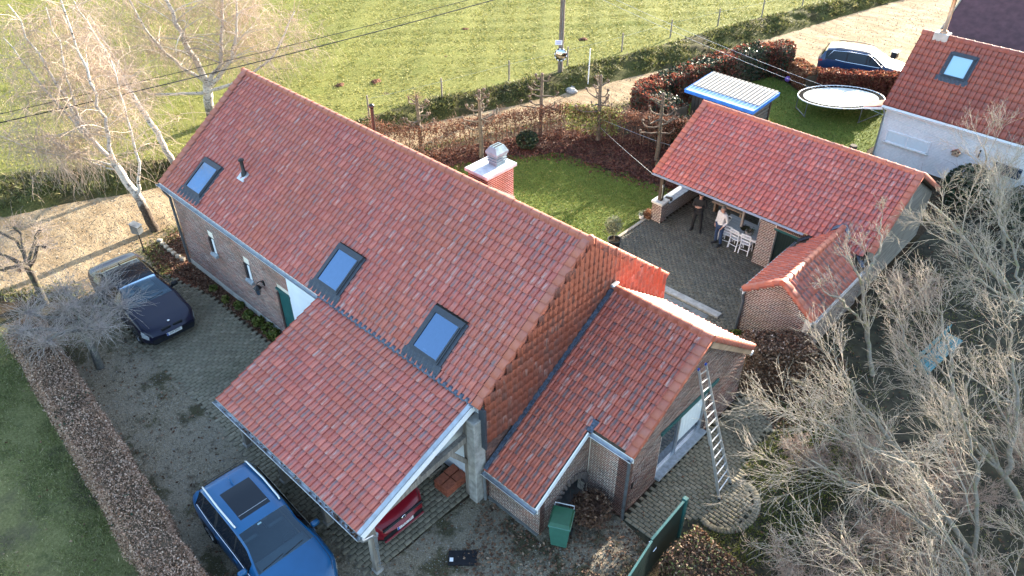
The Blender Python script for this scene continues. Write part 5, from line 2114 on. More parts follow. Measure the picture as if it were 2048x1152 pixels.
plane_tree((-12.7, -8.9), 1.55, [(-1.6, -.9, .35), (-1.9, .3, .4), (-.9, -1.4, .3), (.2, -1.1, .35), (.9, .3, .4), (.3, 1.2, .45), (-.9, 1.2, .5), (-.6, 0, .6)],
           'pollarded plane tree with a dome of long grey shoots between gravel and hedge', 21, 130, 1.1)
plane_tree((-17.4, -8.8), 1.6, [(-.9, -.6, .7), (-1.5, .4, .8), (-.3, .9, 1.0), (.7, .6, .9), (.8, -.4, .5), (-1.9, -.5, .9), (.1, -.9, .5)],
           'gnarled pollarded plane tree with dark bare arms at the sandy road', 22, 45, .9, mat='dark_bark')

# ---- candelabra pollards behind the lawn
CAND = [((-16.04, 7.98), 2.9, 'candelabra pollard nearest the farmhouse roof, tufted on top', 1), ((-13.8, 9.75), 3.35, 'second candelabra pollard from the farmhouse along the lawn hedge', 0),
        ((-13.3, 13.4), 3.1, 'middle one of the five candelabra pollards, by the yellow-green shrub', 0), ((-10.9, 14.95), 3.3, 'candelabra pollard with the widest arms in front of the track', 0),
        ((-7.6, 15.2), 3.3, 'candelabra pollard closest to the open barn roof', 0)]
for (x, y), h, lab, tuft in CAND:
    lean = rng.normal(size=2) * .07
    out = [(np.array([(x, y, -.1), (x + .03, y, h * .25), (x + lean[0] * .6, y + lean[1] * .6, h * .6), (x + lean[0], y + lean[1], h)]), np.array([.12, .10, .085, .065]))]
    knobs = []
    ph = rng.random() * .6 - .3
    for k in range(6):
        for sd in (-1, 1, 0):
            if rng.random() < (.12 if sd else .55):
                continue
            z = h * (.45 + .095 * k) + rng.normal() * .06
            a = R(40) + ph + (0 if sd else R(90)) + rng.normal() * .4
            L = (.95 - .12 * k) * (.6 + .6 * rng.random())
            dx, dy = math.cos(a) * L * (sd or 1), math.sin(a) * L * (sd or 1)
            cx_, cy_ = x + lean[0] * z / h, y + lean[1] * z / h
            sag = rng.normal() * .06
            e = np.array((cx_ + dx, cy_ + dy, z + .16 + rng.random() * .2))
            P = np.array([(cx_, cy_, z), (cx_ + dx * .4, cy_ + dy * .4, z - .03 + sag), (cx_ + dx * .75, cy_ + dy * .75, z + .02 + sag), (cx_ + dx * .97, cy_ + dy * .97, z + .10), e])
            P[1:4] += rng.normal(size=(3, 3)) * .03
            out.append((P, np.array([.045, .035, .03, .03, .038])))
            knobs.append(e)
            if rng.random() < .35:
                knobs.append(P[2] + np.array((0, 0, .04)))
    knobs.append(np.array((x + lean[0], y + lean[1], h)))
    t = thing('pollard_tree', lab, 'tree', (x, y, 0), group='candelabra pollards along the lawn', w=True)
    tube_obj('trunk', out[:1], MATS['pollard_bark'], t, 8)
    for b in out[1:]:
        tube_obj('arm', [b], MATS['pollard_bark'], t, 6)
    sh = []
    for e in knobs:
        q_ = .5 + rng.random() * .55
        MB().lathe([(.0, -.075 * q_), (.05 * q_, -.06 * q_), (.085 * q_, .01), (.055 * q_, .06 * q_), (.0, .075 * q_)], tuple(e), 7).build('knuckle', MATS['pollard_bark'], t)
        shoots(sh, e, 9, .16, .0045, .9)
    if tuft:
        shoots(sh, knobs[-1], 80, .5, .004, .9)
    kind(tube_obj('shoots', sh, MATS['twig_brown'], t, 3), 'stuff')


# ---- hedges
def path_pts(path, n, w, h, rnd_top=.0):
    """Random points on the skin of a clipped hedge along a path; returns points and outward normals."""
    P = np.array(path, float)
    d = np.r_[0, np.cumsum(np.linalg.norm(np.diff(P, axis=0), axis=1))]
    s = rng.random(n) * d[-1]
    c = np.c_[np.interp(s, d, P[:, 0]), np.interp(s, d, P[:, 1])]
    i = np.clip(np.searchsorted(d, s) - 1, 0, len(P) - 2)
    t = (P[i + 1] - P[i]) / np.linalg.norm(P[i + 1] - P[i], axis=1)[:, None]
    nrm = np.c_[-t[:, 1], t[:, 0]]
    per = w + 2 * h
    q = rng.random(n) * per
    a = np.where(q < h, -w / 2, np.where(q < h + w, q - h - w / 2, w / 2))
    z = np.where(q < h, q, np.where(q < h + w, h, per - q))
    # soft shoulders
    a = a * np.where(z > h * .85, .95, 1.0)
    wob = .06 * noise2(c[:, 0], c[:, 1], 1.7, w) + rng.normal(size=n) * .035
    z = z + np.where(z > h * .95, wob, 0)
    a = a + np.where(z <= h * .95, wob * np.sign(a), 0)
    return np.c_[c + nrm * a[:, None], np.maximum(z, .02)], s


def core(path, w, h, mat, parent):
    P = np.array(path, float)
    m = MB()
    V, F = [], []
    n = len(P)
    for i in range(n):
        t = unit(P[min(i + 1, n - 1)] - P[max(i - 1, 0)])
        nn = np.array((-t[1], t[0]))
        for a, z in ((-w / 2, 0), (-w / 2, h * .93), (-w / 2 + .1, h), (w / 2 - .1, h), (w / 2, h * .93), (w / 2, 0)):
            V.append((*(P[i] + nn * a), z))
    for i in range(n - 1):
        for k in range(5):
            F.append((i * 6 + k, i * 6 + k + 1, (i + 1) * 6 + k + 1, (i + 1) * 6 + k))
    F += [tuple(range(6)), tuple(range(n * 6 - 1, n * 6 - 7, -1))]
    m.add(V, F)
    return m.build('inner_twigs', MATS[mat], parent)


def hedge(name, label, path, w, h, layers, core_mat='soil', cat='hedge', group=None, stems=True):
    """layers: (material, count, leaf size, mask function or None)."""
    c = np.mean(np.array(path), 0)
    t = thing(name, label, cat, (c[0], c[1], 0), group=group, w=True)
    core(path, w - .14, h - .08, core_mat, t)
    for mat, n, size, mask in layers:
        p, s = path_pts(path, n, w, h)
        if mask is not None:
            k = mask(p, s)
            p = p[k]
        p += rng.normal(size=p.shape) * .02
        kind(leaf_obj('leaves', p, size, MATS[mat], t), 'stuff')
    return t


hedge('beech_hedge', 'long clipped brown beech hedge along the left edge of the gravel', [(-15.2, -10.0), (-8., -10.62), (-3., -11.1), (2., -11.55)], 1.05, 1.22,
      [('beech_leaf', 62000, .034, None), ('fallen_leaf', 12000, .034, None), ('holly_leaf', 5000, .05, lambda p, s: noise2(p[:, 0], p[:, 1], 1.1, 3) > .7)], 'dark_wood')
hedge('boundary_hedge', 'tall curved hedge of red beech and dark holly behind the shed', [(-8.2, 17.7), (-9.6, 18.1), (-10.9, 18.5), (-10.9, 20.3), (-10.3, 24.7), (-9.2, 28.3), (-8.0, 29.1)], 1.25, 1.65,
      [('red_beech_leaf', 14000, .085, lambda p, s: noise2(p[:, 0], p[:, 1], .8, 1) + rng.normal(size=len(p)) * .35 > -.35), ('holly_leaf', 12000, .085, lambda p, s: noise2(p[:, 0], p[:, 1], .8, 1) + rng.normal(size=len(p)) * .35 < .15),
       ('olive_leaf', 2500, .07, lambda p, s: p[:, 2] > 1.5)], 'dark_wood')
hedge('orange_hedge', 'low tousled orange-leaved hedge beside the trampoline, left of the parked car', [(-7.7, 28.9), (-6.8, 28.2), (-6.0, 27.6)], .9, 1.0,
      [('orange_leaf', 6000, .09, None), ('red_beech_leaf', 2500, .08, None)], 'dark_wood')
hedge('clipped_red_hedge', 'clipped dark red hedge between trampoline and parked car', [(-5.9, 27.75), (-4.1, 28.9), (-2.2, 30.1)], .8, 1.2,
      [('red_beech_leaf', 11000, .085, None), ('orange_leaf', 3000, .08, None)], 'dark_wood')
hedge('gate_hedge', 'clipped hedge with brown edge leaves beside the green gate', [(4.95, -2.15), (6.2, -2.3), (9.0, -2.6)], 1.25, 1.0,
      [('verge_blade', 4000, .04, None), ('fallen_leaf', 15000, .045, None), ('orange_leaf', 3200, .05, lambda p, s: (p[:, 1] > -2.0 + rng.normal(size=len(p)) * .25) & (p[:, 2] > .8))], 'dark_wood')
hedge('corner_hedge', 'rough brown leafy hedge between the annexe and the barn wing', [(2.7, 4.75), (3.3, 5.3), (4.2, 6.2)], 1.0, 1.6,
      [('fallen_leaf', 15000, .055, None), ('beech_leaf', 2500, .05, None)], 'dark_wood')
hedge('gable_shrubbery', 'low brown leafy shrubs against the far gable beside the birch', [(-17.2, -3.2), (-17.3, 0), (-17.0, 3.)], 1.1, .55,
      [('orange_leaf', 5000, .07, None), ('fallen_leaf', 4000, .07, None)], 'dark_wood')


# see-through lawn hedge: every stem stands by itself
LH = np.array([(-18.0, 6.5), (-16.2, 7.2), (-14.9, 9.3), (-13.7, 11.9), (-12.4, 14.3), (-10.0, 15.5), (-7.6, 16.6), (-5.2, 17.1)])
lh = thing('lawn_hedge', 'thin see-through beech hedge behind the candelabra pollards', 'hedge', (-12, 12, 0), w=True)
d = np.r_[0, np.cumsum(np.linalg.norm(np.diff(LH, axis=0), axis=1))]
s = np.arange(0, d[-1], .24)
stems, tw = [], []
for q in s:
    p = np.array((np.interp(q, d, LH[:, 0]) + rng.normal() * .06, np.interp(q, d, LH[:, 1]) + rng.normal() * .06, -.02))
    b = curve(p, (0, 0, 1), 1.6, 6, .10, 0, .1)
    stems.append((b, taper(.026, .01, 6)))
    for k in range(20):
        j = 1 + k % 5
        dd = unit(rng.normal(size=3) + (0, 0, .5))
        c = curve(b[j], dd, .35 + .2 * rng.random(), 4, .25)
        tw.append((c, taper(.008, .004, 4)))
        for m in range(2):
            tw.append((curve(c[2], unit(rng.normal(size=3)), .22, 4, .25), taper(.005, .003, 4)))
for st_ in stems:
    tube_obj('stem', [st_], MATS['twig_brown'], lh, 5)
kind(tube_obj('twigs', tw, MATS['twig_brown'], lh, 3), 'stuff')
q = rng.random(26000) * d[-1]
p = np.c_[np.interp(q, d, LH[:, 0]), np.interp(q, d, LH[:, 1]), rng.beta(2.0, 1.1, 26000) * 1.68]
p[:, :2] += rng.normal(size=(26000, 2)) * .17
thick = rng.random(26000) < np.where(p[:, 2] > 1.15, 1.0, .42)
kind(leaf_obj('leaves', p[thick & (rng.random(26000) < .9)], .048, MATS['brown_beech_leaf'], lh), 'stuff')
k = (np.abs(q - 11.3) < 1.3) & (rng.random(26000) < .6) & (p[:, 2] > .3)
yg = thing('yellow_shrub', 'pale yellow-green shrub growing in the lawn hedge', 'shrub', (-12.9, 13.4, 0), w=True)
kind(leaf_obj('foliage', p[k], .075, MATS['yellow_green_leaf'], yg), 'stuff')
tube_obj('stems', [(curve((-12.9 + rng.normal() * .25, 13.4 + rng.normal() * .4, 0), (0, 0, 1), 1.1, 5, .15), taper(.015, .006, 5)) for _ in range(14)], MATS['twig_brown'], yg, 4)


# ---- shrubs
def blob_shrub(name, label, c, r, h, mat, n, size, twigs=20, bark='twig_brown', group=None, cat='shrub'):
    t = thing(name, label, cat, (c[0], c[1], 0), group=group, w=True)
    b = []
    for _ in range(twigs):
        dd = unit(np.array((rng.normal(), rng.normal(), 1.3)))
        g = curve((c[0] + rng.normal() * r * .2, c[1] + rng.normal() * r * .2, -.02), dd, h * (.7 + .5 * rng.random()), 6, .2)
        b.append((g, taper(.012, .004, 6)))
        for k in range(4):
            b.append((curve(g[2 + k % 4], unit(rng.normal(size=3) + (0, 0, .4)), h * .35, 4, .25), taper(.006, .003, 4)))
    kind(tube_obj('twigs', b, MATS[bark], t, 3), 'stuff')
    if n:
        u = rng.normal(size=(n, 3))
        u /= np.linalg.norm(u, axis=1)[:, None]
        rad = rng.random(n) ** .35
        p = np.array(c + (h * .5,)) + u * rad[:, None] * np.array((r, r, h * .55))
        lump = noise2(p[:, 0] * 3, p[:, 1] * 3 + p[:, 2] * 2, 1.2, n)
        p = p[(p[:, 2] > .02) & (lump > -.9)]
        kind(leaf_obj('foliage', p, size, MATS[mat], t), 'stuff')
    return t


blob_shrub('twiggy_shrub', 'brown twiggy shrub with dead leaves in the annexe corner behind the green bin', (2.55, -2.55), .6, .8, 'fallen_leaf', 1500, .05, 60)
blob_shrub('evergreen_shrub', 'dark rounded evergreen below the lawn hedge behind the chimney', (-12.9, 12.0), .55, .8, 'holly_leaf', 2600, .06)
blob_shrub('evergreen_shrub', 'dark evergreen bush between the last pollard and the shed', (-7.6, 17.2), .7, 1.5, 'holly_leaf', 3600, .07)
blob_shrub('evergreen_shrub', 'dark green bush against the white neighbour wall', (4.3, 20.6), 1.0, 1.9, 'holly_leaf', 5000, .09)
blob_shrub('evergreen_shrub', 'dark green bush further right along the neighbour wall behind bare twigs', (6.6, 20.2), 1.3, 1.8, 'holly_leaf', 5000, .09)
blob_shrub('garden_shrub', 'small dead-leaved shrub at the foot of the barn corner pier', (-4.95, 10.75), .22, .4, 'orange_leaf', 400, .05, 14)
blob_shrub('garden_shrub', 'yellowish shrub at the farmhouse end of the lawn hedge', (-17.2, 6.0), .6, 1.0, 'olive_leaf', 1800, .05, 60)
blob_shrub('garden_shrub', 'small leafy plant at the wing downpipe', (1.7, 6.4), .3, .35, 'lawn_blade', 500, .06, 12)
blob_shrub('garden_shrub', 'low grassy clump in the red leaf bed beside the barn', (-6.9, 14.6), .3, .5, 'olive_leaf', 700, .06, 18)
blob_shrub('garden_shrub', 'dry reed-like clump beside the black letterbox at the parked car', (-1.7, 33.4), .45, .8, 'olive_leaf', 900, .09, 40)
for k, (x, y, lab) in enumerate([(-13.7, -4.25, 'green bed plant below the first slot window'), (-12.75, -4.28, 'green bed plant between the two slot windows'), (-12.1, -4.15, 'green bed plant just before the second slot window'),
                                 (-11.4, -4.22, 'green bed plant under the second slot window'), (-10.8, -4.18, 'green bed plant under the wall lamp'), (-10.2, -4.16, 'leafy green bed plant near the front door'), (-9.75, -4.2, 'largest green bed plant nearest the front door')]):
    blob_shrub('bed_plant', lab, (x, y), .14 + .02 * k, .22 + .02 * k, 'lawn_blade', 150 + 40 * k, .075, 6, group='green plants in the front wall bed', cat='plant')

# ---- olive in a pot
ol = thing('potted_olive', 'small grey-green olive tree in a black pot at the lawn corner', 'potted tree', (-4.62, 7.95, 0), w=True)
MB().lathe([(.0, .02), (.19, .02), (.25, .42), (.28, .44), (.28, .47), (.24, .47), (.235, .40)], (-4.62, 7.95, 0), 20).build('pot', MATS['black_plastic'], ol, True, R(40))
MB().lathe([(.0, .41), (.235, .40)], (-4.62, 7.95, 0), 16).build('potting_soil', MATS['soil'], ol)
b = [(curve((-4.62, 7.95, .38), (0, 0, 1), .55, 5, .08), taper(.022, .015, 5))]
tip = b[0][0][-1]
for _ in range(26):
    g = curve(tip - (0, 0, .2 * rng.random()), unit(rng.normal(size=3) + (0, 0, .7)), .5, 5, .2)
    b.append((g, taper(.008, .003, 5)))
tube_obj('stem', b[:1], MATS['pollard_bark'], ol, 6)
kind(tube_obj('twigs', b[1:], MATS['pollard_bark'], ol, 3), 'stuff')
u = rng.normal(size=(1100, 3))
u /= np.linalg.norm(u, axis=1)[:, None]
kind(leaf_obj('foliage', tip + (0, 0, .12) + u * (rng.random(1100) ** .5)[:, None] * np.array((.34, .34, .42)), .04, MATS['olive_leaf'], ol, aspect=2.4), 'stuff')

# ---- big bare trees on the right, between the camera and the side garden
SPEC_THORN = [(8, .55, .75, .13, .0, .03), (7, .50, .85, .2, .0, .03), (6, .55, .8, .25, 0, .02), (4, .6, .8, .25, 0, 0), (0, 0, 0, .25, 0, 0)]


def bare_tree(name, label, base, stems, spec, mat, seed, rmin=.03):
    global rng
    keep_rng = rng
    rng = np.random.default_rng(seed)
    out = []
    for d, L, r in stems:
        grow(out, base, d, L, r, 0, spec)
    t = split_tree(name, label, out, mat, (base[0], base[1], 0), group=None, rmin=rmin, sides=(7, 3))
    rng = keep_rng
    return t


TWIG_MIN = .0052


def limb_tree(label, limbs, spec, mat, seed, bias, name='bare_tree', nb=11, L0=2.0, rmin=.024):
    """Main limbs given as polylines; side branches fan out towards `bias`."""
    global rng
    keep_rng = rng
    rng = np.random.default_rng(seed)
    out = []
    bias = np.array(bias, float)
    for P, r0, r1 in limbs:
        P = np.array(P, float)
        s = np.linspace(0, len(P) - 1, 16)
        Q = np.c_[[np.interp(s, np.arange(len(P)), P[:, i]) for i in range(3)]].T
        Q[1:-1] = (Q[:-2] + 2 * Q[1:-1] + Q[2:]) / 4 + rng.normal(size=(14, 3)) * .035
        out.append((Q, taper(r0, r1, 16)))
        for k in range(nb):
            f = .18 + .82 * (k + rng.random()) / nb
            i = min(14, int(f * 15))
            d = unit(unit(Q[i + 1] - Q[i]) * .8 + bias * .8 + rng.normal(size=3) * .5)
            grow(out, Q[i], d, L0 * (.6 + .6 * rng.random()) * (1.1 - .4 * f), max(.012, (r0 + (r1 - r0) * f) * .5), 1, spec)
    b = limbs[0][0][0]
    t = split_tree(name, label, out, mat, (b[0], b[1], 0), rmin=rmin, sides=(7, 3))
    rng = keep_rng
    return t


SPEC_LIMB = [(0, 0, 0, 0, 0, 0), (7, .68, .5, .09, .0, .02), (5, .60, .52, .11, 0, .01), (2, .6, .5, .13, 0, 0), (0, 0, 0, .15, 0, 0)]
limb_tree('large bare tree in the lower right corner with long limbs leaning towards the terrace',
          [([(11.5, 1.8, 0), (10.4, 1.65, 1.5), (8.5, 1.95, 3.0), (6.6, 2.2, 3.9), (6.2, 2.4, 4.4)], .085, .02),
           ([(10.4, 1.65, 1.5), (8.7, .9, 2.6), (7.4, .3, 3.2), (6.7, -.1, 3.6)], .05, .015),
           ([(8.5, 1.95, 3.0), (7.2, 1.2, 3.6), (6.2, .5, 4.2)], .055, .02),
           ([(10.4, 1.65, 1.5), (9.6, 2.6, 3.2), (8.2, 3.6, 4.6)], .06, .02),
           ([(11.5, 1.8, .3), (10.4, .2, 1.6), (9.2, -1.4, 2.6), (8.4, -2.2, 3.4)], .06, .02)], SPEC_LIMB, 'thorn_bark', 31, (-.7, .05, .1), nb=8)
limb_tree('large bare tree at the right edge spreading in front of the turquoise bench',
          [([(11.5, 5.0, 0), (10.1, 4.55, 1.8), (8.6, 4.1, 3.0), (7.2, 4.4, 3.9), (6.4, 4.7, 4.7)], .095, .02),
           ([(10.1, 4.55, 1.8), (9.6, 5.6, 3.2), (8.6, 6.8, 4.4)], .08, .02),
           ([(8.6, 4.1, 3.0), (7.9, 5.2, 3.8), (7.0, 6.0, 4.6)], .06, .02)], SPEC_LIMB, 'thorn_bark', 32, (-.6, .2, .2), nb=8)
limb_tree('bare tree at the bottom right edge with thin limbs reaching left over the thicket',
          [([(12.6, -.6, 0), (11.6, -.4, 1.4), (10.4, .2, 2.6), (9.2, .6, 3.4)], .07, .02), ([(11.6, -.4, 1.4), (10.6, -1.4, 2.4), (9.6, -2.2, 3.2)], .05, .015),
           ([(12.6, -.6, .4), (12.0, 1.2, 1.8), (11.2, 2.6, 3.0), (10.6, 3.6, 3.8)], .06, .02)], SPEC_LIMB, 'thorn_bark', 36, (-.6, .15, .2), nb=8)
limb_tree('bare tree behind the bench with limbs reaching the barn gable',
          [([(9.9, 12.6, 0), (8.4, 11.9, 2.0), (6.9, 11.5, 3.2), (5.8, 11.1, 4.2), (4.9, 10.9, 4.8)], .10, .025),
           ([(8.4, 11.9, 2.0), (7.8, 10.4, 3.0), (7.0, 9.2, 4.0)], .06, .02),
           ([(8.4, 11.9, 2.0), (7.4, 12.9, 3.2), (6.0, 13.6, 4.2)], .06, .02),
           ([(8.4, 11.9, 1.8), (8.6, 13.4, 3.4), (8.2, 14.8, 4.6)], .06, .02)], SPEC_LIMB, 'walnut_bark', 35, (-.5, .2, .25), nb=8, L0=2.0)
limb_tree('pale twisted tree at the barn wing overhanging its tiles',
          [([(5.8, 7.9, 0), (5.0, 8.4, 1.3), (4.4, 8.7, 2.5), (3.6, 8.9, 3.2)], .08, .025),
           ([(5.0, 8.4, 1.3), (4.4, 7.9, 2.1), (3.7, 7.2, 2.8)], .05, .018),
           ([(4.4, 8.7, 2.5), (4.3, 9.8, 3.2), (3.8, 10.8, 3.8)], .045, .018)], SPEC_LIMB, 'walnut_bark', 33, (-.3, .2, .4), nb=4, L0=1.15)
limb_tree('bare tree with pale upright twigs in front of the white neighbour house',
          [([(6.6, 18.6, 0), (6.0, 17.6, 2.2), (5.5, 16.8, 3.6)], .08, .025), ([(6.0, 17.6, 2.2), (5.0, 17.9, 3.2), (4.6, 18.2, 4.2)], .05, .02),
           ([(6.6, 18.6, .5), (7.2, 17.6, 2.4), (7.4, 17.0, 4.0)], .06, .02), ([(6.0, 17.6, 1.6), (6.4, 16.2, 2.6), (6.6, 15.0, 3.6)], .05, .02)], SPEC_LIMB, 'walnut_bark', 34, (0, -.1, .6), nb=7, L0=1.7)
SPEC_THICKET = [(9, .5, .6, .14, .0, .05), (7, .5, .7, .2, .0, .05), (5, .55, .7, .22, 0, .04), (0, 0, 0, .25, 0, 0)]
for k, (x, y, L_, lab) in enumerate([(8.0, -1.0, 1.9, 'pinkish bare thicket shrub behind the gate hedge at the bottom edge'), (9.6, -2.0, 2.2, 'pinkish bare thicket shrub at the lower right corner of the picture'),
                                     (6.0, 2.7, 1.0, 'low brown bare shrub beside the round end of the terrace'), (7.4, 3.4, 1.5, 'brown tangled shrub under the leaning limbs'), (5.4, 12.0, 1.3, 'low bare scrub at the foot of the barn gable'),
                                     (10.6, .4, 1.9, 'tan bare shrub at the right edge below the leaning trunk'), (9.0, 1.3, 1.6, 'tan bare shrub right under the leaning trunk'), (9.4, 3.6, 1.8, 'tan bare shrub between the two leaning trees'), (10.8, 6.8, 1.8, 'tan bare shrub at the right edge below the bench')]):
    bare_tree('bare_shrub', lab, (x, y, 0), [(unit(np.array((math.cos(a) * .6 - .25, math.sin(a) * .6, 1))), L_, .026) for a in np.linspace(0, 6.28, 10)[:-1] + k], SPEC_THICKET, 'pink_bark', 41 + k, .02)

# tall conifers beyond the white house, outside the picture to the right; unseen, added to keep the side garden in shade
for k, (x, y, h_, lab) in enumerate([(6.4, 31.6, 13.0, 'unseen conifer added for shade, closest to the white house'), (9.4, 32.6, 13.6, 'middle unseen conifer added for shade beyond the white house'), (12.6, 31.8, 12.6, 'unseen conifer added for shade, farthest right beyond the white house')]):
    t = thing('shade_conifer', lab, 'tree', (x, y, 0), group='unseen conifers added for shade', w=True)
    tube_obj('trunk', [(np.array([(x, y, -.1), (x, y, h_ * .5), (x, y, h_ * .96)]), np.array([.24, .16, .04]))], MATS['pollard_bark'], t, 8)
    n = 9000
    f = rng.random(n) ** 1.4
    a = rng.random(n) * 2 * np.pi
    rr = (1 - f) ** .7 * 2.1 * (.45 + .6 * rng.random(n)) * (1 + .12 * np.sin(a * 7 + f * 40))
    kind(leaf_obj('crown', np.c_[x + rr * np.cos(a), y + rr * np.sin(a), .6 + f * (h_ - .6)], .30, MATS['holly_leaf'], t), 'stuff')

# ------------------------------------------------------------------ vehicles (front towards +X)
def text_mesh(s, size, name, mat, parent, M):
    cu = bpy.data.curves.new(name, 'FONT')
    cu.body = s
    cu.size = size
    cu.align_x = 'CENTER'
    cu.align_y = 'CENTER'
    tmp = bpy.data.objects.new(name, cu)
    me = bpy.data.meshes.new_from_object(tmp)
    bpy.data.objects.remove(tmp)
    me.transform(M)
    me.materials.clear()
    return link(name, me, MATS[mat], parent)


def vehicle(name, label, cat, loc, rz, L, W, H, prm, paint_m, plate=None, group=None):
    """Lofted body: stations from nose (s=0) to tail (s=1), each a cross-section from sill to centre line."""
    t = thing(name, label, cat, loc, rz, group)
    S = np.unique(np.r_[np.linspace(0, .06, 8), np.linspace(.06, .94, 70), np.linspace(.94, 1, 8), prm['cowl'], prm['roof0'], prm['roof1'], prm['tail']])
    kz = np.array(prm['top'])
    zt = np.interp(S, kz[:, 0], kz[:, 1])
    kb = np.array(prm['belt'])
    zb = np.interp(S, kb[:, 0], kb[:, 1])
    kk = np.ones(5) / 5
    zs = np.convolve(np.pad(zt, 2, 'edge'), kk, 'valid')
    zt = np.where((S > .03) & (S < .97), zs, zt)
    w = W / 2 * (1 - prm.get('nose', .24) * np.clip(1 - S / .13, 0, 1) ** 2.2 - prm.get('rear', .16) * np.clip(1 - (1 - S) / .10, 0, 1) ** 2.2)
    gh = np.clip((zt - zb - .05) / .35, 0, 1)          # 1 where there is a cabin
    wr = w * (.93 * (1 - gh) + prm.get('roofw', .70) * gh)
    clr = prm.get('clear', .19)
    zsill = clr + .10 * np.clip(1 - S / .08, 0, 1) + .14 * np.clip(1 - (1 - S) / .08, 0, 1)
    x = L / 2 - S * L
    # nose and tail pull in towards the top and the bottom
    rows = []
    drop = np.interp(gh, [0, 1], [.015, .055])
    sec = [(w * .90, zsill), (w * .985, zsill + .10), (w, (zsill + zb) * .5 + .04), (w * .995, zb - .10), (w * .975, zb), (wr * .55 + w * .975 * .45, zb + (zt - drop - zb) * .5),
           (wr, zt - drop), (wr * .93, zt - drop * .35), (wr * .6, zt - drop * .08), (wr * .25, zt), (wr * 0, zt)]
    bow_f = np.clip(1 - S / .02, 0, 1) * .0
    V = []
    ns, nr = len(S), len(sec)
    for k, (yy, zz) in enumerate(sec):
        # nose: lower bumper forward, centre forward of corners
        cf = (1 - (yy / (W / 2)) ** 2) * .22 * np.clip(1 - S / .10, 0, 1) - (1 - (yy / (W / 2)) ** 2) * .12 * np.clip(1 - (1 - S) / .10, 0, 1)
        V.append(np.c_[x - .16 * np.clip(1 - S / .10, 0, 1) + cf + .06 * np.clip(1 - (1 - S) / .1, 0, 1), yy, zz])
    V = np.stack(V, 1)                                   # ns, nr, 3
    Vm = V.copy()
    Vm[:, :, 1] *= -1
    groups = {}

    def put(g, quad):
        groups.setdefault(g, []).append(quad)
    xw = prm['wheels']
    for i in range(ns - 1):
        sm = (S[i] + S[i + 1]) / 2
        for k in range(nr - 1):
            g = 'body'
            if 4 <= k <= 5 and prm['glass'][0] < sm < prm['glass'][1] and gh[i] > .32 and gh[i + 1] > .32:
                g = 'side_window'
                for a, b in prm['pillars']:
                    if a < sm < b:
                        g = 'pillar'
            if k >= 6 and prm['cowl'] < sm < prm['roof0'] - .004 and k >= 7:
                g = 'windscreen'
            if k >= 7 and prm['roof1'] + .004 < sm < prm['tail']:
                g = 'rear_window'
            if k >= 8 and prm.get('sunroof') and prm['sunroof'][0] < sm < prm['sunroof'][1]:
                g = 'glass_roof'
            if prm.get('black_roof') and k >= 7 and prm['roof0'] < sm < prm['roof1']:
                g = 'glass_roof'
            zc = (V[i, k, 2] + V[i, k + 1, 2]) / 2
            xc = (V[i, k, 0] + V[i + 1, k, 0]) / 2
            if k <= 2:
                for wx in xw:
                    if (xc - wx) ** 2 + (zc - .33) ** 2 < .40 ** 2:
                        g = 'wheel_arch'
            if k == 0:
                g = 'sill_trim'
            if prm.get('lamp') and prm['lamp'][0] < sm < prm['lamp'][1] and k in (2, 3):
                g = 'headlight'
            if sm > .955 and k == 3:
                g = 'tail_light'
            for sgn, A in ((1, V), (-1, Vm)):
                q = (A[i, k], A[i + 1, k], A[i + 1, k + 1], A[i, k + 1])
                put((g, sgn) if g in ('side_window', 'headlight', 'tail_light', 'pillar') else (g, 0), q if sgn < 0 else q[::-1])
    # end caps
    for i in (0, ns - 1):
        for k in range(nr - 1):
            q = (V[i, k], V[i, k + 1], Vm[i, k + 1], Vm[i, k])
            g = 'body'
            if i == 0 and k in (0, 1):
                g = 'lower_grille'
            if i == 0 and k == 2:
                g = 'grille'
            put((g, 0), q if i else q[::-1])
    mats = {'body': paint_m, 'side_window': 'car_glass', 'windscreen': 'windscreen_glass', 'rear_window': 'car_glass', 'glass_roof': 'car_glass', 'pillar': 'black_plastic', 'wheel_arch': 'rubber', 'sill_trim': 'black_plastic',
            'headlight': 'headlight', 'tail_light': 'ink_red', 'grille': 'black_plastic', 'lower_grille': 'black_plastic'}
    body = None
    for (g, sgn), qs in sorted(groups.items(), key=lambda e: e[0][0] != 'body'):
        A = np.array(qs).reshape(-1, 3)
        u, inv = np.unique(np.round(A, 5), axis=0, return_inverse=True)
        F = inv.reshape(-1, 4)
        fs = [tuple(dict.fromkeys(f.tolist())) for f in F]
        fs = [f for f in fs if len(f) > 2]
        me = bpy.data.meshes.new(g)
        me.from_pydata(u.tolist(), [], fs)
        o = link(g, me, MATS[mats[g]], t, True, R(38))
        if g == 'body':
            body = o
    # panel gaps follow the sheet metal
    for sd in prm.get('doors', ()):
        i = int(np.argmin(np.abs(S - sd)))
        for A, sgn in ((V, 1), (Vm, -1)):
            MB().tube(A[i, 1:5] + np.array((0, sgn * .002, 0)), .006, 4).build('door_gap', MATS['ink_black'], t)
    i0, i1 = int(np.argmin(np.abs(S - .03))), int(np.argmin(np.abs(S - prm['cowl'])))
    for A in (V, Vm):
        MB().tube(A[i0:i1 + 1, 7] + np.array((0, 0, .001)), .006, 4).build('bonnet_gap', MATS['ink_black'], t)
    # cabin
    zb_ = np.interp(.5, kb[:, 0], kb[:, 1])
    xd = L / 2 - prm['roof0'] * L
    xc_ = L / 2 - prm['cowl'] * L
    MB().box((xc_ - .22, 0, zb_ - .12), (.45, W * .76, .16), bev=.04).build('dashboard', MATS['frame_grey'], t)
    MB().box((xd - .6, 0, .55), (1.9, W * .74, .1)).build('cabin_floor', MATS['interior_dark'], t)
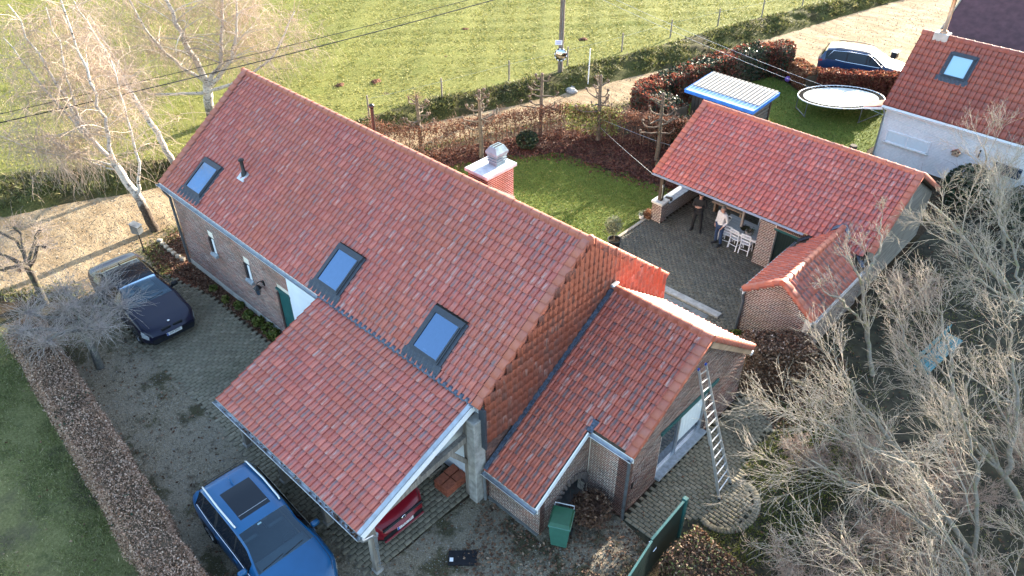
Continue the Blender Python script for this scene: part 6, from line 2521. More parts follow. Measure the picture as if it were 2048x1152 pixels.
    MB().tube([(xc_ - .52 + .03 * math.cos(a), .34 + .17 * math.sin(a), zb_ - .04 + .17 * math.cos(a)) for a in np.linspace(0, 2 * math.pi, 15)], .018, 5, False).build('steering_wheel', MATS['black_plastic'], t)
    for y_ in (-.36, .36):
        st_ = MB().box((xd - .45, y_, .82), (.5, .48, .16), bev=.05).build('front_seat', MATS[prm.get('seat', 'cushion_grey')], t)
        MB().box((xd - .70, y_, 1.02), (.14, .46, .46), bev=.05).build('seat_back', MATS[prm.get('seat', 'cushion_grey')], st_)
        MB().box((xd - .72, y_, 1.30), (.09, .24, .14), bev=.03).build('headrest', MATS[prm.get('seat', 'cushion_grey')], st_)
    # wheels
    r = prm.get('wheel_r', .33)
    for wx in xw:
        for sgn in (-1, 1):
            yo = sgn * (W / 2 - .085)
            m = MB()
            prof = [(r * .62, -.09), (r * .93, -.1), (r, -.06), (r, .06), (r * .93, .1), (r * .62, .09), (r * .62, -.09)]
            V2, F2 = [], []
            n = 24
            for rr, yy in prof:
                for k in range(n):
                    a = 2 * math.pi * k / n
                    V2.append((wx + rr * math.cos(a), yo + yy, r + rr * math.sin(a)))
            for i in range(len(prof) - 1):
                for k in range(n):
                    j = (k + 1) % n
                    F2.append((i * n + k, i * n + j, (i + 1) * n + j, (i + 1) * n + k))
            wh = m.add(V2, F2).build('wheel', MATS['rubber'], t, True, R(40))
            rm = MB()
            for k in range(5):
                a = 2 * math.pi * k / 5 + .3
                rm.bar((wx, yo + sgn * .075, r), (wx + r * .62 * math.cos(a), yo + sgn * .085, r + r * .62 * math.sin(a)), .05, .03)
            rm.tube([(wx, yo + sgn * .05, r), (wx, yo + sgn * .09, r)], .06, 10)
            rm.build('rim', MATS['alloy'], wh)
    # mirrors
    mx = prm['mirror'] * L
    for sgn in (-1, 1):
        y0 = W / 2 * .97
        zm = np.interp(prm['cowl'], kb[:, 0], kb[:, 1]) + .06
        m = MB().box((L / 2 - mx, sgn * (y0 + .12), zm + .03), (.14, .22, .15), bev=.035)
        m.build('wing_mirror', MATS[prm.get('mirror_m', paint_m)], t, True, R(50))
        MB().bar((L / 2 - mx, sgn * (y0 - .04), zm - .04), (L / 2 - mx, sgn * (y0 + .06), zm - .01), .06, .04).build('mirror_arm', MATS['black_plastic'], t)
    # plate
    if plate:
        xp, zp, txt, col = plate
        p = MB().box((xp, 0, zp), (.02, .52, .115)).build('number_plate', MATS['plate_white'], t)
        MB().box((xp + .012, -.235, zp), (.006, .045, .108)).build('country_band', MATS['plate_blue'], p)
        Mx = Matrix.Translation((xp + .0125, .02, zp - .0)) @ Matrix.Rotation(R(90), 4, 'Z') @ Matrix.Rotation(R(90), 4, 'X')
        text_mesh(txt, .10, 'plate_lettering', col, p, Mx)
    # wipers
    zc = np.interp(prm['cowl'], kz[:, 0], kz[:, 1])
    for y0, y1 in ((-.1, .5), (-.62, -.05)):
        MB().bar((L / 2 - prm['cowl'] * L - .02, y0, zc + .02), (L / 2 - prm['cowl'] * L - .08, y1, zc + .045), .018).build('wiper', MATS['black_plastic'], t)
    for sgn in (-1, 1):
        for s_ in prm.get('handles', (.45, .66)):
            MB().box((L / 2 - s_ * L, sgn * (W / 2 + .004), .78), (.2, .03, .035), bev=.01).build('door_handle', MATS[paint_m], t)
    t['_S'] = 0
    del t['_S']
    info = dict(L=L, W=W, kz=kz, kb=kb)
    return t, info


# blue people carrier in the foreground
bc, inf = vehicle('blue_car', 'bright blue people carrier with silver roof rails and glass roof on the gravel', 'car', (-2.78, -8.93, 0), R(-2.5), 4.42, 1.80, 1.60,
                  dict(top=[(0, .70), (.04, .86), (.20, 1.06), (.24, 1.10), (.43, 1.54), (.50, 1.60), (.70, 1.60), (.88, 1.53), (.955, 1.20), (.985, 1.0), (1, .80)],
                       belt=[(0, .66), (.06, .80), (.22, .98), (.5, 1.02), (.9, 1.06), (1, .95)], cowl=.235, roof0=.455, roof1=.90, tail=.955, glass=(.30, .90), doors=(.30, .475, .67), pillars=[(.455, .47), (.66, .68), (.82, .835)],
                       wheels=(1.36, -1.30), seat='frame_grey', lamp=(.028, .10), sunroof=(.52, .765), mirror=.31, roofw=.745, rear=.14), 'paint_blue')
for sgn in (-1, 1):
    MB().tube([(.02, sgn * .60, 1.60), (-.05, sgn * .61, 1.635), (-.8, sgn * .625, 1.65), (-1.6, sgn * .60, 1.61), (-1.68, sgn * .59, 1.575)], .024, 8).build('roof_rail', MATS['aluminium'], bc, True)
    MB().tube([(1.0, sgn * .895, 1.0), (.2, sgn * .885, 1.035), (-1.0, sgn * .885, 1.055), (-1.7, sgn * .86, 1.10)], .012, 6).build('window_trim', MATS['chrome'], bc)
MB().prism([(-1.36, 1.585), (-1.20, 1.60), (-1.36, 1.68), (-1.42, 1.66)], .03, 'y', -.015).build('roof_antenna', MATS['paint_blue'], bc)
MB().box((-.22, 0, 1.603), (.012, .76, .004)).build('roof_seam', MATS['zinc'], bc)
MB().bar((-1.80, -.52, 1.517), (-1.80, .52, 1.517), .012, .012).build('tailgate_seam', MATS['ink_black'], bc)
MB().box((.13, .02, 1.52), (.16, .26, .02), M=Matrix.Rotation(R(24), 4, 'Y')).build('sensor_panel', MATS['ink_black'], bc)
MB().box((.22, -.10, 1.50), (.04, .1, .006), M=Matrix.Rotation(R(24), 4, 'Y')).build('toll_tag', MATS['white_paint'], bc)

# dark saloon in front of the house wall
sc_, inf = vehicle('dark_saloon', 'glossy dark navy saloon car in front of the brick wall', 'car', (-14.38, -6.5, 0), R(-1.5), 4.86, 1.86, 1.47,
                   dict(top=[(0, .62), (.03, .76), (.10, .86), (.27, 1.00), (.30, 1.02), (.45, 1.40), (.52, 1.46), (.66, 1.455), (.76, 1.38), (.88, 1.12), (.97, 1.07), (.985, 1.0), (1, .70)],
                        belt=[(0, .58), (.06, .74), (.28, .93), (.5, .97), (.88, 1.02), (1, .92)], cowl=.30, roof0=.475, roof1=.735, tail=.87, glass=(.36, .83), doors=(.33, .51, .68), pillars=[(.50, .512), (.66, .675)],
                        wheels=(1.50, -1.45), lamp=(.018, .085), mirror=.37, roofw=.70, mirror_m='black_plastic', nose=.20, black_roof=True), 'paint_navy', (2.43, .52, 'AM PRO', 'ink_black'))
for sgn in (-1, 1):
    MB().box((2.36, sgn * .2, .68), (.06, .32, .2), bev=.03).build('kidney_grille', MATS['black_plastic'], sc_)
    MB().tube([(.7, sgn * .905, .95), (-.3, sgn * .905, .975), (-1.6, sgn * .88, 1.03)], .011, 6).build('window_trim', MATS['black_metal'], sc_)
MB().lathe([(.0, .012), (.04, .008), (.042, 0)], (2.17, 0, .835), 14).build('badge', MATS['plate_white'], sc_)
MB().box((-1.25, 0, 1.40), (.12, .05, .06), bev=.015).build('roof_antenna', MATS['black_plastic'], sc_)

# red hatchback under the carport
rc, inf = vehicle('red_hatchback', 'dark red hatchback parked under the carport, only its nose showing', 'car', (-2.62, -6.22, 0), R(0), 4.02, 1.72, 1.45,
                  dict(top=[(0, .62), (.03, .78), (.10, .88), (.25, .99), (.28, 1.01), (.45, 1.38), (.52, 1.44), (.80, 1.42), (.93, 1.30), (.98, .98), (1, .75)],
                       belt=[(0, .58), (.06, .76), (.26, .93), (.5, .96), (.9, 1.0), (1, .92)], cowl=.27, roof0=.47, roof1=.92, tail=.975, glass=(.33, .92), doors=(.33, .55), pillars=[(.50, .515), (.72, .74)],
                       wheels=(1.22, -1.28), lamp=(.03, .11), mirror=.34, roofw=.72), 'paint_red', (2.03, .54, '1-PUL-341', 'ink_red'))
MB().bar((1.98, -.66, .735), (1.98, .66, .735), .03, .018).build('chrome_strip', MATS['chrome'], rc)
MB().box((1.955, 0, .735), (.05, 1.3, .08), bev=.02).build('radiator_grille', MATS['black_plastic'], rc)
m = MB()
m.tube([(2.005, .075 * math.cos(a), .75 + .075 * math.sin(a)) for a in np.linspace(0, 2 * math.pi, 25)], .009, 5, False)
m.bar((2.005, -.04, .80), (2.005, 0, .70), .014)
m.bar((2.005, .04, .80), (2.005, 0, .70), .014)
m.build('badge', MATS['chrome'], rc)
MB().box((1.97, 0, .30), (.06, 1.3, .05), bev=.02).build('lip_spoiler', MATS['paint_red'], rc)

# estate beyond the hedge
su, inf = vehicle('dark_blue_suv', 'dark blue tall estate car with sunlit bonnet beyond the clipped red hedge', 'car', (-4.75, 31.25, 0), R(17), 4.8, 1.92, 1.74,
                  dict(top=[(0, .80), (.03, .98), (.22, 1.14), (.26, 1.17), (.41, 1.62), (.48, 1.72), (.80, 1.72), (.93, 1.60), (.98, 1.15), (1, .9)],
                       belt=[(0, .76), (.06, .92), (.25, 1.08), (.5, 1.12), (.9, 1.16), (1, 1.05)], cowl=.25, roof0=.44, roof1=.92, tail=.975, glass=(.30, .93), doors=(.29, .48, .70), pillars=[(.47, .485), (.68, .70)],
                       wheels=(1.45, -1.42), lamp=(.028, .09), mirror=.31, roofw=.74, wheel_r=.36), 'paint_suv')
for sgn in (-1, 1):
    MB().tube([(.3, sgn * .68, 1.72), (-.2, sgn * .69, 1.78), (-1.4, sgn * .68, 1.77), (-1.6, sgn * .66, 1.70)], .02, 6).build('roof_rail', MATS['black_metal'], su)
    MB().tube([(1.0, sgn * .95, 1.12), (.6, sgn * .86, 1.40), (.2, sgn * .76, 1.64), (-.8, sgn * .75, 1.66), (-1.7, sgn * .76, 1.6), (-1.95, sgn * .87, 1.2), (-1.0, sgn * .95, 1.14), (1.0, sgn * .955, 1.1)], .018, 6).build('window_trim', MATS['chrome'], su)

# ------------------------------------------------------------------ small things
# --- pasture fence posts
for (x, y), lab in zip([(-20.35, 8.33), (-19.28, 12.34), (-18.35, 16.5), (-16.41, 24.22), (-15.64, 28.2), (-14.6, 32.05), (-13.46, 35.67), (-12.52, 39.53), (-17.35, 20.3)],
                       ['fence post nearest the farmhouse roof', 'second pasture fence post from the farmhouse', 'third pasture fence post, before the utility pole', 'first fence post right of the white marker pole',
                        'second fence post right of the white marker pole', 'third fence post right of the white marker pole', 'fourth fence post right of the white marker pole', 'farthest pasture fence post, near the top edge', 'fence post right behind the utility pole']):
    t = thing('fence_post', lab, 'post', (x, y, .42), group='pasture fence posts')
    MB().tube([(0, 0, -.3), (.01, .0, .6), (.0, .01, 1.18)], [.05, .047, .044], 8).build('stake', MATS['fence_timber'], t)
    MB().tube([(.045, 0, .98), (.06, 0, 1.0), (.045, 0, 1.02)], .006, 5).build('staple', MATS['zinc'], t)
for z in (1.0,):
    pts = [(-20.35, 8.33), (-19.28, 12.34), (-18.35, 16.5), (-17.35, 20.3), (-16.41, 24.22), (-15.64, 28.2), (-14.6, 32.05), (-13.46, 35.67), (-12.52, 39.53)]
    tag(MB().tube([(x + .05, y, .42 + z) for x, y in pts], .004, 4).build('fence_wire', MATS['zinc']), 'thin wire strung between the pasture fence posts', 'wire')

# --- utility pole with traffic mirror and small sign
PX, PY = -16.95, 19.2
up = thing('utility_pole', 'tall weathered wooden utility pole carrying the overhead cables at the track', 'pole', (PX, PY, 0), w=True)
MB().tube([(PX, PY, -.2), (PX, PY, 3.5), (PX, PY, 7.2)], [.15, .135, .115], 12).build('shaft', MATS['pole_timber'], up, True, R(50))
MB().tube([(PX + .10, PY - .10, .2), (PX + .10, PY - .10, 6.8)], .025, 6).build('cable_duct', MATS['zinc_dark'], up)
for z in (5.55, 5.85):
    MB().box((PX, PY, z), (.12, .4, .06)).build('bracket', MATS['zinc_dark'], up)
dirc = unit(np.array((9.58 - PX, -13.1 - PY, 4.)))
sx = unit(np.cross(dirc, (0, 0, 1)))
uz = np.cross(sx, dirc)
mc = np.array((PX, PY, 1.62)) + dirc * .25
mi = thing('traffic_mirror', 'round traffic mirror with dashed rim on the utility pole', 'mirror', tuple(mc), w=True)
V = []
rings = [(0, .07), (.12, .06), (.22, .035), (.30, .0)]
for rr, dd in rings:
    for k in range(20):
        a = 2 * math.pi * k / 20
        V.append(mc + dirc * (.03 + dd) + sx * rr * math.cos(a) + uz * rr * math.sin(a))
MB().add(V, [(i * 20 + k, i * 20 + (k + 1) % 20, (i + 1) * 20 + (k + 1) % 20, (i + 1) * 20 + k) for i in range(3) for k in range(20)]).build('mirror_glass', MATS['mirror'], mi, True)
for k in range(20):
    m = MB()
    a0, a1 = 2 * math.pi * k / 20, 2 * math.pi * (k + 1) / 20
    q = []
    for d_ in (.0, .04):
        for rr, a in ((.30, a0), (.355, a0), (.355, a1), (.30, a1)):
            q.append(mc + dirc * d_ + sx * rr * math.cos(a) + uz * rr * math.sin(a))
    m.add(q, [(3, 2, 1, 0), (4, 5, 6, 7), (0, 1, 5, 4), (1, 2, 6, 5), (2, 3, 7, 6), (3, 0, 4, 7)])
    m.build('rim_segment', MATS['black_plastic' if k % 2 else 'white_paint'], mi)
MB().bar(mc, mc - dirc * .2, .05).build('mirror_arm', MATS['zinc_dark'], mi)
sg = np.array((PX - .1, PY - .1, 2.28)) + dirc * .17
sn = thing('small_sign', 'small pale sign plate on the utility pole above the mirror', 'sign', tuple(sg), w=True)
q = [sg + sx * a + uz * b + dirc * c for c in (0, .015) for a, b in ((-.2, -.13), (.2, -.13), (.2, .13), (-.2, .13))]
MB().add(q, [(3, 2, 1, 0), (4, 5, 6, 7), (0, 1, 5, 4), (1, 2, 6, 5), (2, 3, 7, 6), (3, 0, 4, 7)]).build('plate', MATS['white_paint'], sn)
for b in (.06, .0, -.06):
    MB().bar(sg + dirc * .018 - sx * .13 + uz * b, sg + dirc * .018 + sx * .13 + uz * b, .006, .02, up=uz).build('printed_line', MATS['plate_blue'], sn)
wp = thing('marker_pole', 'thin white marker pole on the bank beside the utility pole', 'pole', (-15.4, 19.8, 0), w=True)
MB().tube([(-15.4, 19.8, -.1), (-15.4, 19.82, 2.1)], .028, 8).build('rod', MATS['white_paint'], wp)
MB().lathe([(.0, 2.13), (.033, 2.1), (.033, 2.06)], (-15.4, 19.82, 0), 8).build('cap', MATS['white_paint'], wp)
for k, (x, y, s_, lab) in enumerate([(-15.9, 18.9, .22, 'pale boulder left of the white marker pole on the bank foot'), (-15.55, 18.55, .30, 'largest flat boulder on the bank foot by the marker pole'), (-16.2, 18.2, .16, 'smallest pale stone on the bank foot below the utility pole')]):
    V = rng.normal(size=(60, 3))
    V /= np.linalg.norm(V, axis=1)[:, None]
    import bmesh
    bm = bmesh.new()
    for v in V:
        bm.verts.new((x + v[0] * s_ * 1.3, y + v[1] * s_, .05 + v[2] * s_ * .55))
    bmesh.ops.convex_hull(bm, input=bm.verts[:])
    for v in [v for v in bm.verts if not v.link_faces]:
        bm.verts.remove(v)
    me = bpy.data.meshes.new('boulder')
    bm.to_mesh(me)
    bm.free()
    tag(link('boulder', me, MATS['concrete']), lab, 'stone')


# --- overhead cables
def cable(label, pts, r, mat='black_metal', sag=.25):
    P = []
    for a, b in zip(pts[:-1], pts[1:]):
        a, b = np.array(a, float), np.array(b, float)
        for k in range(12):
            f = k / 12
            P.append(a + (b - a) * f - np.array((0, 0, sag * 4 * f * (1 - f))))
    P.append(np.array(pts[-1], float))
    return tag(MB().tube(P, r, 5).build('overhead_cable', MATS[mat]), label, 'cable')


cable('upper black overhead cable along the track', [(PX, PY, 5.85), (-21.0, -7.5, 5.6), (-27, -30, 5.8)], .014, sag=.15)
cable('lower thicker black overhead cable along the track', [(PX, PY, 5.55), (-21.0, -7.5, 5.3), (-27, -30, 5.5)], .022, sag=.2)
cable('upper pale cable from the utility pole over the shed to the white house', [(PX, PY, 5.8), (-.9, 22.2, 2.6), (14, 19.5, 3.2)], .007, 'zinc', .25)
cable('lower pale cable from the utility pole over the shed to the white house', [(PX, PY, 5.5), (-.9, 22.1, 2.35), (14, 19.0, 2.8)], .007, 'zinc', .25)
cable('lower garden wire from a pollard to the barn eave corner', [(-10.9, 14.95, .75), (-4.88, 10.62, 2.15)], .006, 'zinc', .04)
cable('upper garden wire from a pollard towards the barn roof', [(-10.9, 14.95, 1.15), (-7.6, 15.2, .95), (-4.9, 14.5, 1.6)], .006, 'zinc', .02)

# --- shed with boarded roof over a blue sheet
shd = thing('garden_shed', 'low dark wooden shed with slatted roof over a blue sheet', 'shed', (-6.9, 20.2, 0), w=True)
MB().box((-6.85, 20.15, .95), (3.1, 1.9, 1.9)).build('walls', MATS['shed_wood'], shd)
for k in range(16):
    MB().box((-8.35 + k * .2, 19.18, .95), (.17, .03, 1.86)).build('wall_board', MATS['shed_wood'], shd)
for k in range(14):
    MB().box((-5.28, 19.35 + k * .13, .95), (.03, .05, 1.8)).build('wall_lath', MATS['board_grey'], shd)
for k in range(9):
    MB().box((-5.265, 20.2, .2 + k * .2), (.03, 1.85, .04)).build('wall_lath', MATS['board_grey'], shd)
for x, y in ((-5.25, 19.2), (-5.25, 21.1)):
    MB().box((x, y, .97), (.1, .1, 1.94)).build('corner_post', MATS['dark_timber'], shd)


def shz(y):
    return 2.0 + (y - 18.95) * .06


q = [(-8.75, 18.92), (-5.05, 18.92), (-5.05, 21.4), (-8.75, 21.4)]
MB().add([(x, y, shz(y) - .05) for x, y in q] + [(x, y, shz(y)) for x, y in q], [(3, 2, 1, 0), (4, 5, 6, 7), (0, 1, 5, 4), (1, 2, 6, 5), (2, 3, 7, 6), (3, 0, 4, 7)]).build('roof_sheet', MATS['pale_blue_sheet'], shd)
MB().bar((-8.77, 18.91, 1.95), (-5.03, 18.91, 1.95), .02, .17).build('sheet_edge', MATS['blue_sheet'], shd)
MB().bar((-5.03, 18.91, 1.95), (-5.03, 21.4, 2.09), .02, .17).build('sheet_edge', MATS['blue_sheet'], shd)
MB().bar((-8.77, 18.91, 1.95), (-8.77, 21.4, 2.09), .02, .17).build('sheet_edge', MATS['blue_sheet'], shd)
for k in range(18):
    x = -8.63 + k * .203
    MB().bar((x, 19.52, shz(19.52) + .05), (x, 21.42, shz(21.42) + .05), .15, .035).build('roof_slat', MATS['slat_beige'], shd)

# --- trampoline
tc, ta = np.array((-3.72, 26.05)), R(44)
tra = thing('trampoline', 'oval trampoline with white mat and spring ring behind the barn', 'trampoline', (tc[0], tc[1], 0), ta)
m = MB()
N = 48
pr = [(2.2, 1.45)]
m.tube([(2.2 * math.cos(a), 1.45 * math.sin(a), .86) for a in np.linspace(0, 2 * math.pi, N + 1)], .03, 6, False)
m.build('frame_ring', MATS['white_paint'], tra, True)
V = [(1.93 * math.cos(a), 1.2 * math.sin(a), .855) for a in np.linspace(0, 2 * math.pi, N, endpoint=False)]
MB().add(V + [(0, 0, .82)], [(i, (i + 1) % N, N) for i in range(N)]).build('jumping_mat', MATS['mat_white'], tra, True)
for k in range(64):
    a = 2 * math.pi * k / 64
    d_ = .028
    q = [(rx * math.cos(b), ry * math.sin(b), .868) for rx, ry, b in ((1.93, 1.2, a - d_), (2.18, 1.43, a - d_), (2.18, 1.43, a + d_), (1.93, 1.2, a + d_))]
    MB().add(q + [(x, y, .845) for x, y, z in q], [(0, 1, 2, 3), (7, 6, 5, 4), (0, 4, 5, 1), (1, 5, 6, 2), (2, 6, 7, 3), (3, 7, 4, 0)]).build('spring_cover', MATS['black_cover'], tra)
for a in (0.35, 1.9, 2.8, 3.6, 5.0, 6.0):
    x, y = 2.15 * math.cos(a), 1.42 * math.sin(a)
    MB().tube([(x, y, .86), (x * 1.0, y * 1.0, .05), (x * .97, y * .97, .03)], .024, 6).build('leg', MATS['zinc_dark'], tra)
for a0, a1 in ((2.8, 3.6), (5.0, 6.0), (0.35, 1.9)):
    MB().tube([(2.1 * math.cos(a0), 1.4 * math.sin(a0), .04), (2.1 * math.cos(a1), 1.4 * math.sin(a1), .04)], .024, 6).build('foot_rail', MATS['zinc_dark'], tra)

tag(MB().lathe([(.16 * math.sin(a), .16 - .16 * math.cos(a)) for a in np.linspace(0, math.pi, 11)], (-7.55, 28.0, 0), 16).build('ball', MATS['purple_plastic'], None, True), 'purple ball lying at the foot of the boundary hedge', 'ball')
lb = thing('letterbox', 'black letterbox on a post beside the parked dark blue car', 'letterbox', (-3.95, 33.6, 0), w=True)
MB().box((-3.95, 33.6, .95), (.32, .42, .34), bev=.03).build('box', MATS['black_metal'], lb)
MB().box((-3.95, 33.6, 1.14), (.4, .5, .05), bev=.01).build('lid', MATS['zinc'], lb)
MB().tube([(-3.95, 33.6, 0), (-3.95, 33.6, .8)], .04, 8).build('post', MATS['black_metal'], lb)
bh = thing('bird_house', 'small wooden bird house on the white neighbour wall', 'bird house', (3.0, 22.53, 1.3), w=True)
MB().prism([(2.86, 1.25), (3.14, 1.25), (3.14, 1.42), (3.0, 1.52), (2.86, 1.42)], .16, 'y', 22.46).build('box', MATS['board_tan'], bh)
for sgn in (-1, 1):
    MB().bar((3.0, 22.42, 1.55), (3.0 + sgn * .2, 22.42, 1.40), .03, .03).build('roof_board', MATS['dark_timber'], bh)
    MB().add([(3.0, 22.40, 1.56), (3.0 + sgn * .2, 22.40, 1.41), (3.0 + sgn * .2, 22.64, 1.41), (3.0, 22.64, 1.56)], [(0, 1, 2, 3)]).build('roof_panel', MATS['terracotta'], bh)
MB().tube([(3.0, 22.455, 1.37), (3.0, 22.45, 1.37)], .03, 10).build('entrance_hole', MATS['ink_black'], bh)
ws = thing('wood_block', 'dark tree stump block at the corner of the white house', 'stump', (-1.15, 22.0, 0), w=True)
MB().lathe([(.0, .5), (.16, .5), (.18, .45), (.17, .05), (.2, 0)], (-1.15, 22.0, 0), 9).build('log', MATS['dark_timber'], ws)
kind(sheet('neighbour_path', [(-2.2, 21.3), (-.7, 22.6), (-.6, 17.5), (-3.6, 17.8)], -.006, 'paver_patio'), 'structure')

# --- letterbox of the farmhouse, wall lamp, border stones
mb = thing('mailbox', 'blue-grey mailbox on a thin black post at the sandy drive', 'mailbox', (-17.9, -4.83, 0), R(25))
MB().tube([(0, 0, -.02), (0, 0, .95)], .025, 8).build('post', MATS['black_metal'], mb)
MB().prism([(-.17, .92), (.17, .92), (.17, 1.24), (-.17, 1.32)], .26, 'y', -.13).build('box', MATS['zinc_dark'], mb)
MB().bar((-.19, 0, 1.335), (.2, 0, 1.245), .30, .015).build('lid', MATS['zinc_dark'], mb)
MB().box((.174, 0, 1.18), (.01, .18, .03)).build('slot', MATS['ink_black'], mb)
for k in range(7):
    f = k / 6
    tag(MB().box((-18.15 + 1.85 * f, -4.06 - .05 * math.sin(f * 3), .05), (.2, .15, .14), rz=rng.normal() * .3 + .5, bev=.02).build('border_stone', MATS['stone_tan' if k else 'concrete']),
        ['pale upright border stone next to the birch foot', 'second border stone from the birch along the leaf bed', 'third border stone from the birch along the leaf bed', 'middle border stone of the leaf bed', 'third border stone from the house corner', 'second border stone from the house corner', 'border stone nearest the house corner'][k],
        'stone', 'border stones of the leaf bed')
wl = thing('wall_lamp', 'black lantern on a curved bracket beside the front door', 'lamp', (-10.25, WY, 2.0), w=True)
MB().tube([(-10.25, WY - .01, 1.95), (-10.25, WY - .12, 2.08), (-10.25, WY - .24, 2.06), (-10.25, WY - .26, 1.98)], .014, 6).build('bracket', MATS['black_metal'], wl)
MB().box((-10.25, WY - .02, 1.95), (.1, .04, .2), bev=.01).build('back_plate', MATS['black_metal'], wl)
MB().lathe([(.0, 1.99), (.04, 1.97), (.15, 1.88), (.14, 1.86)], (-10.25, WY - .26, 0), 6).build('lamp_roof', MATS['black_metal'], wl)
MB().lathe([(.11, 1.86), (.07, 1.62), (.0, 1.60)], (-10.25, WY - .26, 0), 6).build('lantern_glass', MATS['window_glass'], wl)

# --- carport odds and ends
st4 = [(-1.10, -4.13, 0), (-1.08, -4.52, .04), (-.82, -4.13, -.02), (-.80, -4.52, .03)]
for k, (x, y, a) in enumerate(st4):
    t = thing('tile_stack', ['left rear stack of spare red roof tiles by the white wall', 'left front stack of spare red roof tiles by the white wall', 'right rear stack of spare red roof tiles by the timber post', 'right front stack of spare red roof tiles by the timber post'][k],
              'roof tiles', (x, y, 0), a, 'stacks of spare roof tiles')
    for j in range(7):
        MB().box((rng.normal() * .006, rng.normal() * .006, .035 + j * .045), (.24, .36, .036)).build('spare_tile', MATS['terracotta'], t)
dm = thing('doormat_pit', 'dark bristle doormat in a stone frame under the carport', 'doormat', (-1.85, -4.30, 0), w=True)
MB().box((-1.85, -4.30, .03), (.58, .46, .012)).build('mat', MATS['rubber'], dm)
for k in range(8):
    MB().box((-2.08 + k * .066, -4.30, .042), (.035, .4, .012)).build('bristle_strip', MATS['black_plastic'], dm)
for (x, y, a, b) in ((-1.85, -4.56, .7, .06), (-1.85, -4.04, .7, .06), (-2.17, -4.3, .06, .46), (-1.53, -4.3, .06, .46)):
    MB().box((x, y, .03), (a, b, .05)).build('stone_frame', MATS['stone_tan'], dm)
bd = thing('black_panel', 'flat black plastic panel with a white sticker lying on the gravel', 'panel', (.95, -5.70, 0), R(43))
MB().prism([(-.36, -.2), (-.33, -.22), (.28, -.22), (.36, -.13), (.36, .16), (.30, .22), (-.36, .2)], .025, 'z', .0).build('panel', MATS['black_plastic'], bd)
MB().box((-.28, -.06, .027), (.09, .11, .004)).build('sticker', MATS['white_paint'], bd)

bn = thing('wheelie_bin', 'green wheeled waste bin standing by the annexe porch', 'bin', (2.42, -3.62, 0), R(28))
V = []
for z, a, b in ((.06, .20, .22), (.5, .235, .26), (.92, .265, .295)):
    V += [(i * a, j * b, z) for i, j in ((-1, -1), (1, -1), (1, 1), (-1, 1))]
MB().add(V, [(3, 2, 1, 0)] + [(r_ * 4 + i, r_ * 4 + (i + 1) % 4, r_ * 4 + 4 + (i + 1) % 4, r_ * 4 + 4 + i) for r_ in (0, 1) for i in range(4)] + [(8, 9, 10, 11)]).build('body', MATS['green_bin'], bn)
MB().box((0, 0, .93), (.58, .64, .06), bev=.02).build('rim', MATS['green_bin'], bn)
V = [(i * .275, j * .31 + .0, .965) for i, j in ((-1, -1), (1, -1), (1, 1), (-1, 1))] + [(i * .24, j * .26 + .02, 1.03) for i, j in ((-1, -1), (1, -1), (1, 1), (-1, 1))]
MB().add(V, [(3, 2, 1, 0), (4, 5, 6, 7)] + [(i, (i + 1) % 4, 4 + (i + 1) % 4, 4 + i) for i in range(4)]).build('lid', MATS['green_bin_lid'], bn)
MB().tube([(-.25, .31, .95), (-.25, .40, 1.0), (.25, .40, 1.0), (.25, .31, .95)], .016, 6).build('handle', MATS['aluminium'], bn)
for sgn in (-1, 1):
    MB().tube([(sgn * .20, .27, .1), (sgn * .26, .27, .1)], .1, 14).build('wheel', MATS['rubber'], bn)

# --- ladder against the annexe gable
ld = thing('ladder', 'aluminium extension ladder leaning against the annexe gable', 'ladder', (4.72, .65, 0), w=True)
a0, a1 = np.array((4.76, .30, .02)), np.array((3.22, .74, 3.56))
b0, b1 = np.array((4.70, .98, .02)), np.array((3.22, 1.10, 3.50))
u0, u1 = a0 + (a1 - a0) * .16 + (0, .12, 0), b0 + (b1 - b0) * .16 - (0, .12, 0)
am, bm_ = a0 + (a1 - a0) * .2 + np.array((0, .06, 0)), b0 + (b1 - b0) * .2 - np.array((0, .05, 0))
for p, q, w_ in ((a0, a1, 1), (b0, b1, 1)):
    pts = [p, p + (q - p) * .55 + (0, (.03 if p is a0 else -.03), 0), q]
    m = MB()
    m.bar(pts[0], pts[1], .03, .075, up=(1, 0, .4))
    m.build('stile', MATS['aluminium'], ld)
    m = MB()
    m.bar(p + (q - p) * .42 + (-.03, 0, .03), q, .026, .065, up=(1, 0, .4))
    m.build('upper_stile', MATS['aluminium'], ld)
    MB().box(tuple(p), (.07, .05, .08)).build('rubber_foot', MATS['rubber'], ld)
    MB().box(tuple(q + (0.0, 0, .01)), (.05, .045, .06)).build('end_cap', MATS['plate_blue'], ld)
for k in range(15):
    f = .06 + .90 * k / 14
    MB().tube([a0 + (a1 - a0) * f + (0, .03 * f, 0), b0 + (b1 - b0) * f - (0, .03 * f, 0)], .019, 6).build('rung', MATS['aluminium'], ld)

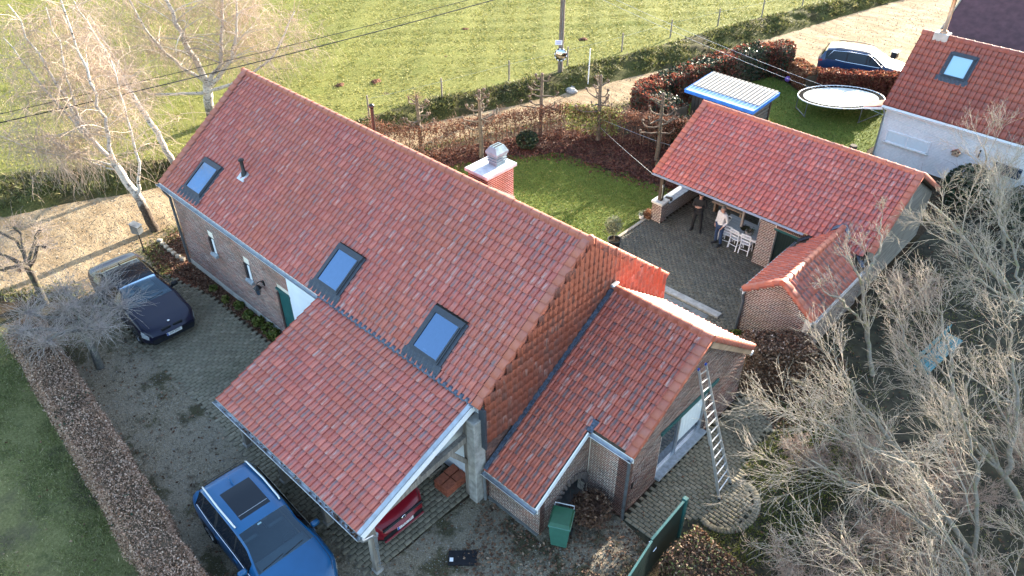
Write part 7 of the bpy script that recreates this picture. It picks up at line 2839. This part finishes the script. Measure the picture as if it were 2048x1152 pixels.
# --- green gate with post
gt = thing('garden_gate', 'dark green solid garden gate with steel handle', 'gate', (4.6, -2.1, 0), w=True)
MB().box((4.55, -1.42, .78), (.13, .13, 1.56), bev=.015).build('gate_post', MATS['green_paint'], gt)
for k in range(12):
    y = -1.58 - k * .118
    MB().box((4.57 + k * .003, y, .80 - k * .004), (.035, .113, 1.44)).build('gate_board', MATS['green_dark'], gt)
MB().bar((4.57, -1.53, 1.54), (4.605, -2.94, 1.49), .06, .04).build('top_rail', MATS['green_paint'], gt)
MB().tube([(4.50, -2.82, 1.18), (4.50, -2.82, 1.14), (4.50, -2.95, 1.12)], .014, 6).build('handle', MATS['chrome'], gt)
MB().tube([(4.70, -2.82, 1.18), (4.70, -2.82, 1.14), (4.70, -2.95, 1.12)], .014, 6).build('handle', MATS['chrome'], gt)
g2 = thing('garden_gate', 'second dark green gate leaf below the handle at the bottom edge', 'gate', (4.8, -3.6, 0), w=True)
for k in range(12):
    MB().box((4.63 + k * .016, -3.02 - k * .118, .78), (.035, .115, 1.42), rz=.13).build('gate_board', MATS['green_dark'], g2)
MB().bar((4.63, -2.97, 1.5), (4.83, -4.4, 1.5), .05, .04).build('top_rail', MATS['green_paint'], g2)

# --- turquoise bench in the side garden
tb = thing('turquoise_bench', 'turquoise painted garden bench under the bare trees', 'bench', (7.05, 9.9, 0), R(84))
for k in range(3):
    MB().box((0, -.16 + k * .16, .45), (2.3, .14, .035), bev=.006).build('seat_slat', MATS['turquoise'], tb)
for k in range(2):
    MB().box((0, .27, .62 + k * .16), (2.3, .03, .13), bev=.006).build('back_slat', MATS['turquoise'], tb)
for sx_ in (-.95, .95):
    MB().box((sx_, -.15, .21), (.07, .07, .42)).build('leg', MATS['turquoise'], tb)
    MB().box((sx_, .28, .42), (.07, .07, .84)).build('leg', MATS['turquoise'], tb)

# --- table and chairs under the barn
tbx, tby = -1.05, 11.72
tt = thing('dining_table', 'long pale grey wooden table in the open barn', 'table', (tbx, tby, 0), R(-3))
for k in range(5):
    MB().box((0, -.4 + k * .2, .75), (2.0, .193, .035), bev=.004).build('table_plank', MATS['table_wood'], tt)
MB().box((0, -.44, .67), (1.86, .03, .1)).build('apron', MATS['white_paint'], tt)
MB().box((0, .44, .67), (1.86, .03, .1)).build('apron', MATS['white_paint'], tt)
for i in (-1, 1):
    for j in (-1, 1):
        MB().box((i * .92, j * .42, .36), (.08, .08, .72), bev=.01).build('leg', MATS['white_paint'], tt)


def chair(label, x, y, rz):
    c = thing('wooden_chair', label, 'chair', (x, y, 0), rz, 'white wooden chairs at the barn table')
    MB().box((0, 0, .45), (.42, .40, .03), bev=.008).build('seat', MATS['white_paint'], c)
    for i in (-1, 1):
        MB().tube([(i * .17, .16, .44), (i * .18, .19, 0)], .019, 6).build('leg', MATS['white_paint'], c)
        MB().tube([(i * .19, -.26, 0), (i * .18, -.18, .45), (i * .19, -.26, .92)], .02, 6).build('leg', MATS['white_paint'], c)
        MB().tube([(i * .18, -.22, .22), (i * .18, .17, .22)], .012, 6).build('stretcher', MATS['white_paint'], c)
    MB().tube([(-.18, -.22, .20), (.18, -.22, .20)], .012, 6).build('stretcher', MATS['white_paint'], c)
    for z in (.62, .76, .90):
        MB().bar((-.19, -.20 - (z - .45) * .13, z), (.19, -.20 - (z - .45) * .13, z), .02, .06 if z > .8 else .04).build('back_slat', MATS['white_paint'], c)
    return c


chair('white wooden chair closest to the brick pier', -.72, 11.32, R(4))
chair('white wooden chair in the middle of the near table side', -1.18, 11.34, R(-8))
chair('white wooden chair half hidden behind the person in the pale jacket', -1.60, 11.40, R(6))
chair('white wooden chair on the far side of the barn table', -.75, 12.3, R(178))


def pot(name, label, x, y, r, h, mat, leaf=None, z=.77):
    t = thing(name, label, 'pot', (x, y, z), w=True)
    MB().lathe([(.0, .0), (r * .75, .0), (r, h), (r * .92, h), (r * .85, h * .6), (0, h * .55)], (x, y, z), 14).build('bowl', MATS[mat], t, True, R(50))
    if leaf:
        q = np.array((x, y, z + h + .04)) + rng.normal(size=(60, 3)) * np.array((r * .6, r * .6, .06))
        leaf_obj('foliage', q, .05, MATS[leaf], t)
    else:
        MB().lathe([(.0, h * .7), (r * .85, h * .7)], (x, y, z), 12).build('contents', MATS['soil'], t)


pot('plant_pot', 'grey round pot with a small plant on the table front', -.75, 11.35, .16, .2, 'concrete', 'holly_leaf')
pot('plant_pot', 'black pot with green plant at the right end of the table', -.35, 11.75, .11, .24, 'black_plastic', 'holly_leaf')
pot('bowl', 'flat dark bowl in the middle of the barn table', -1.05, 11.6, .2, .07, 'black_plastic')
pot('bowl', 'small pale ornament at the left end of the barn table', -1.85, 11.75, .1, .14, 'porcelain')
pot('plant_pot', 'small pale pot with dry plant beside the barn corner pier', -5.15, 10.55, .12, .2, 'porcelain', 'olive_leaf', 0.0)
# rough wooden bench and log pile in the shade of the barn
rb = thing('wooden_bench', 'rustic wooden bench deep inside the open barn', 'bench', (-2.6, 13.2, 0), w=True)
MB().box((-2.6, 13.2, .45), (1.5, .35, .06), bev=.01).build('seat', MATS['board_tan'], rb)
for x in (-3.2, -2.0):
    MB().box((x, 13.2, .21), (.08, .3, .42)).build('leg', MATS['board_tan'], rb)
for k in range(9):
    x, y = -4.55 + rng.normal() * .09, 12.9 + k * .11
    tag(MB().box((x, y, .825), (.16 + rng.random() * .1, .12 + rng.random() * .08, .07 + rng.random() * .05), rz=rng.random() * 3, bev=.02).build('wall_stone', MATS['stone_white']),
        ['pale stone of the wall heap nearest the barn post', 'second', 'third', 'fourth', 'middle', 'sixth', 'seventh', 'eighth', 'pale stone of the wall heap deepest inside the barn'][k] + ('' if k in (0, 8) else ' pale stone from the barn post in the wall heap'), 'stone', 'loose stones on the low barn wall')
tag(MB().box((-4.5, 11.45, .82), (.3, .2, .08), rz=.4, bev=.02).build('slate_slab', MATS['dark_timber']), 'dark slab lying on the low wall next to the barn post', 'slab')
bo = thing('hanging_tool', 'pale tool hanging on the barn post', 'tool', (-4.48, 10.86, 1.3), w=True)
MB().bar((-4.49, 10.86, 1.1), (-4.49, 10.86, 1.6), .03, .02).build('handle', MATS['aluminium'], bo)
MB().box((-4.49, 10.86, 1.66), (.05, .10, .14), bev=.01).build('head', MATS['aluminium'], bo)


# --- two people on the patio
def skin_mesh(name, nodes, edges, mat, parent, sub=2):
    names = list(nodes)
    me = bpy.data.meshes.new(name)
    me.from_pydata([nodes[n][0] for n in names], [(names.index(a), names.index(b)) for a, b in edges], [])
    o = bpy.data.objects.new(name, me)
    COL.objects.link(o)
    o.parent = parent
    o.modifiers.new('skin', 'SKIN')
    for i, n in enumerate(names):
        r_ = nodes[n][1]
        me.skin_vertices[0].data[i].radius = r_ if isinstance(r_, tuple) else (r_, r_)
        me.skin_vertices[0].data[i].use_root = (i == 0)
    s = o.modifiers.new('smooth', 'SUBSURF')
    s.levels = sub
    s.render_levels = sub
    o.modifiers['skin'].use_smooth_shade = True
    me.materials.append(MATS[mat])
    return o


def hand(nodes, edges, wrist, e, d, palm_n, side):
    """Palm and five unequal fingers, slightly curled; d along the hand, palm_n out of the palm."""
    d, pn = unit(d), unit(palm_n)
    s = unit(np.cross(d, pn)) * side
    P = np.array(e)
    pm = P + d * .07
    nodes[wrist + '_palm'] = (tuple(pm), (.036, .018))
    edges.append((wrist, wrist + '_palm'))
    for k, (off, L) in enumerate(((-.027, .062), (-.009, .076), (.009, .072), (.027, .055))):
        a = pm + d * .035 + s * off
        b = a + d * L * .55 + pn * .012
        c = b + d * L * .35 + pn * .03
        for j, (p, r_) in enumerate(((a, .0095), (b, .0085), (c, .007))):
            nodes['%s_f%d%d' % (wrist, k, j)] = (tuple(p), r_)
        edges += [(wrist + '_palm', '%s_f%d0' % (wrist, k)), ('%s_f%d0' % (wrist, k), '%s_f%d1' % (wrist, k)), ('%s_f%d1' % (wrist, k), '%s_f%d2' % (wrist, k))]
    a = P + d * .035 - s * .04 + pn * .012
    b = a + d * .035 - s * .02 + pn * .015
    nodes[wrist + '_t0'] = (tuple(a), .011)
    nodes[wrist + '_t1'] = (tuple(b), .009)
    edges += [(wrist, wrist + '_t0'), (wrist + '_t0', wrist + '_t1')]


def person(label, loc, rz, top_mat, leg_mat, hair_mat, pose, h=1.78, cap=False):
    p = thing('person', label, 'person', loc, rz)
    k = h / 1.78
    J = dict(pelvis=(0, 0, .95), waist=(0, .0, 1.08), chest=(0, -.01, 1.30), neckb=(0, -.005, 1.47), neck=(0, .01, 1.53), head=(0, .03, 1.62), crown=(0, .02, 1.72))
    for sgn, n in ((-1, 'r'), (1, 'l')):
        J['hip' + n] = (sgn * .10, 0, .90)
        J['knee' + n] = (sgn * (.12 + pose.get('stance', .02)), .03, .50)
        J['ank' + n] = (sgn * (.12 + pose.get('stance', .02) * 2), -.01, .09)
        J['toe' + n] = (sgn * (.15 + pose.get('stance', .02) * 2), .15, .05)
        J['sh' + n] = (sgn * .19, -.01, 1.43)
        J['el' + n] = pose['el' + n]
        J['wr' + n] = pose['wr' + n]
    J = {a: tuple(c * k for c in v) for a, v in J.items()}
    rad = dict(pelvis=(.14, .11), waist=(.135, .10), chest=(.155, .11), neckb=(.09, .08), neck=.052, head=(.078, .095), crown=(.06, .075), hip=.085, knee=.055, ank=.04, toe=.035, sh=.06, el=.042, wr=.028)
    nodes = {}
    for a, v in J.items():
        if a.startswith('toe'):
            continue
        nodes[a] = (v, rad[a] if a in rad else rad[a[:-1]])
    E = [('pelvis', 'waist'), ('waist', 'chest'), ('chest', 'neckb'), ('neckb', 'neck'), ('neck', 'head'), ('head', 'crown')]
    for n in 'rl':
        E += [('pelvis', 'hip' + n), ('hip' + n, 'knee' + n), ('knee' + n, 'ank' + n), ('chest', 'sh' + n), ('sh' + n, 'el' + n), ('el' + n, 'wr' + n)]
    for n, sd in (('r', -1), ('l', 1)):
        hd = pose.get('hand' + n)
        if hd:
            hand(nodes, E, 'wr' + n, J['wr' + n], hd[0], hd[1], sd)
    skin_mesh('body', nodes, E, 'skin', p)
    # clothing follows the same joints, a little wider
    T = {a: (J[a], q) for a, q in dict(waist=(.17, .135), pelvis=(.165, .135), chest=(.19, .14), neckb=(.11, .095)).items()}
    et = [('waist', 'pelvis'), ('waist', 'chest'), ('chest', 'neckb')]
    T['hem'] = ((0, 0, .86 * k), (.165, .13))
    et.append(('pelvis', 'hem'))
    for n in 'rl':
        T['sh' + n] = (J['sh' + n], .082)
        T['el' + n] = (J['el' + n], .064)
        e_, w_ = np.array(J['el' + n]), np.array(J['wr' + n])
        T['cuff' + n] = (tuple(e_ + (w_ - e_) * .93), .044)
        et += [('chest', 'sh' + n), ('sh' + n, 'el' + n), ('el' + n, 'cuff' + n)]
    skin_mesh('jacket', T, et, top_mat, p)
    G = {'pelvis': (J['pelvis'], (.155, .125))}
    eg = []
    for n in 'rl':
        G['hip' + n] = (J['hip' + n], .10)
        G['knee' + n] = (J['knee' + n], .072)
        G['ank' + n] = (J['ank' + n], .062)
        eg += [('pelvis', 'hip' + n), ('hip' + n, 'knee' + n), ('knee' + n, 'ank' + n)]
    skin_mesh('trousers', G, eg, leg_mat, p)
    for n in 'rl':
        a, t_ = np.array(J['ank' + n]), np.array(J['toe' + n])
        d_ = unit((t_ - a) * (1, 1, 0))
        s_ = np.array((-d_[1], d_[0], 0))
        m = MB()
        V = []
        for f, w_, z1 in ((-.085, .035, .10), (.0, .045, .11), (.10, .05, .075), (.17, .045, .055), (.20, .02, .035)):
            for sd, z in ((-1, .005), (1, .005), (1, z1 * .7), (.6, z1), (-.6, z1), (-1, z1 * .7)):
                V.append(a * (1, 1, 0) + d_ * f + s_ * w_ * sd + (0, 0, z))
        F = [(i * 6 + q, i * 6 + (q + 1) % 6, (i + 1) * 6 + (q + 1) % 6, (i + 1) * 6 + q) for i in range(4) for q in range(6)] + [(5, 4, 3, 2, 1, 0), tuple(range(24, 30))]
        m.add(V, F).build('shoe', MATS['shoe_black'], p, True, R(60))
    # face and hair
    hx, hy, hz = J['head']
    for sgn in (-1, 1):
        MB().lathe([(.0, -.008), (.009, 0), (.0, .008)], (hx + sgn * .032, hy + .088, hz + .03), 8).build('eye', MATS['ink_black'], p)
        MB().lathe([(.0, -.03), (.016, -.01), (.018, .01), (.0, .03)], (hx + sgn * .082, hy - .0, hz + .015), 8).build('ear', MATS['skin'], p, True)
    MB().prism([(hy + .085, hz - .015), (hy + .118, hz - .018), (hy + .09, hz + .03)], .024, 'x', hx - .012).build('nose', MATS['skin'], p)
    MB().box((hx, hy + .090, hz - .045), (.045, .012, .010)).build('mouth', MATS['terracotta'], p)
    V = []
    m = MB()
    prof = [(.0, .135), (.045, .128), (.078, .10), (.093, .06), (.094, .02), (.085, -.03)]
    m.lathe([(r_, z) for r_, z in prof], (hx, hy - .018, hz), 16, 1.0, 1.12)
    hair = m.build('hair', MATS[hair_mat], p, True)
    # clear the face: drop hair faces in front below the brow
    me = hair.data
    bm = bmesh.new()
    bm.from_mesh(me)
    kill = [f for f in bm.faces if f.calc_center_median().y > hy + .035 and f.calc_center_median().z < hz + .075]
    bmesh.ops.delete(bm, geom=kill, context='FACES')
    bm.to_mesh(me)
    bm.free()
    return p


person('person in black clothes standing with folded arms at the low barn wall', (-2.98, 11.32, .012), R(-165), 'cloth_black', 'cloth_black', 'hair_dark',
       dict(stance=.03, elr=(-.26, .05, 1.17), wrr=(-.02, .22, 1.20), ell=(.26, .05, 1.17), wrl=(.04, .20, 1.22), handr=((.9, .1, .05), (0, -1, 0)), handl=((-.9, .15, .05), (0, -1, 0))), 1.76)
person('person in a pale jacket and blue jeans with hands in pockets beside the table', (-1.80, 11.02, .012), R(160), 'cloth_white', 'denim', 'hair_grey',
       dict(stance=.012, elr=(-.27, -.06, 1.15), wrr=(-.2, .10, .95), ell=(.27, -.06, 1.15), wrl=(.2, .10, .95), handr=((.2, .3, -.9), (1, 0, 0)), handl=((-.2, .3, -.9), (-1, 0, 0))), 1.78)

# --- molehills in the pasture
for k, (x, y, lab) in enumerate([(-26.0, 20.5, 'molehill in the pasture left of the utility pole'), (-19.4, 24.3, 'molehill close behind the fence right of the pole'),
                                 (-24.6, 9.7, 'molehill in the pasture just beyond the farmhouse ridge'), (-23.4, 16.4, 'molehill in the pasture behind the second fence post'), (-23.6, 11.4, 'flat worn molehill between fence and farmhouse ridge')]):
    V, F = [], []
    n = 14
    for i, (r_, z) in enumerate(((.26, -.04), (.20, .02), (.12, .05), (.03, .06))):
        for q in range(n):
            a = 2 * math.pi * q / n
            w_ = 1 + .16 * math.sin(3 * a + k) + .1 * rng.normal() * (i < 3)
            V.append((x + r_ * w_ * math.cos(a), y + r_ * w_ * math.sin(a) * 1.2, .5 + z + .015 * rng.normal()))
    F = [(i * n + q, i * n + (q + 1) % n, (i + 1) * n + (q + 1) % n, (i + 1) * n + q) for i in range(3) for q in range(n)] + [tuple(3 * n + q for q in range(n))]
    tag(MB().add(V, F).build('molehill', MATS['leaf_litter'], None, True), lab, 'molehill', 'molehills in the pasture')
